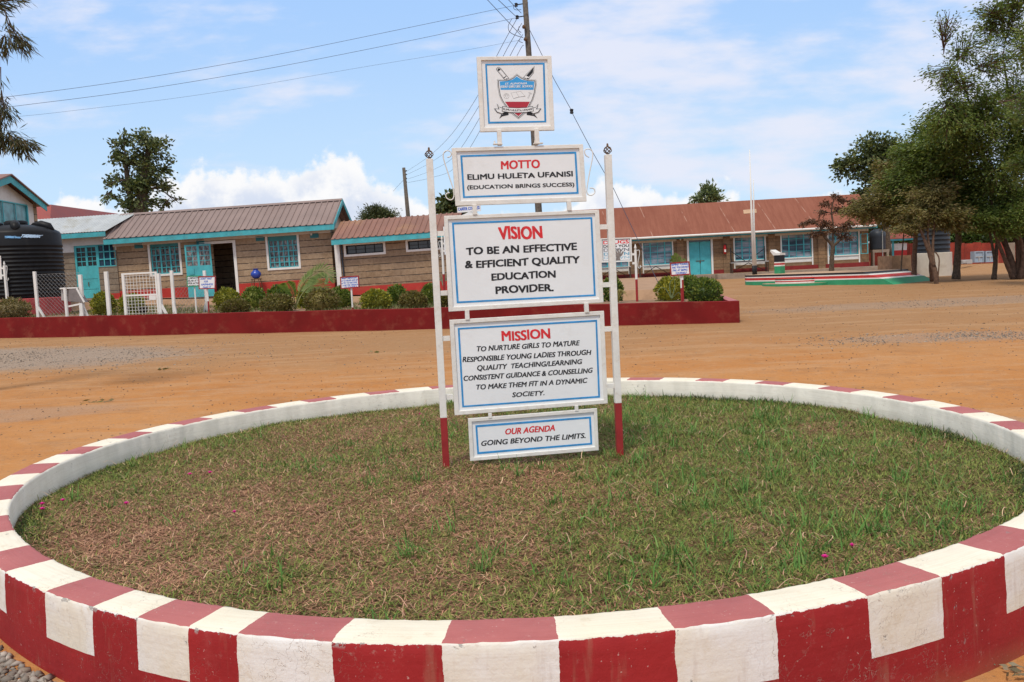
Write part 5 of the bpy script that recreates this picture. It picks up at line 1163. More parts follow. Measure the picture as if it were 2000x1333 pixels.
msg_sign((664.5, 541), (701, 538.5), (702.5, 562), (666, 565), 1.0, [(686, 555, 606, 601)], [("WHAT'S IMPORTANT", .77, .07, .9, .13), ('IS TO NEVER GIVE UP', .58, .07, .92, .13), ('& TRY TO BECOME', .39, .06, .88, .13), ('A BETTER VERSION', .2, .1, .94, .13), ('OF YOURSELF', .05, .2, .85, .11)], M['postred'], 'red framed white sign on one post whose text begins whats important', M['bluetext'])
msg_sign((1308, 513.5), (1347, 510.5), (1349, 537), (1310, 539.5), 1.1, [(1329.5, 535, 592, 563), (1332.5, 535, 580, 547)], [('REMIND YOURSELF', .75, .08, .95, .15), ('THAT YOU CAN NOT', .53, .08, .93, .15), ('FAIL AT BEING', .32, .12, .85, .15), ('YOURSELF', .1, .24, .8, .15)], M['postred'], 'red framed sign on two close posts reading remind yourself, right of the board', M['bluetext'])
msg_sign((388, 540), (421.5, 539), (421.5, 564.5), (389, 565.5), 1.2, [(405, 560, 612, 589)], [("DON'T WAIT", .72, .12, .78, .16), ('FOR', .5, .32, .55, .15), ('HAPPINESS', .28, .14, .84, .15), ('MAKE IT', .07, .24, .72, .14)], M['postred'], 'red framed sign reading dont wait for happiness, overlapping a green framed one', M['bluetext'])
msg_sign((365, 539), (392, 538.5), (393, 560), (366, 561), 1.7, [(380.5, 558, 613, None)], [('NEGATIVE', .7, .22, .95, .16), ('SUB-STR', .47, .08, .95, .15), ('FOR ACTION', .24, .1, 1.0, .15), ('SURROUND', .04, .15, .98, .12)], M['green'], 'green framed white sign half covered by the red framed sign beside it', M['blacktext'])

def scroll_post(F, parent, px, pt, pb_, split, sd, y=.0, rad=.028):
    x0, z0 = F.hit(px, pt, -y); x1, z1 = F.hit(px + (pb_ - pt) * .045, pb_, -y); zsp = F.hit(px, split, -y)[1]; g = MB()
    g.mat(0).box(x0 - rad, x0 + rad, y - rad, y + rad, zsp, z0).mat(1).box(x0 - rad, x0 + rad, y - rad, y + rad, z1 - .15, zsp); p = g.build('post', [M['white'], M['postred']], parent)
    MB().lathe([(.012, 0), (.03, .03), (.034, .06), (.016, .11), (.004, .15)], 10, (x0, y, z0)).build('finial', M['white'], p, smooth=True)
    c = [(x0 + sd * rad, z0 - .03), (x0 + sd * .09, z0 - .02), (x0 + sd * .11, z0 - .1), (x0 + sd * .05, z0 - .4), (x0 + sd * .08, z0 - .5), (x0 + sd * .13, z0 - .47), (x0 + sd * .11, z0 - .42)]
    MB().tube(smooth_path([(a, y, b_) for a, b_ in c]), .009, 5).build('scroll', M['white'], p, smooth=True); return x0, z0
# anti drugs board
A0 = wl(1176, 512, 2.3); A1 = wl(1235, 511, 2.3); FR = Fac(Vector((A0.x, A0.y, 0)), Vector((A1.x, A1.y, 0)), level=True)
t = thing('drugs_sign', 'white framed poster sign warning that drugs drag you down, on red footed posts', 'sign', matrix=FR.m)
q = [FR.hit(*c) for c in ((1173, 466.2), (1233.3, 464), (1234.8, 511.3), (1175, 513.3))]; cx = sum(a[0] for a in q) / 4; cz = sum(a[1] for a in q) / 4
board = MB().prism(q, -.01, .012).build('board', M['signwhite'], t); q2 = [(cx + (a[0] - cx) * .9, cz + (a[1] - cz) * .88) for a in q]; q3 = [(cx + (a[0] - cx) * .875, cz + (a[1] - cz) * .85) for a in q]
MB().ring(q, [(cx + (a[0] - cx) * .93, cz + (a[1] - cz) * .92) for a in q], -.03, .014).build('frame', M['white'], board); MB().ring(q2, q3, -.0125, -.0105).build('border', M['blacktext'], board)
lerp = lambda u, v: tuple(q3[3][k_] * (1 - u) * (1 - v) + q3[2][k_] * u * (1 - v) + q3[1][k_] * u * v + q3[0][k_] * (1 - u) * v for k_ in (0, 1))
greyt, bl1, bl2 = mat('poster_grey', (.2, .21, .23), .6, .05), mat('poster_blue', (.16, .38, .5), .6, .05), mat('poster_pale_blue', (.38, .55, .63), .6, .05)
for body, m_, fb, h in (('DRUGS', M['signred'], .8, .17), ('DRAG YOU', M['blacktext'], .63, .13), ('DOWN', greyt, .43, .16), ('DOWN', bl1, .24, .15), ('DOWN', bl2, .07, .13)): text('lettering', body, m_, board, lerp(.03, fb), lerp(.97, fb), lerp(.03, fb + h), -.0115, 0, .062)
hand_ = [(.46, .0), (.64, .0), (.62, .14), (.72, .26), (.78, .42), (.73, .43), (.66, .3), (.68, .52), (.63, .53), (.61, .34), (.58, .58), (.53, .57), (.55, .34), (.48, .52), (.44, .5), (.49, .3), (.42, .4), (.38, .36), (.47, .2), (.49, .12)]
MB().prism([lerp(*a) for a in hand_], -.0165, -.0155).build('hand_picture', mat('poster_hand', (.22, .19, .17), .7, .3, 30), board)
for px, pt, sd in ((1241, 488, 1), (1167, 490, -1)):
    x0, z0 = scroll_post(FR, t, px, pt, 585, 546, sd)
    xe_ = q[1][0] if sd > 0 else q[0][0]
    for dz in (.12, .36): MB().box(min(x0, xe_), max(x0, xe_), -.012, .012, z0 - dz - .03, z0 - dz + .03).build('connector', M['white'], t)
# career sign behind the main board
A0 = wl(866, 520, 4.4); A1 = wl(1000, 512, 4.4); FQ = Fac(Vector((A0.x, A0.y, 0)), Vector((A1.x, A1.y, 0)), level=True)
t = thing('career_sign', 'career compass sign, mostly hidden behind the tall notice board', 'sign', matrix=FQ.m)
x0, z0 = scroll_post(FQ, t, 863, 470, 600, 536, -1); xa_, za_ = FQ.hit(893, 404); xb_, zb_ = FQ.hit(938.5, 401.5); zc_ = FQ.hit(915, 414.5)[1]; zd_ = FQ.hit(950, 500)[1]
scroll_post(FQ, t, 985, 462, 600, 536, 1)
MB().box(x0 + .07, x0 + 1.5, -.01, .012, zd_ + .1, zc_ - .4).build('board', M['signwhite'], t)
for dz in (.1, .33): MB().box(x0, x0 + .08, -.014, .014, z0 - dz - .03, z0 - dz + .03).build('connector', M['white'], t)
tpb = MB().box(xa_, xb_, -.012, .012, zc_, (za_ + zb_) / 2).build('top_board', M['signwhite'], t); text('lettering', 'CAREER COMPASS', M['bluetext'], tpb, (xa_ + .03, zc_ + .055), (xb_ - .03, zc_ + .06), (xa_ + .03, zc_ + .15), -.0135, 0, .055)
tpb2 = MB().prism([(xa_ + .1, zc_ - .35), (xb_ - .08, zc_ - .35), (xb_ - .08, zc_ - .06), ((xa_ + xb_) / 2, zc_ + .0), (xa_ + .1, zc_ - .1)], -.008, .008).build('arched_board', M['signwhite'], t)
for x in (xa_ + .15, xb_ - .15): MB().box(x - .02, x + .02, .013, .04, zd_ - .2, zc_ + .05).build('support', M['black'], t)
# sign cut by the left edge
A0 = wl(-60, 560, 1.9); A1 = wl(8, 560, 1.9); FL = Fac(Vector((A0.x, A0.y, 0)), Vector((A1.x, A1.y, 0)), level=True)
t = thing('edge_sign', 'white board and scroll post cut off by the left edge, before the black tank', 'sign', matrix=FL.m); q = [FL.hit(*c) for c in ((-60, 503), (1.5, 500), (4.5, 546), (-58, 549))]; MB().prism(q, -.012, .012).build('board', M['white'], t)
x0, z0 = scroll_post(FL, t, 8.5, 519, 600, 592, 1, rad=.035)
for dz in (.09, .33): MB().box(q[1][0] - .02, x0, -.014, .014, z0 - dz - .03, z0 - dz + .03).build('connector', M['white'], t)

# ------------------------------------------------------------------ white fence posts, mesh, gate, box and bucket
def wpost(name, px0, py0, px1, py1, off, wd, braces, lab, parent=None, grp='white fence posts'):
    p1 = wl(px1, py1, off); p0 = at(px0, py0, p1.y); gz_ = bedz(p1) - .1
    m_ = thing(name, lab, 'post', (p1.x, p1.y, gz_), group=grp) if parent is None else parent
    sh_ = Vector((p1.x, p1.y, gz_)) if parent is None else Vector((0, 0, 0)); g = MB()
    g.box(p1.x - wd / 2 - sh_.x, p1.x + wd / 2 - sh_.x, p1.y - wd / 2 - sh_.y, p1.y + wd / 2 - sh_.y, gz_ - sh_.z, p0.z - sh_.z); g.build('post' if parent is not None else 'upright', M['white'], m_, bevel=.006)
    for bx_, by_ in braces:
        q0 = at(bx_, by_, p1.y - .02) - sh_; q1 = Vector((p1.x, p1.y - .02, p0.z * .25 + gz_ * .75 + .12)) - sh_; q0.z -= .1
        MB().beam(q1, q0, wd * .7, wd * .7, (0, 1, 0)).build('brace', M['white'], m_)
    return p1, p0
def chain(parent, pa, pb_, z0, z1, step=.13, r=.003):
    L = (Vector((pb_.x, pb_.y, 0)) - Vector((pa.x, pa.y, 0))).length; u = (Vector((pb_.x, pb_.y, 0)) - Vector((pa.x, pa.y, 0))) / L; b = MB(); H = z1 - z0
    P = lambda s, z, d=0: (pa.x + u.x * s, pa.y + u.y * s + d, z)
    for sg in (1, -1):
        k_ = -H
        while k_ < L + H:
            a0_ = max(0, k_) if sg > 0 else max(0, k_); s0, s1 = k_, k_ + H
            if sg < 0: s0, s1 = s1, s0
            za, zb2 = z0, z1
            def cl(s0, za, s1, zb2):
                if s0 < 0: za += (0 - s0) / (s1 - s0) * (zb2 - za); s0 = 0
                if s0 > L: za += (L - s0) / (s1 - s0) * (zb2 - za); s0 = L
                return s0, za
            s0c, zac = cl(s0, za, s1, zb2); s1c, zbc_ = cl(s1, zb2, s0, za)
            if abs(s0c - s1c) > .02 and z0 - .01 <= zac <= z1 + .01 and z0 - .01 <= zbc_ <= z1 + .01: b.tube([P(s0c, zac, .004 * sg), P(s1c, zbc_, .004 * sg)], r, 3, False)
            k_ += step
    for z in (z0, z1): b.tube([P(0, z), P(L, z)], r * 1.2, 4)
    return b.build('chain_link', M['wire2'], parent)
cf = thing('chain_link_fence', 'two white posts with wire mesh in front of the black tank', 'fence')
pa, ta = wpost('', 65.5, 531, 75, 619, .7, .085, [(90, 620)], '', cf); pb2, tb2 = wpost('', 156.5, 537, 163, 617, .9, .1, [(156, 619), (173, 618)], '', cf)
chain(cf, pa, pb2, bedz(pa) + .05, ta.z - .1)
wpost('fence_post', 206.5, 531, 214, 617, .8, .105, [], 'lone white fence post left of the mesh gate')
cf2 = thing('chain_link_fence', 'two white posts with wire mesh right of the mesh gate', 'fence')
pa, ta = wpost('', 333.5, 529, 341, 613, 1.0, .085, [(346, 617)], '', cf2); pb2, tb2 = wpost('', 398, 529, 405, 612, 2.3, .085, [(397, 616)], '', cf2)
chain(cf2, pa, pb2, bedz(pa) + .05, ta.z - .25)
A0 = wl(247, 617, .8); A1 = wl(312, 613, .8); FG = Fac(Vector((A0.x, A0.y, 0)), Vector((A1.x, A1.y, 0)), level=True)
gt = thing('mesh_gate', 'white framed wire mesh gate with a small plate, before the office block', 'gate', matrix=FG.m)
q = [FG.hit(*c) for c in ((242.5, 535), (304, 530), (312, 613), (247, 618))]; x0, x1, z1, z0 = q[3][0], q[2][0] - .03, (q[0][1] + q[1][1]) / 2, q[3][1] - .02; zmid = (FG.hit(245, 579)[1] + FG.hit(308, 574.5)[1]) / 2
fr_ = MB().box(x0 - .045, x0 + .045, -.03, .03, z0, z1).box(x1 - .03, x1 + .03, -.025, .025, z0, z1).box(x0 + .045, x1 - .03, -.025, .025, z1 - .05, z1).box(x0 + .045, x1 - .03, -.022, .022, zmid - .025, zmid + .025); fr_.build('frame', M['white'], gt)
g = MB()
for i in range(1, 10): x = x0 + (x1 - x0) * i / 10; g.box(x - .0045, x + .0045, -.006, .006, z0, z1 - .04)
nz_ = 14
for i in range(1, nz_): z = z0 + (z1 - z0) * i / nz_; g.box(x0 + .03, x1 - .02, -.004, .008, z - .0045, z + .0045)
g.build('mesh', M['white'], gt); MB().box(x1 - .28, x1 - .035, -.04, -.03, zmid - .16, zmid - .03).build('lock_plate', M['white'], gt)
hp = MB().box(x1 + .05, x1 + .14, -.04, .04, z0 - .1, z1 - .06); hp.build('hinge_post', M['white'], gt); MB().beam((x1 + .1, 0, z0 + .35), (x1 + .32, 0, z0 - .05), .06, .06, (0, 1, 0)).build('brace', M['white'], gt)
p = wl(280, 614, 1.6); bk = thing('bucket', 'black plastic bucket on the grass behind the mesh gate', 'bucket', (p.x, p.y, bedz(p)))
MB().lathe([(.1, 0), (.135, .24), (.145, .24), (.145, .26), (.125, .26), (.09, .03)], 20).build('body', M['black'], bk, smooth=True); MB().tube([(.14 * math.cos(a), .14 * math.sin(a) * .4 - .1, .25 - .12 * math.sin(a)) for a in np.linspace(0, math.pi, 10)], .006, 5).build('handle', M['white'], bk)
A0 = wl(131, 617, .6); A1 = wl(163, 617, .75); FX = Fac(Vector((A0.x, A0.y, 0)), Vector((A1.x, A1.y, 0)), level=True); lx = lambda *c: FX.hit(*c)
bx_ = thing('lectern_box', 'grey metal box with sloping side on two white legs behind the garden wall', 'lectern', matrix=FX.m)
MB().prism([lx(135, 565), lx(148, 563.5), lx(163, 591), lx(133.5, 589)], -.02, .3).build('sloping_case', mat('brown_grey_sheet', (.2, .175, .165), .6, .1), bx_)
MB().prism([lx(118, 564.5), lx(134.5, 565), lx(133, 589), lx(118, 587)], .05, .3).build('side_case', M['steel_grey'], bx_)
a_, c_2, d_2, e_2 = lx(117.5, 563.5), lx(149, 562.5), lx(164.5, 591), lx(132.5, 600)
MB().box(a_[0], c_2[0], -.03, .31, c_2[1] - .02, c_2[1] + .02).beam((c_2[0], .0, c_2[1]), (d_2[0], 0, d_2[1]), .05, .04, (0, 1, 0)).build('rim', M['white'], bx_)
l1 = lx(131.5, 563); l1b = lx(133, 619)
MB().tube([(l1b[0], -.05, l1b[1] - .1), (l1b[0], -.05, l1[1] + .02)], .05, 10).build('leg', M['white'], bx_); l2 = lx(157, 592); MB().box(l2[0] - .05, l2[0] + .05, .0, .08, l1b[1] - .1, l2[1]).build('leg', M['white'], bx_)
MB().beam((l1b[0], -.03, lx(133, 599.5)[1]), (l2[0], .02, lx(157, 594)[1]), .05, .04, (0, 1, 0)).build('brace', M['white'], bx_)
# blue pot on a stool by the doorway
pz = FA.hit(503, 573, -OV + .5); st = thing('metal_stool', 'rusty four legged stool under the blue water pot', 'stool', matrix=FA.m @ Matrix.Translation((pz[0], OV - .5, pz[1])))
hs = FA.hit(504, 545, -OV + .5)[1] - pz[1]
for sx_ in (-1, 1):
    for sy_ in (-1, 1): MB().beam((sx_ * .22, sy_ * .18, 0), (sx_ * .15, sy_ * .12, hs), .03, .03).build('leg', M['rust'], st)
MB().box(-.2, .2, -.17, .17, hs - .03, hs + .01).build('seat', M['rust'], st)
pr = thing('water_pot', 'glossy blue round water pot standing on a metal stool', 'pot', matrix=FA.m @ Matrix.Translation((pz[0], OV - .5, pz[1] + hs + .012)))
MB().lathe([(.09, 0), (.17, .06), (.235, .17), (.225, .26), (.14, .35), (.1, .385), (.115, .44), (.14, .455), (.12, .46), (.08, .4)], 28).build('body', M['pot'], pr, smooth=True)

# ------------------------------------------------------------------ black water tank and its red base
TK = at(44, 583, 31.6); k_ = TK.y / FPX; tr_ = 78 * k_
tk = thing('water_tank', 'big ribbed black plastic water tank on a red base at the left', 'water tank', (TK.x, TK.y, TK.z)); ht = at(44, 470, 31.6).z - TK.z
prof = [(tr_ * .985, 0)]
for i in range(13): z = .03 + i * (ht * .9 - .03) / 13; s = (ht * .9) / 13; prof += [(tr_ * .985, z + s * .1), (tr_ * .985, z + s * .55), (tr_ * 1.004, z + s * .7), (tr_ * 1.004, z + s * .9)]
prof += [(tr_ * .985, ht * .93), (tr_ * .985, ht * 1.1), (tr_ * .95, ht * 1.14), (tr_ * .8, ht * 1.2), (tr_ * .5, ht * 1.25), (.3, ht * 1.27)]
MB().lathe(prof, 56).build('body', M['tank'], tk, smooth=True); MB().lathe([(.36, ht * 1.24), (.38, ht * 1.32), (.3, ht * 1.34), (.05, ht * 1.35)], 24).build('lid', M['tank'], tk, smooth=True)
for a in (-1.1, .0, 1.1, 2.2, 3.3, 4.4):
    c, s = math.cos(a), math.sin(a); MB().tube([(tr_ * .42 * c, tr_ * .42 * s, ht * 1.255), (tr_ * .62 * c, tr_ * .62 * s, ht * 1.255), (tr_ * .8 * c, tr_ * .8 * s, ht * 1.215), (tr_ * .9 * c, tr_ * .9 * s, ht * 1.14)], [.08, .15, .15, .08], 10).build('lug', M['tank'], tk, smooth=True)
def on_tank(name, body, m_, px0, px1, py, hh, bold=.06, sh=0):
    me = text(name, body, m_, tk, (0, 0), (1, 0), (0, 1), 0, sh, bold)
    for v in me.data.vertices:
        x = px0 + (px1 - px0) * v.co.x; y_ = py - hh * v.co.z; u = (x - 44) / 79.5; ang = math.asin(max(-.99, min(.99, u))); rr = tr_ * .985 + .012 - v.co.y
        v.co = (rr * math.sin(ang) * 1, -rr * math.cos(ang), at(44, y_ + (x - 44) * .04, 31.6).z - TK.z)
lb = mat('tank_blue_text', (.2, .45, .75), .5, .05)
on_tank('lettering', '5000 ltrs', lb, 64, 86, 468, 4.2); on_tank('lettering', 'TANK', mat('tank_pale_text', (.55, .75, .95), .5, .05), 88, 109, 466.5, 6, .12, .2); on_tank('lettering', 'STORAGE', M['signwhite'], 28, 46, 463.5, 2, .1); on_tank('lettering', 'WATER', M['signwhite'], 31, 44, 467.5, 2, .1)
tb0 = at(-40, 612, 28.7); tb1 = at(124, 609, 29.2); base_ = MB().lathe([(tr_ * 1.09, -.9), (tr_ * 1.07, -.03), (tr_ * 1.05, -.008), (.2, -.006)], 40)
o = base_.build('round_plinth', M['tank_base']); o.location = (TK.x, TK.y, TK.z); tag(o, 'round red plastered base carrying the big black tank', 'tank base')
tk2 = MB(); a = at(18, 443.5, 36); r2 = 2.2; tk2.lathe([(r2, -3), (r2, -.25), (r2 * .8, -.05), (r2 * .3, 0), (.3, .02)], 40); o = tk2.build('rear_tank', M['tank'], smooth=True); o.location = (a.x - 1.2, a.y, a.z); tag(o, 'second dark tank whose top shows just behind the big black one', 'water tank')

# ------------------------------------------------------------------ flag podium
FP = Fac(Vector((*at(1434, 555, 41.6)[:2], 0)), Vector((*at(1683, 552, 36.4)[:2], 0)), level=True); LP = FP.loc(at(1683, 552, 36.4)).x
zt_p = (FP.hit(1440, 539)[1] + FP.hit(1681, 531.5)[1]) / 2; pod = thing('flag_podium', 'low round ended podium striped black, white, red and green with front steps', 'podium', matrix=FP.m)
plan = [(.0, 1.9), (.02, 1.2), (.15, .6), (.55, .2), (1.1, .03), (2.2, -.12), (LP * .5, -.2), (LP - .8, -.08), (LP, 0), (LP, 3.6), (LP * .5, 4.1), (1.2, 3.9), (.35, 3.2), (.05, 2.5)]
def layers(mb, plan, ztop, bands, zbot):
    n = len(plan); z = ztop; mb.mat(bands[0][2]); mb.add([(x, y, ztop) for x, y in plan], [list(range(n))])
    for h, mi, _ in bands[1:]:
        zn = zbot if h is None else z - h; mb.mat(mi)
        mb.add([(x, y, zz2) for zz2 in (zn, z) for x, y in plan], [[i, (i + 1) % n, n + (i + 1) % n, n + i] for i in range(n)]); z = zn
PM = [M['screed'], M['black'], M['white'], M['redp'], M['green'], M['step']]
g = MB(); layers(g, plan, zt_p, [(0, 0, 0), (.085, 1, 0), (.05, 2, 0), (.11, 3, 0), (.05, 2, 0), (None, 4, 0)], zt_p - .75); g.build('platform', PM, pod)
s1a, s1b = FP.hit(1499, 556)[0], FP.hit(1619, 556)[0]; xm = (s1a + s1b) / 2; hw = (s1b - s1a) / 2
zs1 = FP.hit(1560, 554.5, 1.2)[1]; g = MB(); layers(g, [(xm - hw, 0), *[(xm + hw * math.cos(a), -.15 - 1.05 * math.sin(-a)) for a in np.linspace(-math.pi, 0, 13)][0:13], (xm + hw, 0)], zs1, [(0, 0, 0), (None, 4, 0)], zs1 - .5)
g.build('lower_step', PM, pod)
hw2 = hw * .62; zs3 = zs1 + (zt_p - zs1) * .5; g = MB(); layers(g, [(xm - hw2, 0), *[(xm + hw2 * math.cos(a), -.12 - .62 * math.sin(-a)) for a in np.linspace(-math.pi, 0, 11)], (xm + hw2, 0)], zs3, [(0, 5, 5), (.045, 1, 0), (.04, 2, 0), (.05, 3, 0), (None, 2, 0)], zs1 - .02); g.build('upper_step', PM, pod)
g = MB(); LR = FP.hit(1752, 549)[0] - LP; zbr = zt_p - .55
for za, zb3, mi in ((0, .085, 1), (.085, .135, 2), (.135, .245, 3), (.245, .295, 2), (.295, .6, 4)):
    def xr(d): return LP + .003 + LR * min(1, max(.02, d / .5))
    g.mat(mi); a1, b1 = zt_p - za, zt_p - zb3
    for y0_, sg in ((-.0, 1), (3.2, -1)):
        v4 = [(LP + .003, y0_, b1), (xr(zb3), y0_, b1), (xr(za), y0_, a1), (LP + .003, y0_, a1)]; g.add(v4, [[0, 1, 2, 3][::sg]])
    g.add([(xr(za), 0, a1), (xr(zb3), 0, b1), (xr(zb3), 3.2, b1), (xr(za), 3.2, a1)], [[0, 1, 2, 3]])
g.build('ramp', PM, pod)
zg0 = zt_p
pxp = FP.hit(1522.5, 520, -1.9); ped = thing('plaque_pedestal', 'striped pedestal with a sloping white top on the podium', 'pedestal', matrix=FP.m @ Matrix.Translation((pxp[0], 1.9, zt_p + .002)))
hp_ = FP.hit(1522, 499, -1.9)[1] - zt_p; wd = .17
g = MB(); layers(g, [(-wd, -wd), (wd, -wd), (wd, wd), (-wd, wd)], hp_, [(0, 1, 1), (hp_ * .37, 1, 0), (hp_ * .06, 2, 0), (hp_ * .1, 3, 0), (hp_ * .07, 2, 0), (None, 4, 0)], 0); g.build('column', PM, ped)
MB().prism([(-wd - .02, hp_ + .002), (wd + .02, hp_ + .002), (wd + .02, hp_ + .1), (-.02, hp_ + .1), (-wd - .17, hp_ + .27), (-wd - .19, hp_ + .2)], -wd - .03, wd + .03).build('plaque_slab', M['plaster'], ped)
for px, py0, py1, lab, r_ in ((1472, 293, 531, 'taller white flagpole with a dark foot on the podium', .06), (1476, 352, 528, 'shorter white flagpole standing just behind the taller one', .055)):
    yb_ = 1.0 if px == 1472 else 1.5; a = FP.hit(px, py1, -yb_); z1 = FP.hit(px - 11, py0, -yb_)[1] - zt_p
    t = thing('flagpole', lab, 'flagpole', matrix=FP.m @ Matrix.Translation((a[0], yb_, zt_p + .002)), group='flagpoles on the podium')
    MB().mat(1).tube([(0, 0, 0), (0, 0, .42)], r_ * 1.15, 10).mat(0).tube([(0, 0, .42), (-.04, 0, z1 * .5), (-.06 if px == 1472 else 0, 0, z1)], [r_, r_ * .8, r_ * .3], 10).build('pole', [M['white'], M['black']], t, smooth=True)

# ------------------------------------------------------------------ utility poles and wires
U0 = at(1055, 470, 30.5); u_top = at(1020, -60, 30.5)
up_ = thing('utility_pole', 'tall grey timber electricity pole rising behind the notice board', 'utility pole', (U0.x, U0.y, .4)); L0 = lambda px, py, Y: at(px, py, Y) - Vector((U0.x, U0.y, .4))
MB().tube([(U0.x - U0.x + .02, 0, 0), L0(1052, 412, 30.5), L0(1033, 108, 30.5), L0(1021, -60, 30.5)], [.14, .115, .095, .085], 14).build('pole', M['pole_wood'], up_, smooth=True)
for px, py in ((1008, 10), (1010, 34)):
    b = MB(); c = L0(px, py, 30.4); b.lathe([(.03, -.06), (.06, -.05), (.04, 0), (.06, .04), (.03, .06)], 10, tuple(c)); b.beam(c, L0(px + 13, py - 2, 30.5), .03, .03); b.build('insulator', M['black'], up_)
b = MB()
for py in (7, 30): b.beam(L0(1027, py, 30.5), L0(1031, py - 1, 30.4), .02, .02)
b.build('bolt', M['rust'], up_)
for py in (53, 77): MB().lathe([(.05, -.05), (.07, 0), (.04, .06)], 8, tuple(L0(1026.5 if py > 60 else 1023.5, py, 30.36))).build('step_bracket', M['rust'], up_)
b = MB()
for pts in ([(1003, 12), (1004, 18), (1010, 20), (1018, 19)], [(1000, 37), (993, 50), (995, 62), (1006, 69), (1022, 74)], [(1014, 52), (1013, 60), (1018, 64)], [(1015, 77), (1014, 81), (1021, 84)]): b.tube(smooth_path([L0(x, y, 30.4) for x, y in pts]), .011, 4)
b.build('jumper_wire', M['wire'], up_)
P2 = at(798, 440, 68); p2_ = thing('utility_pole', 'distant leaning timber pole above the low wing roof', 'utility pole', (P2.x, P2.y, .6)); l2 = lambda px, py: at(px, py, 68) - Vector((P2.x, P2.y, .6))
MB().tube([(.05, 0, 0), l2(797, 422), l2(788.5, 328)], [.19, .16, .12], 10).build('pole', M['pole_wood'], p2_, smooth=True)
b = MB()
for py in (335, 342, 350, 357): b.tube([l2(790, py), l2(795, py - 1)], .05, 5)
b.build('insulator', M['black'], p2_)
def wire(lab, pts, r, name='overhead_wire', grp='overhead wires', m=None):
    path = smooth_path([at(*p) for p in pts], 8); o = MB().tube(path, r, 4).build(name, m or M['wire']); return tag(o, lab, 'wire', grp)
wire('uppermost long wire running left from the pole top', [(1008, 10.5, 30.4), (800, 54, 29.5), (520, 111, 28.5), (260, 156, 27.5), (20, 189, 26.5), (-160, 210, 26)], .006)
wire('second long wire running left below the uppermost one', [(1009, 35, 30.4), (800, 80, 29.5), (520, 135, 28.5), (260, 178, 27.5), (28, 208, 26.5), (-160, 232, 26)], .006)
wire('faintest lowest long wire running left from the pole', [(1020, 78, 30.5), (900, 100, 30), (700, 133, 29), (400, 184, 28), (130, 218, 27), (15, 230, 26.5), (-160, 248, 26)], .0035)
for i, (p, m1, m2, q) in enumerate([((1009, 38), (971, 108), (880, 265), (796, 334)), ((1019, 46), (984, 108), (884, 284), (796, 341)), ((1021, 68), (997, 108), (888, 305), (797, 350)), ((1023, 89), (1011, 107), (892, 325), (797, 357))]):
    wire(['first', 'second', 'third', 'fourth'][i] + ' from the top of four thin wires sagging to the distant pole', [(*p, 30.5), (*m1, 33), ((m1[0] + m2[0]) / 2 + 4, (m1[1] + m2[1]) / 2 + 7, 40), (*m2, 50), ((m2[0] + q[0]) / 2, (m2[1] + q[1]) / 2 + 6, 60), (*q, 68)], .009)
for i, (p, q) in enumerate([((1017, 69), (952, 0)), ((1007, 32), (973, 0)), ((1018, 26), (993, 0))]):
    dx, dy = q[0] - p[0], q[1] - p[1]
    wire(['lowest', 'middle', 'highest'][i] + ' of three wires slanting up left out of the picture from the pole', [(*p, 30.4), (*q, 28), (q[0] + dx * 2, q[1] + dy * 2, 22)], .011)
wire('pair of thin wires continuing beyond the distant pole', [(788, 352, 68), (775, 366, 75), (768, 374, 80)], .011)
gy_ = thing('guy_wire', 'slanting stay wire with a black insulator, right of the top crest panel', 'stay wire', tuple(at(1289, 557, 26)))
G0 = at(1289, 557, 26); gp = lambda x, y, Y: at(x, y, Y) - G0
MB().tube([gp(1031, 52, 30.5), gp(1082, 155, 29.8), gp(1115, 214, 29.4)], .01, 5).tube([gp(1118, 222, 29.4), gp(1160, 302, 28.8), gp(1200, 372, 28), gp(1250, 478, 26.8), gp(1289, 560, 26)], .01, 5).build('cable', M['wire'], gy_)
MB().lathe([(.03, -.08), (.065, -.06), (.05, 0), (.065, .06), (.03, .08)], 10, tuple(gp(1116.5, 218, 29.4))).build('insulator', M['black'], gy_)

# ------------------------------------------------------------------ things at the far right
def gpt(px, Y, z=None): p = at(px, 540, Y); p.z = float(ground_z(p.x, p.y)) if z is None else z; return p
a = at(1714, 488, 56); rs = 15 * 56 / FPX
t = thing('small_tank', 'small dark grey water tank raised beside the classroom block end', 'water tank', tuple(a)); hh = at(1714, 452, 56).z - a.z
MB().lathe([(rs * .97, 0), (rs, .08), (rs * .98, hh * .3), (rs, hh * .33), (rs * .98, hh * .63), (rs, hh * .66), (rs, hh * .9), (rs * .75, hh * 1.02), (.25, hh * 1.08), (.22, hh * 1.12)], 28).build('body', M['tank_blue'], t, smooth=True)
MB().tube([(.1, -rs - .04, hh * 1.0), (.1, -rs - .04, -1.6)], .03, 6).build('down_pipe', M['wire2'], t)
b = MB().box(-rs * 1.05, rs * 1.1, -rs, rs, -.18, -.003).box(rs * .75, rs * 1.05, -rs, -rs + .3, -1.5, -.18).box(-rs * 1.05, -rs * .8, -rs, -rs + .3, -1.5, -.18)
o = b.build('slab_stand', M['concrete']); o.location = a; tag(o, 'concrete slab stand on legs under the small grey tank', 'tank stand')
a = at(1820, 494, 42); rb2 = 33 * 42 / FPX; t = thing('large_tank', 'large dark ribbed water tank on a round plastered base behind the trees', 'water tank', tuple(a)); hh = at(1820, 441, 42).z - a.z
pf = [(rb2 * .98, 0)]
for i in range(6): z = hh * i / 6; pf += [(rb2 * .97, z + .03), (rb2 * .97, z + hh * .12), (rb2, z + hh * .135), (rb2, z + hh * .155)]
MB().lathe(pf + [(rb2 * .9, hh * 1.03), (rb2 * .4, hh * 1.13), (.25, hh * 1.16)], 36).build('body', M['tank_blue'], t, smooth=True)
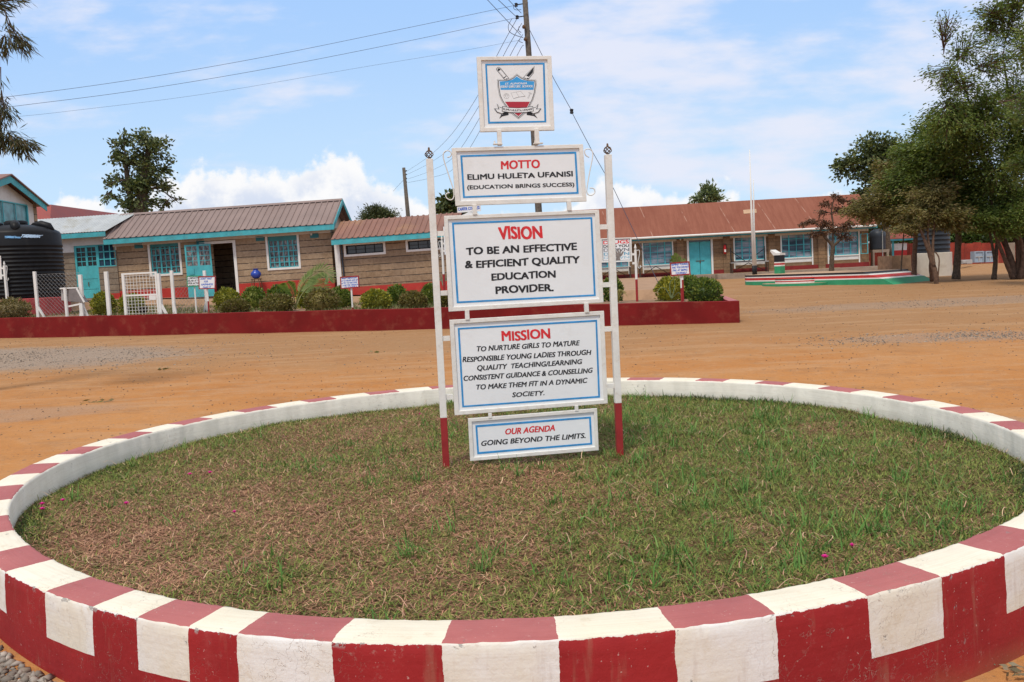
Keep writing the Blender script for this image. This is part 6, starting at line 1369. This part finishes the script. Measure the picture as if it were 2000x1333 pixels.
o = MB().lathe([(rb2 * 1.1, -1.5), (rb2 * 1.08, -.02), (rb2 * 1.04, -.004), (.2, -.003)], 36).build('round_plinth', M['cream']); o.location = a; tag(o, 'round cream plastered base under the large tank', 'tank base')
o = MB().box(-1.35, -.45, -.6, 1, -1.5, -.06).build('side_plinth', M['earth']); o.location = a + Vector((-.4, -.7, 0)) ; o.location.x -= .35; o.location.y += .8; tag(o, 'brown block plinth left of the round tank base', 'plinth')
# red sheet fence
pf0, pf1 = gpt(1640, 66), gpt(2120, 60); fdir = pf1 - pf0; nF = 30; t = thing('sheet_fence', 'long fence of rusty red metal sheets behind the trees', 'fence', tuple(pf0)); z_top = lambda i: at(1640 + 480 * i / nF, 476.5 - (480 * i / nF) * .0065 + 1.2 * math.sin(i * 2.1), 66 - 6 * i / nF).z
cl_ = [M['redmetal'], mat('faded_red_sheet', (.33, .085, .06), .7, .2), mat('dark_red_sheet', (.17, .028, .022), .7, .2), M['concrete']]
for i in range(nF):
    p0_ = pf0 + fdir * (i / nF) - pf0; p1_ = pf0 + fdir * ((i + 1) / nF) - pf0; zt2 = z_top(i) - pf0.z; b = MB(); dz_ = p0_.z; m_ = 8
    vs = []
    for j in range(m_ + 1):
        q_ = p0_.lerp(p1_, j / m_); w_ = .03 * (j % 2) + .03 * (i % 2); vs += [(q_.x, q_.y + w_, dz_ - .3), (q_.x, q_.y + w_, zt2)]
    b.add(vs, [[2 * j, 2 * j + 2, 2 * j + 3, 2 * j + 1] for j in range(m_)]); b.build('sheet', cl_[3 if i == 21 else [0, 1, 0, 2, 0, 0, 1, 2][(i * 5 + i // 3) % 8]], t)
a = at(1752, 490, 62); t = thing('red_roof_hut', 'little hut with an orange red roof between the two right hand tanks', 'hut', tuple(a)); f_ = lambda x, y: at(x, y, 62) - a
p_ = [f_(1735, 467), f_(1770, 465), f_(1762, 456), f_(1752, 453)]
rv = [tuple(p_[0]), tuple(p_[1] + Vector((.6, 0, 0))), tuple(p_[1] + Vector((.4, 2, .5))), tuple(p_[3] + Vector((0, 2, 0)))]
MB().add(rv + [(x, y, z - .05) for x, y, z in rv], [[0, 1, 2, 3], [7, 6, 5, 4], [0, 4, 5, 1], [1, 5, 6, 2], [2, 6, 7, 3], [3, 7, 4, 0]]).build('roof', M['step'], t)
MB().beam(p_[0] - Vector((0, .05, .1)), p_[1] + Vector((.6, -.05, -.1)), .05, .12).build('fascia', M['fascia'], t)
g0, g1, g2 = f_(1751, 515), f_(1775, 475), f_(1760, 489)
MB().mat(1).box(g0.x, g1.x, .3, 2, g0.z - .5, g2.z).mat(0).box(g0.x, g1.x, .3, 2, g2.z, g1.z).build('wall', [M['plaster'], M['redp']], t); MB().box(f_(1741, 0).x - .05, f_(1741, 0).x + .05, .2, .3, g0.z - .5, f_(1741, 468).z).build('pillar', M['fascia'], t); MB().box(f_(1741, 0).x - .07, f_(1741, 0).x + .5, .15, .35, g0.z - .3, f_(1741, 505).z).build('green_base', M['green'], t)
a = at(1738, 529, 50); t = thing('potted_plant', 'black pot with a leafy plant at the end of the veranda', 'plant', tuple(a)); kq = 50 / FPX
MB().lathe([(8 * kq, 0), (11 * kq, 16 * kq), (12 * kq, 17 * kq), (10 * kq, 17 * kq)], 18).build('pot', M['black'], t, smooth=True)
P = rng.normal(0, 1, (260, 3)) * np.array([5.5, 5.5, 3.2]) * kq + np.array([0, 0, 20 * kq]); V, F = leaf_cloud(P, .16, .08); np_mesh('foliage', V, F, BUSHM['green'], t)
for i, (px0, px1, py0, py1, Y) in enumerate([(1729, 1735, 523, 534, 47), (1735, 1745, 531, 538, 47)]):
    x0, x1 = at(px0, py0, Y), at(px1, py1, Y)
tag(MB().box(at(1731, 530, 49).x, at(1746, 530, 49).x, 48.6, 50.2, .2, at(1738, 531, 49).z).build('veranda_step', M['concrete']), kind='structure')
for i, (x0, x1, y0, y1) in enumerate([(1903, 1921, 491.5, 512.5), (1925, 1942.5, 491, 512)]):
    F = Fac(Vector((*at(x0, y1, 57)[:2], 0)), Vector((*at(x1, y1, 57)[:2], 0)), level=True); q = span(F, x0, y0, x1, y1); t = thing('grey_crate', ['left of two pale blue grey crates leaning by the red fence', 'right of two pale blue grey crates leaning by the red fence'][i], 'crate', matrix=F.m, group='pale crates by the red fence'); cm = mat('pale_blue_grey', (.3, .36, .42), .6, .1)
    MB().ring([(q[0], q[2]), (q[1], q[2]), (q[1], q[3]), (q[0], q[3])], [(q[0] + .06, q[2] + .06), (q[1] - .06, q[2] + .06), (q[1] - .06, q[3] - .06), (q[0] + .06, q[3] - .06)], -.03, .5).build('frame', cm, t); b = MB()
    b.box(q[0] + .05, q[1] - .05, .02, .05, q[2] + .05, q[3] - .05); b.build('panel', cm, t); zm2 = (q[2] + q[3]) / 2; MB().box(q[0] + .06, q[1] - .06, -.02, .02, zm2 - .03, zm2 + .03).box((q[0] + q[1]) / 2 - .03, (q[0] + q[1]) / 2 + .03, -.021, .019, q[2] + .06, zm2 - .03).build('rail', M['steel_grey'], t)
a = at(1886, 516, 52); o = MB().box(-.3, .3, -.2, .2, 0, .24).box(-.27, -.03, -.24, -.2, .04, .2).build('stone_block', M['steel_grey'], bevel=.02); o.location = a; tag(o, 'pale squared stone block on the bank left of the crates', 'stone block')
bk_ = MB(); vs = []
for i in range(26):
    px = 1860 + 14 * i; z1 = at(px, 514.5 + .8 * math.sin(i * 1.3), 52).z; p = at(px, 520, 52); f_ = min(1, i / 5); gg = float(ground_z(p.x, 50)); z1 = gg - .03 + max(0, z1 - gg) * f_; vs += [(p.x, 48, float(ground_z(p.x, 48)) - .02), (p.x, 49.2, z1 - .08 * f_ + .03 * math.sin(i)), (p.x, 51, z1), (p.x, 60, z1 - .1), (p.x, 64, .3)]
bk_.add(vs, [[i * 5 + j, i * 5 + 5 + j, i * 5 + 6 + j, i * 5 + 1 + j] for i in range(25) for j in range(4)]); tag(bk_.build('earth_bank', M['ground']), kind='structure')

# ------------------------------------------------------------------ trees
def make_tree(name, lab, base, stems, clumps, leafm, barkm, leaf=(.14, .06), dens=1.0, tips=14, droop=.1, flat=.6, twig=.012, group=None, spread=.2, limb=.05):
    """stems: lists of (px,py,Y,r) from the foot up; clumps: (px,py,Y,rx_px,ry_px,n)"""
    t = thing(name, lab, 'tree', tuple(base), group=group); B = Vector(base); tb = MB(); nodes = []
    for st_ in stems:
        pth = smooth_path([(*(at(p[0], p[1], p[2]) - B), ) for p in st_], 4) if len(st_) > 2 else [at(p[0], p[1], p[2]) - B for p in st_]
        rs_ = np.interp(np.linspace(0, 1, len(pth)), np.linspace(0, 1, len(st_)), [p[3] for p in st_]); rs_ = [r * (1 + .08 * math.sin(i * 2.3)) for i, r in enumerate(rs_)]
        tb.tube(pth, rs_, 9); nodes += [(p, r) for i, (p, r) in enumerate(zip(pth, rs_)) if i >= len(pth) * .45]
    tb.build('trunk', barkm, t, smooth=True); br = MB(); LP_ = []; LD = []
    for c in clumps:
        cc = at(c[0], c[1], c[2]) - B; k3 = c[2] / FPX; rx, rz2 = c[3] * k3, c[4] * k3
        nd = min(nodes, key=lambda q: (q[0] - cc).length + .6 * max(0, q[0].z - cc.z)); mid = nd[0].lerp(cc, .5) + Vector((rng.normal() * .15 * rx, rng.normal() * .2 * rx, abs(rng.normal()) * .15 * rz2))
        lp = smooth_path([nd[0], mid, cc], 5); r0 = min(nd[1] * .6, limb); br.tube(lp, [r0 * (1 - .6 * i / len(lp)) for i in range(len(lp))], 6); nodes.append((lp[7], r0 * .6))
        per = max(1, int(c[5] * dens / tips))
        for q in range(tips):
            d = rng.normal(0, 1, 3); d /= np.linalg.norm(d); rad = rng.uniform(.3, 1) ** .6 * rng.choice([1, 1, 1, 1.15, 1.3]); tp = cc + Vector((d[0] * rx * rad, d[1] * rx * rad, d[2] * rz2 * rad)); st2 = lp[rng.integers(4, len(lp))]
            m2 = st2.lerp(tp, .55) + Vector((0, 0, .12 * rz2)); tw = smooth_path([st2, m2, tp], 4); br.tube(tw, [twig * (1.4 - i / len(tw)) for i in range(len(tw))], 4, False)
            u = rng.uniform(.3, 1.08, per); iu = np.clip((u * (len(tw) - 1)).astype(int), 0, len(tw) - 1); base_p = np.array([tuple(tw[i]) for i in iu]); sd = spread * min(rx, rz2) + .02
            LP_.append(base_p + rng.normal(0, 1, (per, 3)) * np.array([sd, sd, sd * .75])); dv = np.array(tp - st2); dv /= np.linalg.norm(dv) + 1e-6; LD.append(np.repeat(dv[None], per, 0))
    br.build('limbs', barkm, t, smooth=True); V, F = leaf_cloud(np.concatenate(LP_), leaf[0], leaf[1], flat, droop, np.concatenate(LD)); np_mesh('crown', V, F, leafm, t); return t
LM1 = leaf_mat('feathery_leaves', [(0.0517, 0.0759, 0.0168), (0.0959, 0.1445, 0.0281), (0.1476, 0.2077, 0.0421), (0.2214, 0.2528, 0.0632), (0.0886, 0.1084, 0.0224)], .3); LM2 = leaf_mat('brown_green_leaves', [(0.0990, 0.0810, 0.0264), (0.1650, 0.1350, 0.0429), (0.2145, 0.1890, 0.0594), (0.2640, 0.1890, 0.0825), (0.1073, 0.1260, 0.0330)], .3)
LM3 = leaf_mat('dark_round_leaves', [(0.0375, 0.0552, 0.0198), (0.0750, 0.1000, 0.0363), (0.1219, 0.1466, 0.0495), (0.1875, 0.1984, 0.0743)], .2, .4); LM4 = leaf_mat('bright_back_leaves', [(.05, .09, .02), (.09, .15, .03), (.03, .055, .014)], .35); LM5 = leaf_mat('brown_pods', [(.075, .036, .018), (.13, .06, .03), (.17, .085, .042)], .1)
b0 = gpt(1985, 35.2)
make_tree('spreading_tree', 'largest tree at the right edge with several pale stems and a feathery crown', b0,
          [[(1983, 548, 35.2, .15), (1972, 500, 35.4, .12), (1950, 440, 36, .09), (1935, 360, 36.5, .07), (1905, 240, 36, .045), (1870, 130, 34.5, .025)], [(1988, 548, 35.2, .14), (1990, 480, 35.3, .12), (1975, 420, 36, .09), (1985, 300, 36.5, .06), (1960, 120, 36, .035)], [(1993, 548, 35.3, .13), (2003, 470, 35.5, .1), (2020, 380, 36, .08), (2040, 200, 36, .05)], [(1979, 546, 35.1, .1), (1964, 510, 35.1, .08), (1942, 450, 35.2, .06), (1936, 390, 35.5, .04)], [(1990, 546, 35.0, .1), (1998, 500, 35, .07), (1988, 450, 35, .055), (1966, 410, 35.2, .04)]],
          [(1900, 430, 35, 50, 26, 1500), (1960, 440, 34.6, 45, 24, 1300), (2000, 425, 34.2, 50, 30, 1700), (1838, 152, 33.4, 42, 30, 520), (1850, 45, 33.2, 26, 22, 150), (1890, 100, 33.6, 48, 42, 620), (1880, 175, 33.4, 50, 30, 560), (1945, 130, 34, 55, 45, 800), (1975, 45, 34.5, 55, 50, 850), (1930, 25, 34, 40, 26, 420), (1985, 5, 34, 45, 30, 600), (1935, 62, 34.5, 30, 28, 400), (2040, 90, 34.5, 70, 70, 1600), (1850, 240, 33.6, 58, 45, 1900), (1925, 240, 34.2, 75, 60, 3000), (2005, 250, 35, 80, 75, 3000), (1945, 335, 35, 75, 60, 2600), (2000, 385, 35.5, 60, 45, 2000), (1900, 205, 34.5, 60, 40, 1300), (1985, 190, 35.5, 60, 50, 1400), (1960, 420, 36, 55, 32, 1700), (1990, 300, 36, 70, 60, 2600), (1870, 265, 36, 60, 45, 1800), (2060, 230, 28.5, 80, 70, 2000), (2030, 90, 28, 60, 60, 1200), (2090, 380, 29, 70, 40, 1400), (2000, 330, 30.5, 50, 36, 1200), (2080, 330, 35, 80, 90, 2200), (2100, 190, 35, 80, 90, 1800), (1880, 300, 35, 60, 45, 2000)], LM1, M['bark_red'], (.14, .05), 1.75, 40, .25, .5, .012, 'shade trees at the right', .16, .06)
b0 = gpt(1868, 36.2)
make_tree('shade_tree', 'straight single trunk tree right of the large tank', b0, [[(1867, 546, 36.2, .17), (1870, 500, 36.2, .13), (1872, 440, 36.2, .12), (1868, 370, 36, .09), (1855, 300, 35.8, .05)]],
          [(1820, 300, 36, 58, 45, 1900), (1860, 340, 36.5, 65, 45, 2200), (1800, 345, 36.5, 50, 42, 1500), (1850, 395, 36.5, 62, 36, 1800), (1905, 395, 36.5, 55, 38, 1500), (1775, 300, 37, 36, 30, 900), (1830, 260, 37, 45, 36, 1300), (1760, 365, 37.5, 50, 36, 1500), (1890, 370, 37, 60, 40, 1700)], LM1, M['bark'], (.15, .055), 2.8, 40, .2, .5, .012, 'shade trees at the right', .2)
b0 = gpt(1942, 35.6)
make_tree('shade_tree', 'slender dark forked tree between the straight trunk and the largest tree', b0, [[(1941, 547, 35.6, .11), (1944, 515, 35.6, .085), (1947, 475, 35.6, .06), (1952, 430, 35.6, .05)], [(1944, 520, 35.6, .06), (1938, 480, 35.5, .05), (1928, 430, 35.4, .04)]], [(1940, 420, 35.8, 50, 28, 1500), (1915, 440, 35.6, 30, 18, 500), (1975, 435, 36, 40, 20, 800)], LM1, M['bark'], (.16, .06), 2.2, 26, .2, .5, .01, 'shade trees at the right', .2)
b0 = gpt(1785, 37.5)
make_tree('shade_tree', 'brown single trunk tree in front of the left side of the large tank', b0, [[(1785, 549, 37.5, .12), (1786, 500, 37.5, .1), (1788, 455, 37.5, .09), (1782, 400, 37.5, .06)]],
          [(1745, 385, 38, 50, 36, 1500), (1790, 380, 38, 55, 36, 1600), (1700, 408, 38, 46, 26, 1100), (1670, 415, 37.5, 28, 15, 380), (1745, 425, 38, 55, 22, 1300), (1800, 425, 38, 45, 20, 1000), (1740, 340, 39, 40, 30, 1000)], LM2, M['bark_red'], (.14, .05), 3.0, 40, .25, .5, .012, 'shade trees at the right', .22)
b0 = gpt(1829, 34.4)
make_tree('crooked_tree', 'crooked thin tree with twisted stems standing nearest before the tank', b0, [[(1829, 562, 34.4, .07), (1828, 540, 34.4, .1), (1820, 510, 34.5, .09), (1808, 475, 34.5, .06), (1794, 440, 34.6, .04)], [(1824, 520, 34.4, .07), (1822, 480, 34.6, .05), (1826, 420, 34.8, .035)], [(1822, 505, 34.5, .06), (1812, 460, 34.7, .04), (1818, 400, 34.8, .03)], [(1830, 560, 34.35, .025), (1833, 530, 34.3, .025), (1834, 505, 34.3, .025), (1827, 493, 34.4, .03)], [(1820, 549, 35.2, .08), (1818, 520, 35, .08), (1820, 500, 34.8, .07)]],
          [(1800, 420, 35, 50, 24, 1300), (1845, 425, 35, 48, 24, 1300), (1775, 445, 35, 36, 14, 500), (1865, 440, 35, 30, 14, 400), (1820, 385, 35.2, 50, 30, 1300)], LM2, M['bark_red'], (.14, .05), 2.8, 36, .25, .5, .01, 'shade trees at the right', .22)
b0 = gpt(1760, 38)
make_tree('sapling', 'very thin sapling between the podium ramp and the tank plinth', b0, [[(1759, 550, 38, .035), (1761, 510, 38, .03), (1764, 470, 38, .025), (1766, 440, 38, .02)]], [(1768, 435, 38, 24, 12, 250)], LM2, M['bark'], (.13, .05), 1, 8, .2, .5, .008, 'shade trees at the right')
b0 = gpt(1700, 60)
make_tree('leafy_tree', 'rounder dark leaved tree rising behind the classroom roof end', b0, [[(1735, 500, 60, .25), (1728, 420, 60, .2), (1712, 350, 60, .12), (1690, 310, 60, .055)], [(1728, 430, 60, .15), (1750, 350, 60, .1), (1755, 310, 60, .06)]],
          [(1700, 300, 60, 32, 30, 1300), (1665, 322, 60, 27, 24, 1000), (1640, 335, 60, 15, 15, 300), (1732, 290, 60, 34, 25, 1300), (1715, 345, 60, 36, 32, 1300), (1690, 375, 60, 20, 15, 350), (1745, 345, 60, 36, 40, 1600), (1712, 400, 60, 30, 24, 700), (1780, 305, 60, 40, 45, 1800)], LM3, M['bark'], (.26, .17), .8, 16, .1, .8, .02, None, .26, .12)
b0 = gpt(1625, 46.5)
b0.z = at(1624, 530, 46.5).z
make_tree('brown_pod_tree', 'small bare looking tree with brown pods in front of the classroom windows', b0, [[(1624, 533, 46.5, .14), (1625, 500, 46.5, .11), (1626, 480, 46.5, .1), (1612, 465, 46.5, .07), (1602, 450, 46.4, .05)], [(1626, 482, 46.5, .09), (1640, 470, 46.5, .06), (1655, 455, 46.6, .045)], [(1626, 480, 46.5, .06), (1627, 440, 46.5, .05), (1624, 410, 46.5, .035), (1632, 380, 46.5, .025)]],
          [(1632, 385, 46.5, 10, 8, 90), (1648, 393, 46.5, 10, 7, 90), (1668, 395, 46.5, 9, 6, 70), (1612, 400, 46.5, 11, 8, 90), (1605, 415, 46.5, 10, 7, 80), (1640, 412, 46.5, 14, 9, 120), (1662, 415, 46.6, 12, 8, 90), (1590, 432, 46.4, 13, 7, 110), (1570, 436, 46.4, 12, 6, 90), (1610, 440, 46.5, 18, 10, 200), (1640, 445, 46.5, 20, 12, 240), (1600, 458, 46.4, 15, 7, 130), (1655, 440, 46.6, 16, 10, 150), (1650, 465, 46.6, 18, 8, 150)], LM5, M['bark'], (.12, .07), 1.9, 12, .3, .6, .014, None, .3, .05)
for i, (px, Y, w3) in enumerate(((1700, 78, 50), (1790, 80, 55), (1880, 82, 60), (1975, 84, 60), (2080, 80, 60))):
    b0 = gpt(px, Y)
    make_tree('background_tree', ['bright green tree behind the small grey tank', 'dense green tree beyond the large tank', 'green tree beyond the fence right of the large tank', 'dark tree beyond the fence at the right edge', 'tree beyond the fence just outside the right edge'][i], b0, [[(px, 510, Y, .3), (px + 3, 470, Y, .22), (px - 2, 430, Y, .14)]], [(px - 25, 450, Y, w3 * .6, 26, 900), (px + 25, 455, Y, w3 * .6, 24, 900), (px - 30, 470, Y, w3 * .5, 14, 700), (px + 30, 470, Y, w3 * .5, 14, 700), (px, 425, Y, w3 * .8, 32, 1300), (px - 10, 395, Y, w3 * .6, 26, 800)], LM4 if i < 3 else LM1, M['bark'], (.36, .2), .8, 12, .1, .7, .03, 'trees beyond the red fence', .3, .15)
b0 = gpt(270, 62)
make_tree('tall_tree', 'tall dark two lobed tree behind the grey roof', b0, [[(272, 470, 62, .5), (276, 400, 62, .42), (284, 340, 62, .3), (290, 290, 62, .15)], [(270, 430, 62, .35), (252, 370, 62, .2), (245, 310, 62, .12)]],
          [(288, 275, 62, 28, 22, 1300), (305, 300, 62, 26, 26, 1300), (275, 310, 62, 22, 24, 1000), (240, 285, 62, 18, 22, 800), (250, 315, 62, 24, 24, 1100), (222, 305, 62, 14, 20, 420), (300, 340, 62, 28, 24, 1300), (325, 330, 62, 14, 14, 300), (270, 350, 62, 26, 24, 1100), (235, 355, 62, 26, 16, 800), (215, 362, 62, 12, 10, 220), (290, 375, 62, 30, 24, 1400), (260, 390, 62, 26, 24, 1200), (320, 365, 62, 18, 14, 380), (207, 391, 62, 10, 7, 120), (225, 384, 62, 14, 8, 200), (345, 392, 62, 12, 6, 110), (322, 400, 62, 16, 10, 260), (282, 405, 62, 36, 18, 1100)], LM3, M['bark'], (.27, .17), .36, 8, .05, .9, .03, None, .3, .2)
b0 = gpt(737, 64)
make_tree('dome_tree', 'low dome shaped tree behind the low wing roof', b0, [[(738, 480, 64, .3), (738, 440, 64, .2)]], [(738, 424, 64, 34, 20, 2600), (718, 428, 64, 18, 14, 900), (758, 426, 64, 18, 15, 900), (738, 412, 64, 24, 9, 900)], leaf_mat('dome_leaves', [(0.0455, 0.0600, 0.0216), (0.0780, 0.0960, 0.0360), (0.1170, 0.1320, 0.0540)], .2), M['bark'], (.22, .06), 1.0, 26, -.3, 1, .02, None, .3)
b0 = gpt(880, 60)
make_tree('tall_tree', 'dark leafy tree half hidden behind the motto panel', b0, [[(885, 480, 60, .3), (884, 430, 60, .22), (882, 395, 60, .12)]], [(880, 390, 60, 20, 14, 700), (868, 402, 60, 18, 12, 500), (900, 400, 60, 22, 16, 700), (885, 415, 60, 30, 14, 700), (860, 412, 60, 12, 8, 200)], LM3, M['bark'], (.32, .2), .7, 14, .05, .9, .03, None, .3, .15)
b0 = gpt(1381, 75)
make_tree('tall_tree', 'small grey green treetop above the middle of the classroom roof', b0, [[(1382, 470, 75, .3), (1382, 420, 75, .2), (1381, 380, 75, .1)]], [(1381, 383, 75, 20, 17, 900), (1366, 390, 75, 14, 10, 300), (1396, 386, 75, 12, 12, 300), (1383, 372, 75, 9, 8, 200)], leaf_mat('grey_green_leaves', [(0.0850, 0.1120, 0.0510), (0.1530, 0.1920, 0.0850), (0.2210, 0.2560, 0.1360)], .25), M['bark'], (.36, .16), .9, 14, -.2, .9, .03, None, .3, .12)
# far-off wood along the skyline
n_ = 26000; X = rng.uniform(-190, 190, n_); hw_ = 3.2 + 1.2 * np.sin(X * .21) + .9 * np.sin(X * .53 + 1) + .6 * np.sin(X * 1.3); P = np.stack([X, 128 + rng.uniform(-4, 4, n_), float(ground_z(0, 128)) + hw_ * rng.uniform(0, 1, n_) ** .7 * rng.uniform(.7, 1.1, n_)], -1)
V, F = leaf_cloud(P, .9, .6, .8); tag(np_mesh('distant_wood', V, F, LM3), 'low line of distant green trees along the skyline behind the school', 'wood', kind='stuff')
# branches hanging in at the top left, from a tree standing just outside the frame
b0 = Vector((-9.6, 13.5, float(ground_z(-9.6, 13.5))))
make_tree('grevillea_tree', 'tree just outside the frame whose drooping branches hang in at the top left', b0, [[(-205, 800, 13.5, .22), (-200, 500, 13.5, .18), (-190, 200, 13.5, .14), (-180, -60, 13.5, .1), (-170, -200, 13.5, .06)]],
          [(2, 12, 13, 18, 14, 110), (38, -8, 13, 20, 8, 60), (30, 88, 13, 20, 16, 190), (2, 92, 13, 14, 12, 90), (6, 215, 13, 16, 22, 150), (-6, 245, 13, 14, 20, 120), (18, 272, 13, 16, 14, 150), (46, 284, 13, 20, 16, 210), (-8, 270, 13, 20, 18, 150), (-60, 60, 13, 40, 40, 200), (-70, 180, 13, 40, 40, 200), (-60, 285, 13, 35, 25, 160), (-130, 0, 13, 60, 60, 220), (-210, 120, 14, 70, 80, 260)], leaf_mat('drooping_leaves', [(.03, .035, .012), (.06, .065, .02), (.09, .09, .035), (.11, .07, .03)], .25), M['bark'], (.17, .017), 1.3, 9, .55, .6, .006, None, .2, .042)

# ------------------------------------------------------------------ stones and gravel
def rocks(name, X, Y, S, lab, cols):
    n = len(X); Z = ground_z(X, Y); base = np.array([(1, 0, 0), (-1, 0, 0), (0, 1, 0), (0, -1, 0), (0, 0, 1), (0, 0, -.6), (.6, .6, .55), (-.6, .55, .5)], float)
    tri = np.array([[6, 0, 2], [6, 2, 4], [6, 4, 0], [7, 2, 1], [7, 1, 4], [7, 4, 2], [0, 4, 3], [1, 3, 4], [0, 5, 2], [2, 5, 1], [1, 5, 3], [3, 5, 0]])
    J = 1 + rng.normal(0, .22, (n, 8, 1)); V = base[None] * J * (S[:, None, None] * np.stack([rng.uniform(.7, 1.3, n), rng.uniform(.6, 1.1, n), rng.uniform(.4, .8, n)], -1)[:, None, :]); a = rng.uniform(0, 6.28, n); c, s = np.cos(a)[:, None], np.sin(a)[:, None]
    x = V[:, :, 0] * c - V[:, :, 1] * s; y = V[:, :, 0] * s + V[:, :, 1] * c; V = np.stack([x + X[:, None], y + Y[:, None], V[:, :, 2] + (Z + S * .2)[:, None]], -1).reshape(-1, 3)
    C = np.repeat(pick(cols, n), 8, 0); F = (tri[None] + (np.arange(n) * 8)[:, None, None]).reshape(-1, 3)
    return tag(np_mesh(name, V, F, attr_mat(name + '_stone', 0, .9), colors=C), lab, 'stones', kind='stuff')
GC = [(.22, .185, .15), (.29, .25, .205), (.16, .135, .11), (.36, .31, .26), (.24, .19, .145)]
def blob(n, cx, cy, sx_, sy_, rot): a = rng.normal(0, 1, n) * sx_; b_ = rng.normal(0, 1, n) * sy_; c, s = math.cos(rot), math.sin(rot); return cx + a * c - b_ * s, cy + a * s + b_ * c
def not_ring(x, y): r = np.hypot(x - RC[0], y - RC[1]); return r > r_in(np.arctan2(y - RC[1], x - RC[0])) + RWID + .05
parts_ = [blob(4200, -12.8, 20.6, 3.8, 1.5, R(-14)), blob(1500, 8, 16, 1.3, .5, R(-5)), blob(1200, 13, 24.5, 4.5, 1, 0)]
X = np.concatenate([p[0] for p in parts_]); Y = np.concatenate([p[1] for p in parts_])
rocks('far_gravel', X, Y, rng.uniform(.007, .02, len(X)), 'grey gravel spread in patches on the dirt yard', GC)
th_ = np.radians(rng.uniform(15, 85, 2600)); rr_2 = r_in(th_) + RWID + .06 + np.abs(rng.normal(0, .3, 2600)); X = RC[0] + rr_2 * np.cos(th_); Y = RC[1] + rr_2 * np.sin(th_)
th2 = np.radians(rng.uniform(205, 246, 1500)); r2_ = r_in(th2) + RWID + .05 + np.abs(rng.normal(0, .1, 1500)); X = np.concatenate([X, RC[0] + r2_ * np.cos(th2)]); Y = np.concatenate([Y, RC[1] + r2_ * np.sin(th2)])
rocks('kerb_gravel', X, Y, np.concatenate([rng.uniform(.006, .016, 2600), rng.choice([.008, .012, .018, .026], 1500)]), 'small grey stones lying against the outer foot of the planter wall', GC)
n_ = 6000; yy2 = 4 + 30 * rng.uniform(0, 1, n_) ** 1.3; xx2 = rng.uniform(-1, 1, n_) * (1.5 + yy2 * .62); ok = not_ring(xx2, yy2); X, Y = xx2[ok], yy2[ok]; ok = (X - GW0.x) * gn.x + (Y - GW0.y) * gn.y < -.15; ok |= X > 6.5; X, Y = X[ok], Y[ok]
rocks('loose_stones', X, Y, rng.uniform(.004, .012, len(X)) * (1 + .02 * Y), 'scattered small dark stones all over the orange dirt', [(.12, .09, .07), (.2, .15, .11), (.28, .2, .13), (.09, .07, .06)])
for i, (px, py, lab) in enumerate([(732, 688, 'crumpled dead leaf lying on the dirt left of the notice board'), (185, 783, 'dry twig and leaf on the dirt above the planter wall at left'), (320, 721, 'small grey scrap on the dirt in the left middle')]):
    p = on_z(px, py, .1)
    for _ in range(4): p = on_z(px, py, float(ground_z(p.x, p.y)) + .02)
    P = rng.normal(0, 1, (9, 3)) * np.array([.1, .05, .012]); V, F = leaf_cloud(P, .12, .04, .15); o = np_mesh('dead_leaf', V, F, BUSHM['brown']); o.location = p; tag(o, lab, 'dead leaf', 'dead leaves on the yard')
p = on_z(1975, 1310, .03); P = rng.normal(0, 1, (30, 3)) * np.array([.045, .035, .006]) + np.array([.03, 0, .008]); V, F = leaf_cloud(P, .05, .018, .15); o = np_mesh('leaf_heap', V, F, leaf_mat('dried_weed', [(.1, .1, .05), (.2, .17, .1), (.3, .25, .17)], .1)); o.location = p; tag(o, 'little heap of wilted leaves at the foot of the planter, bottom right', 'dead leaf')
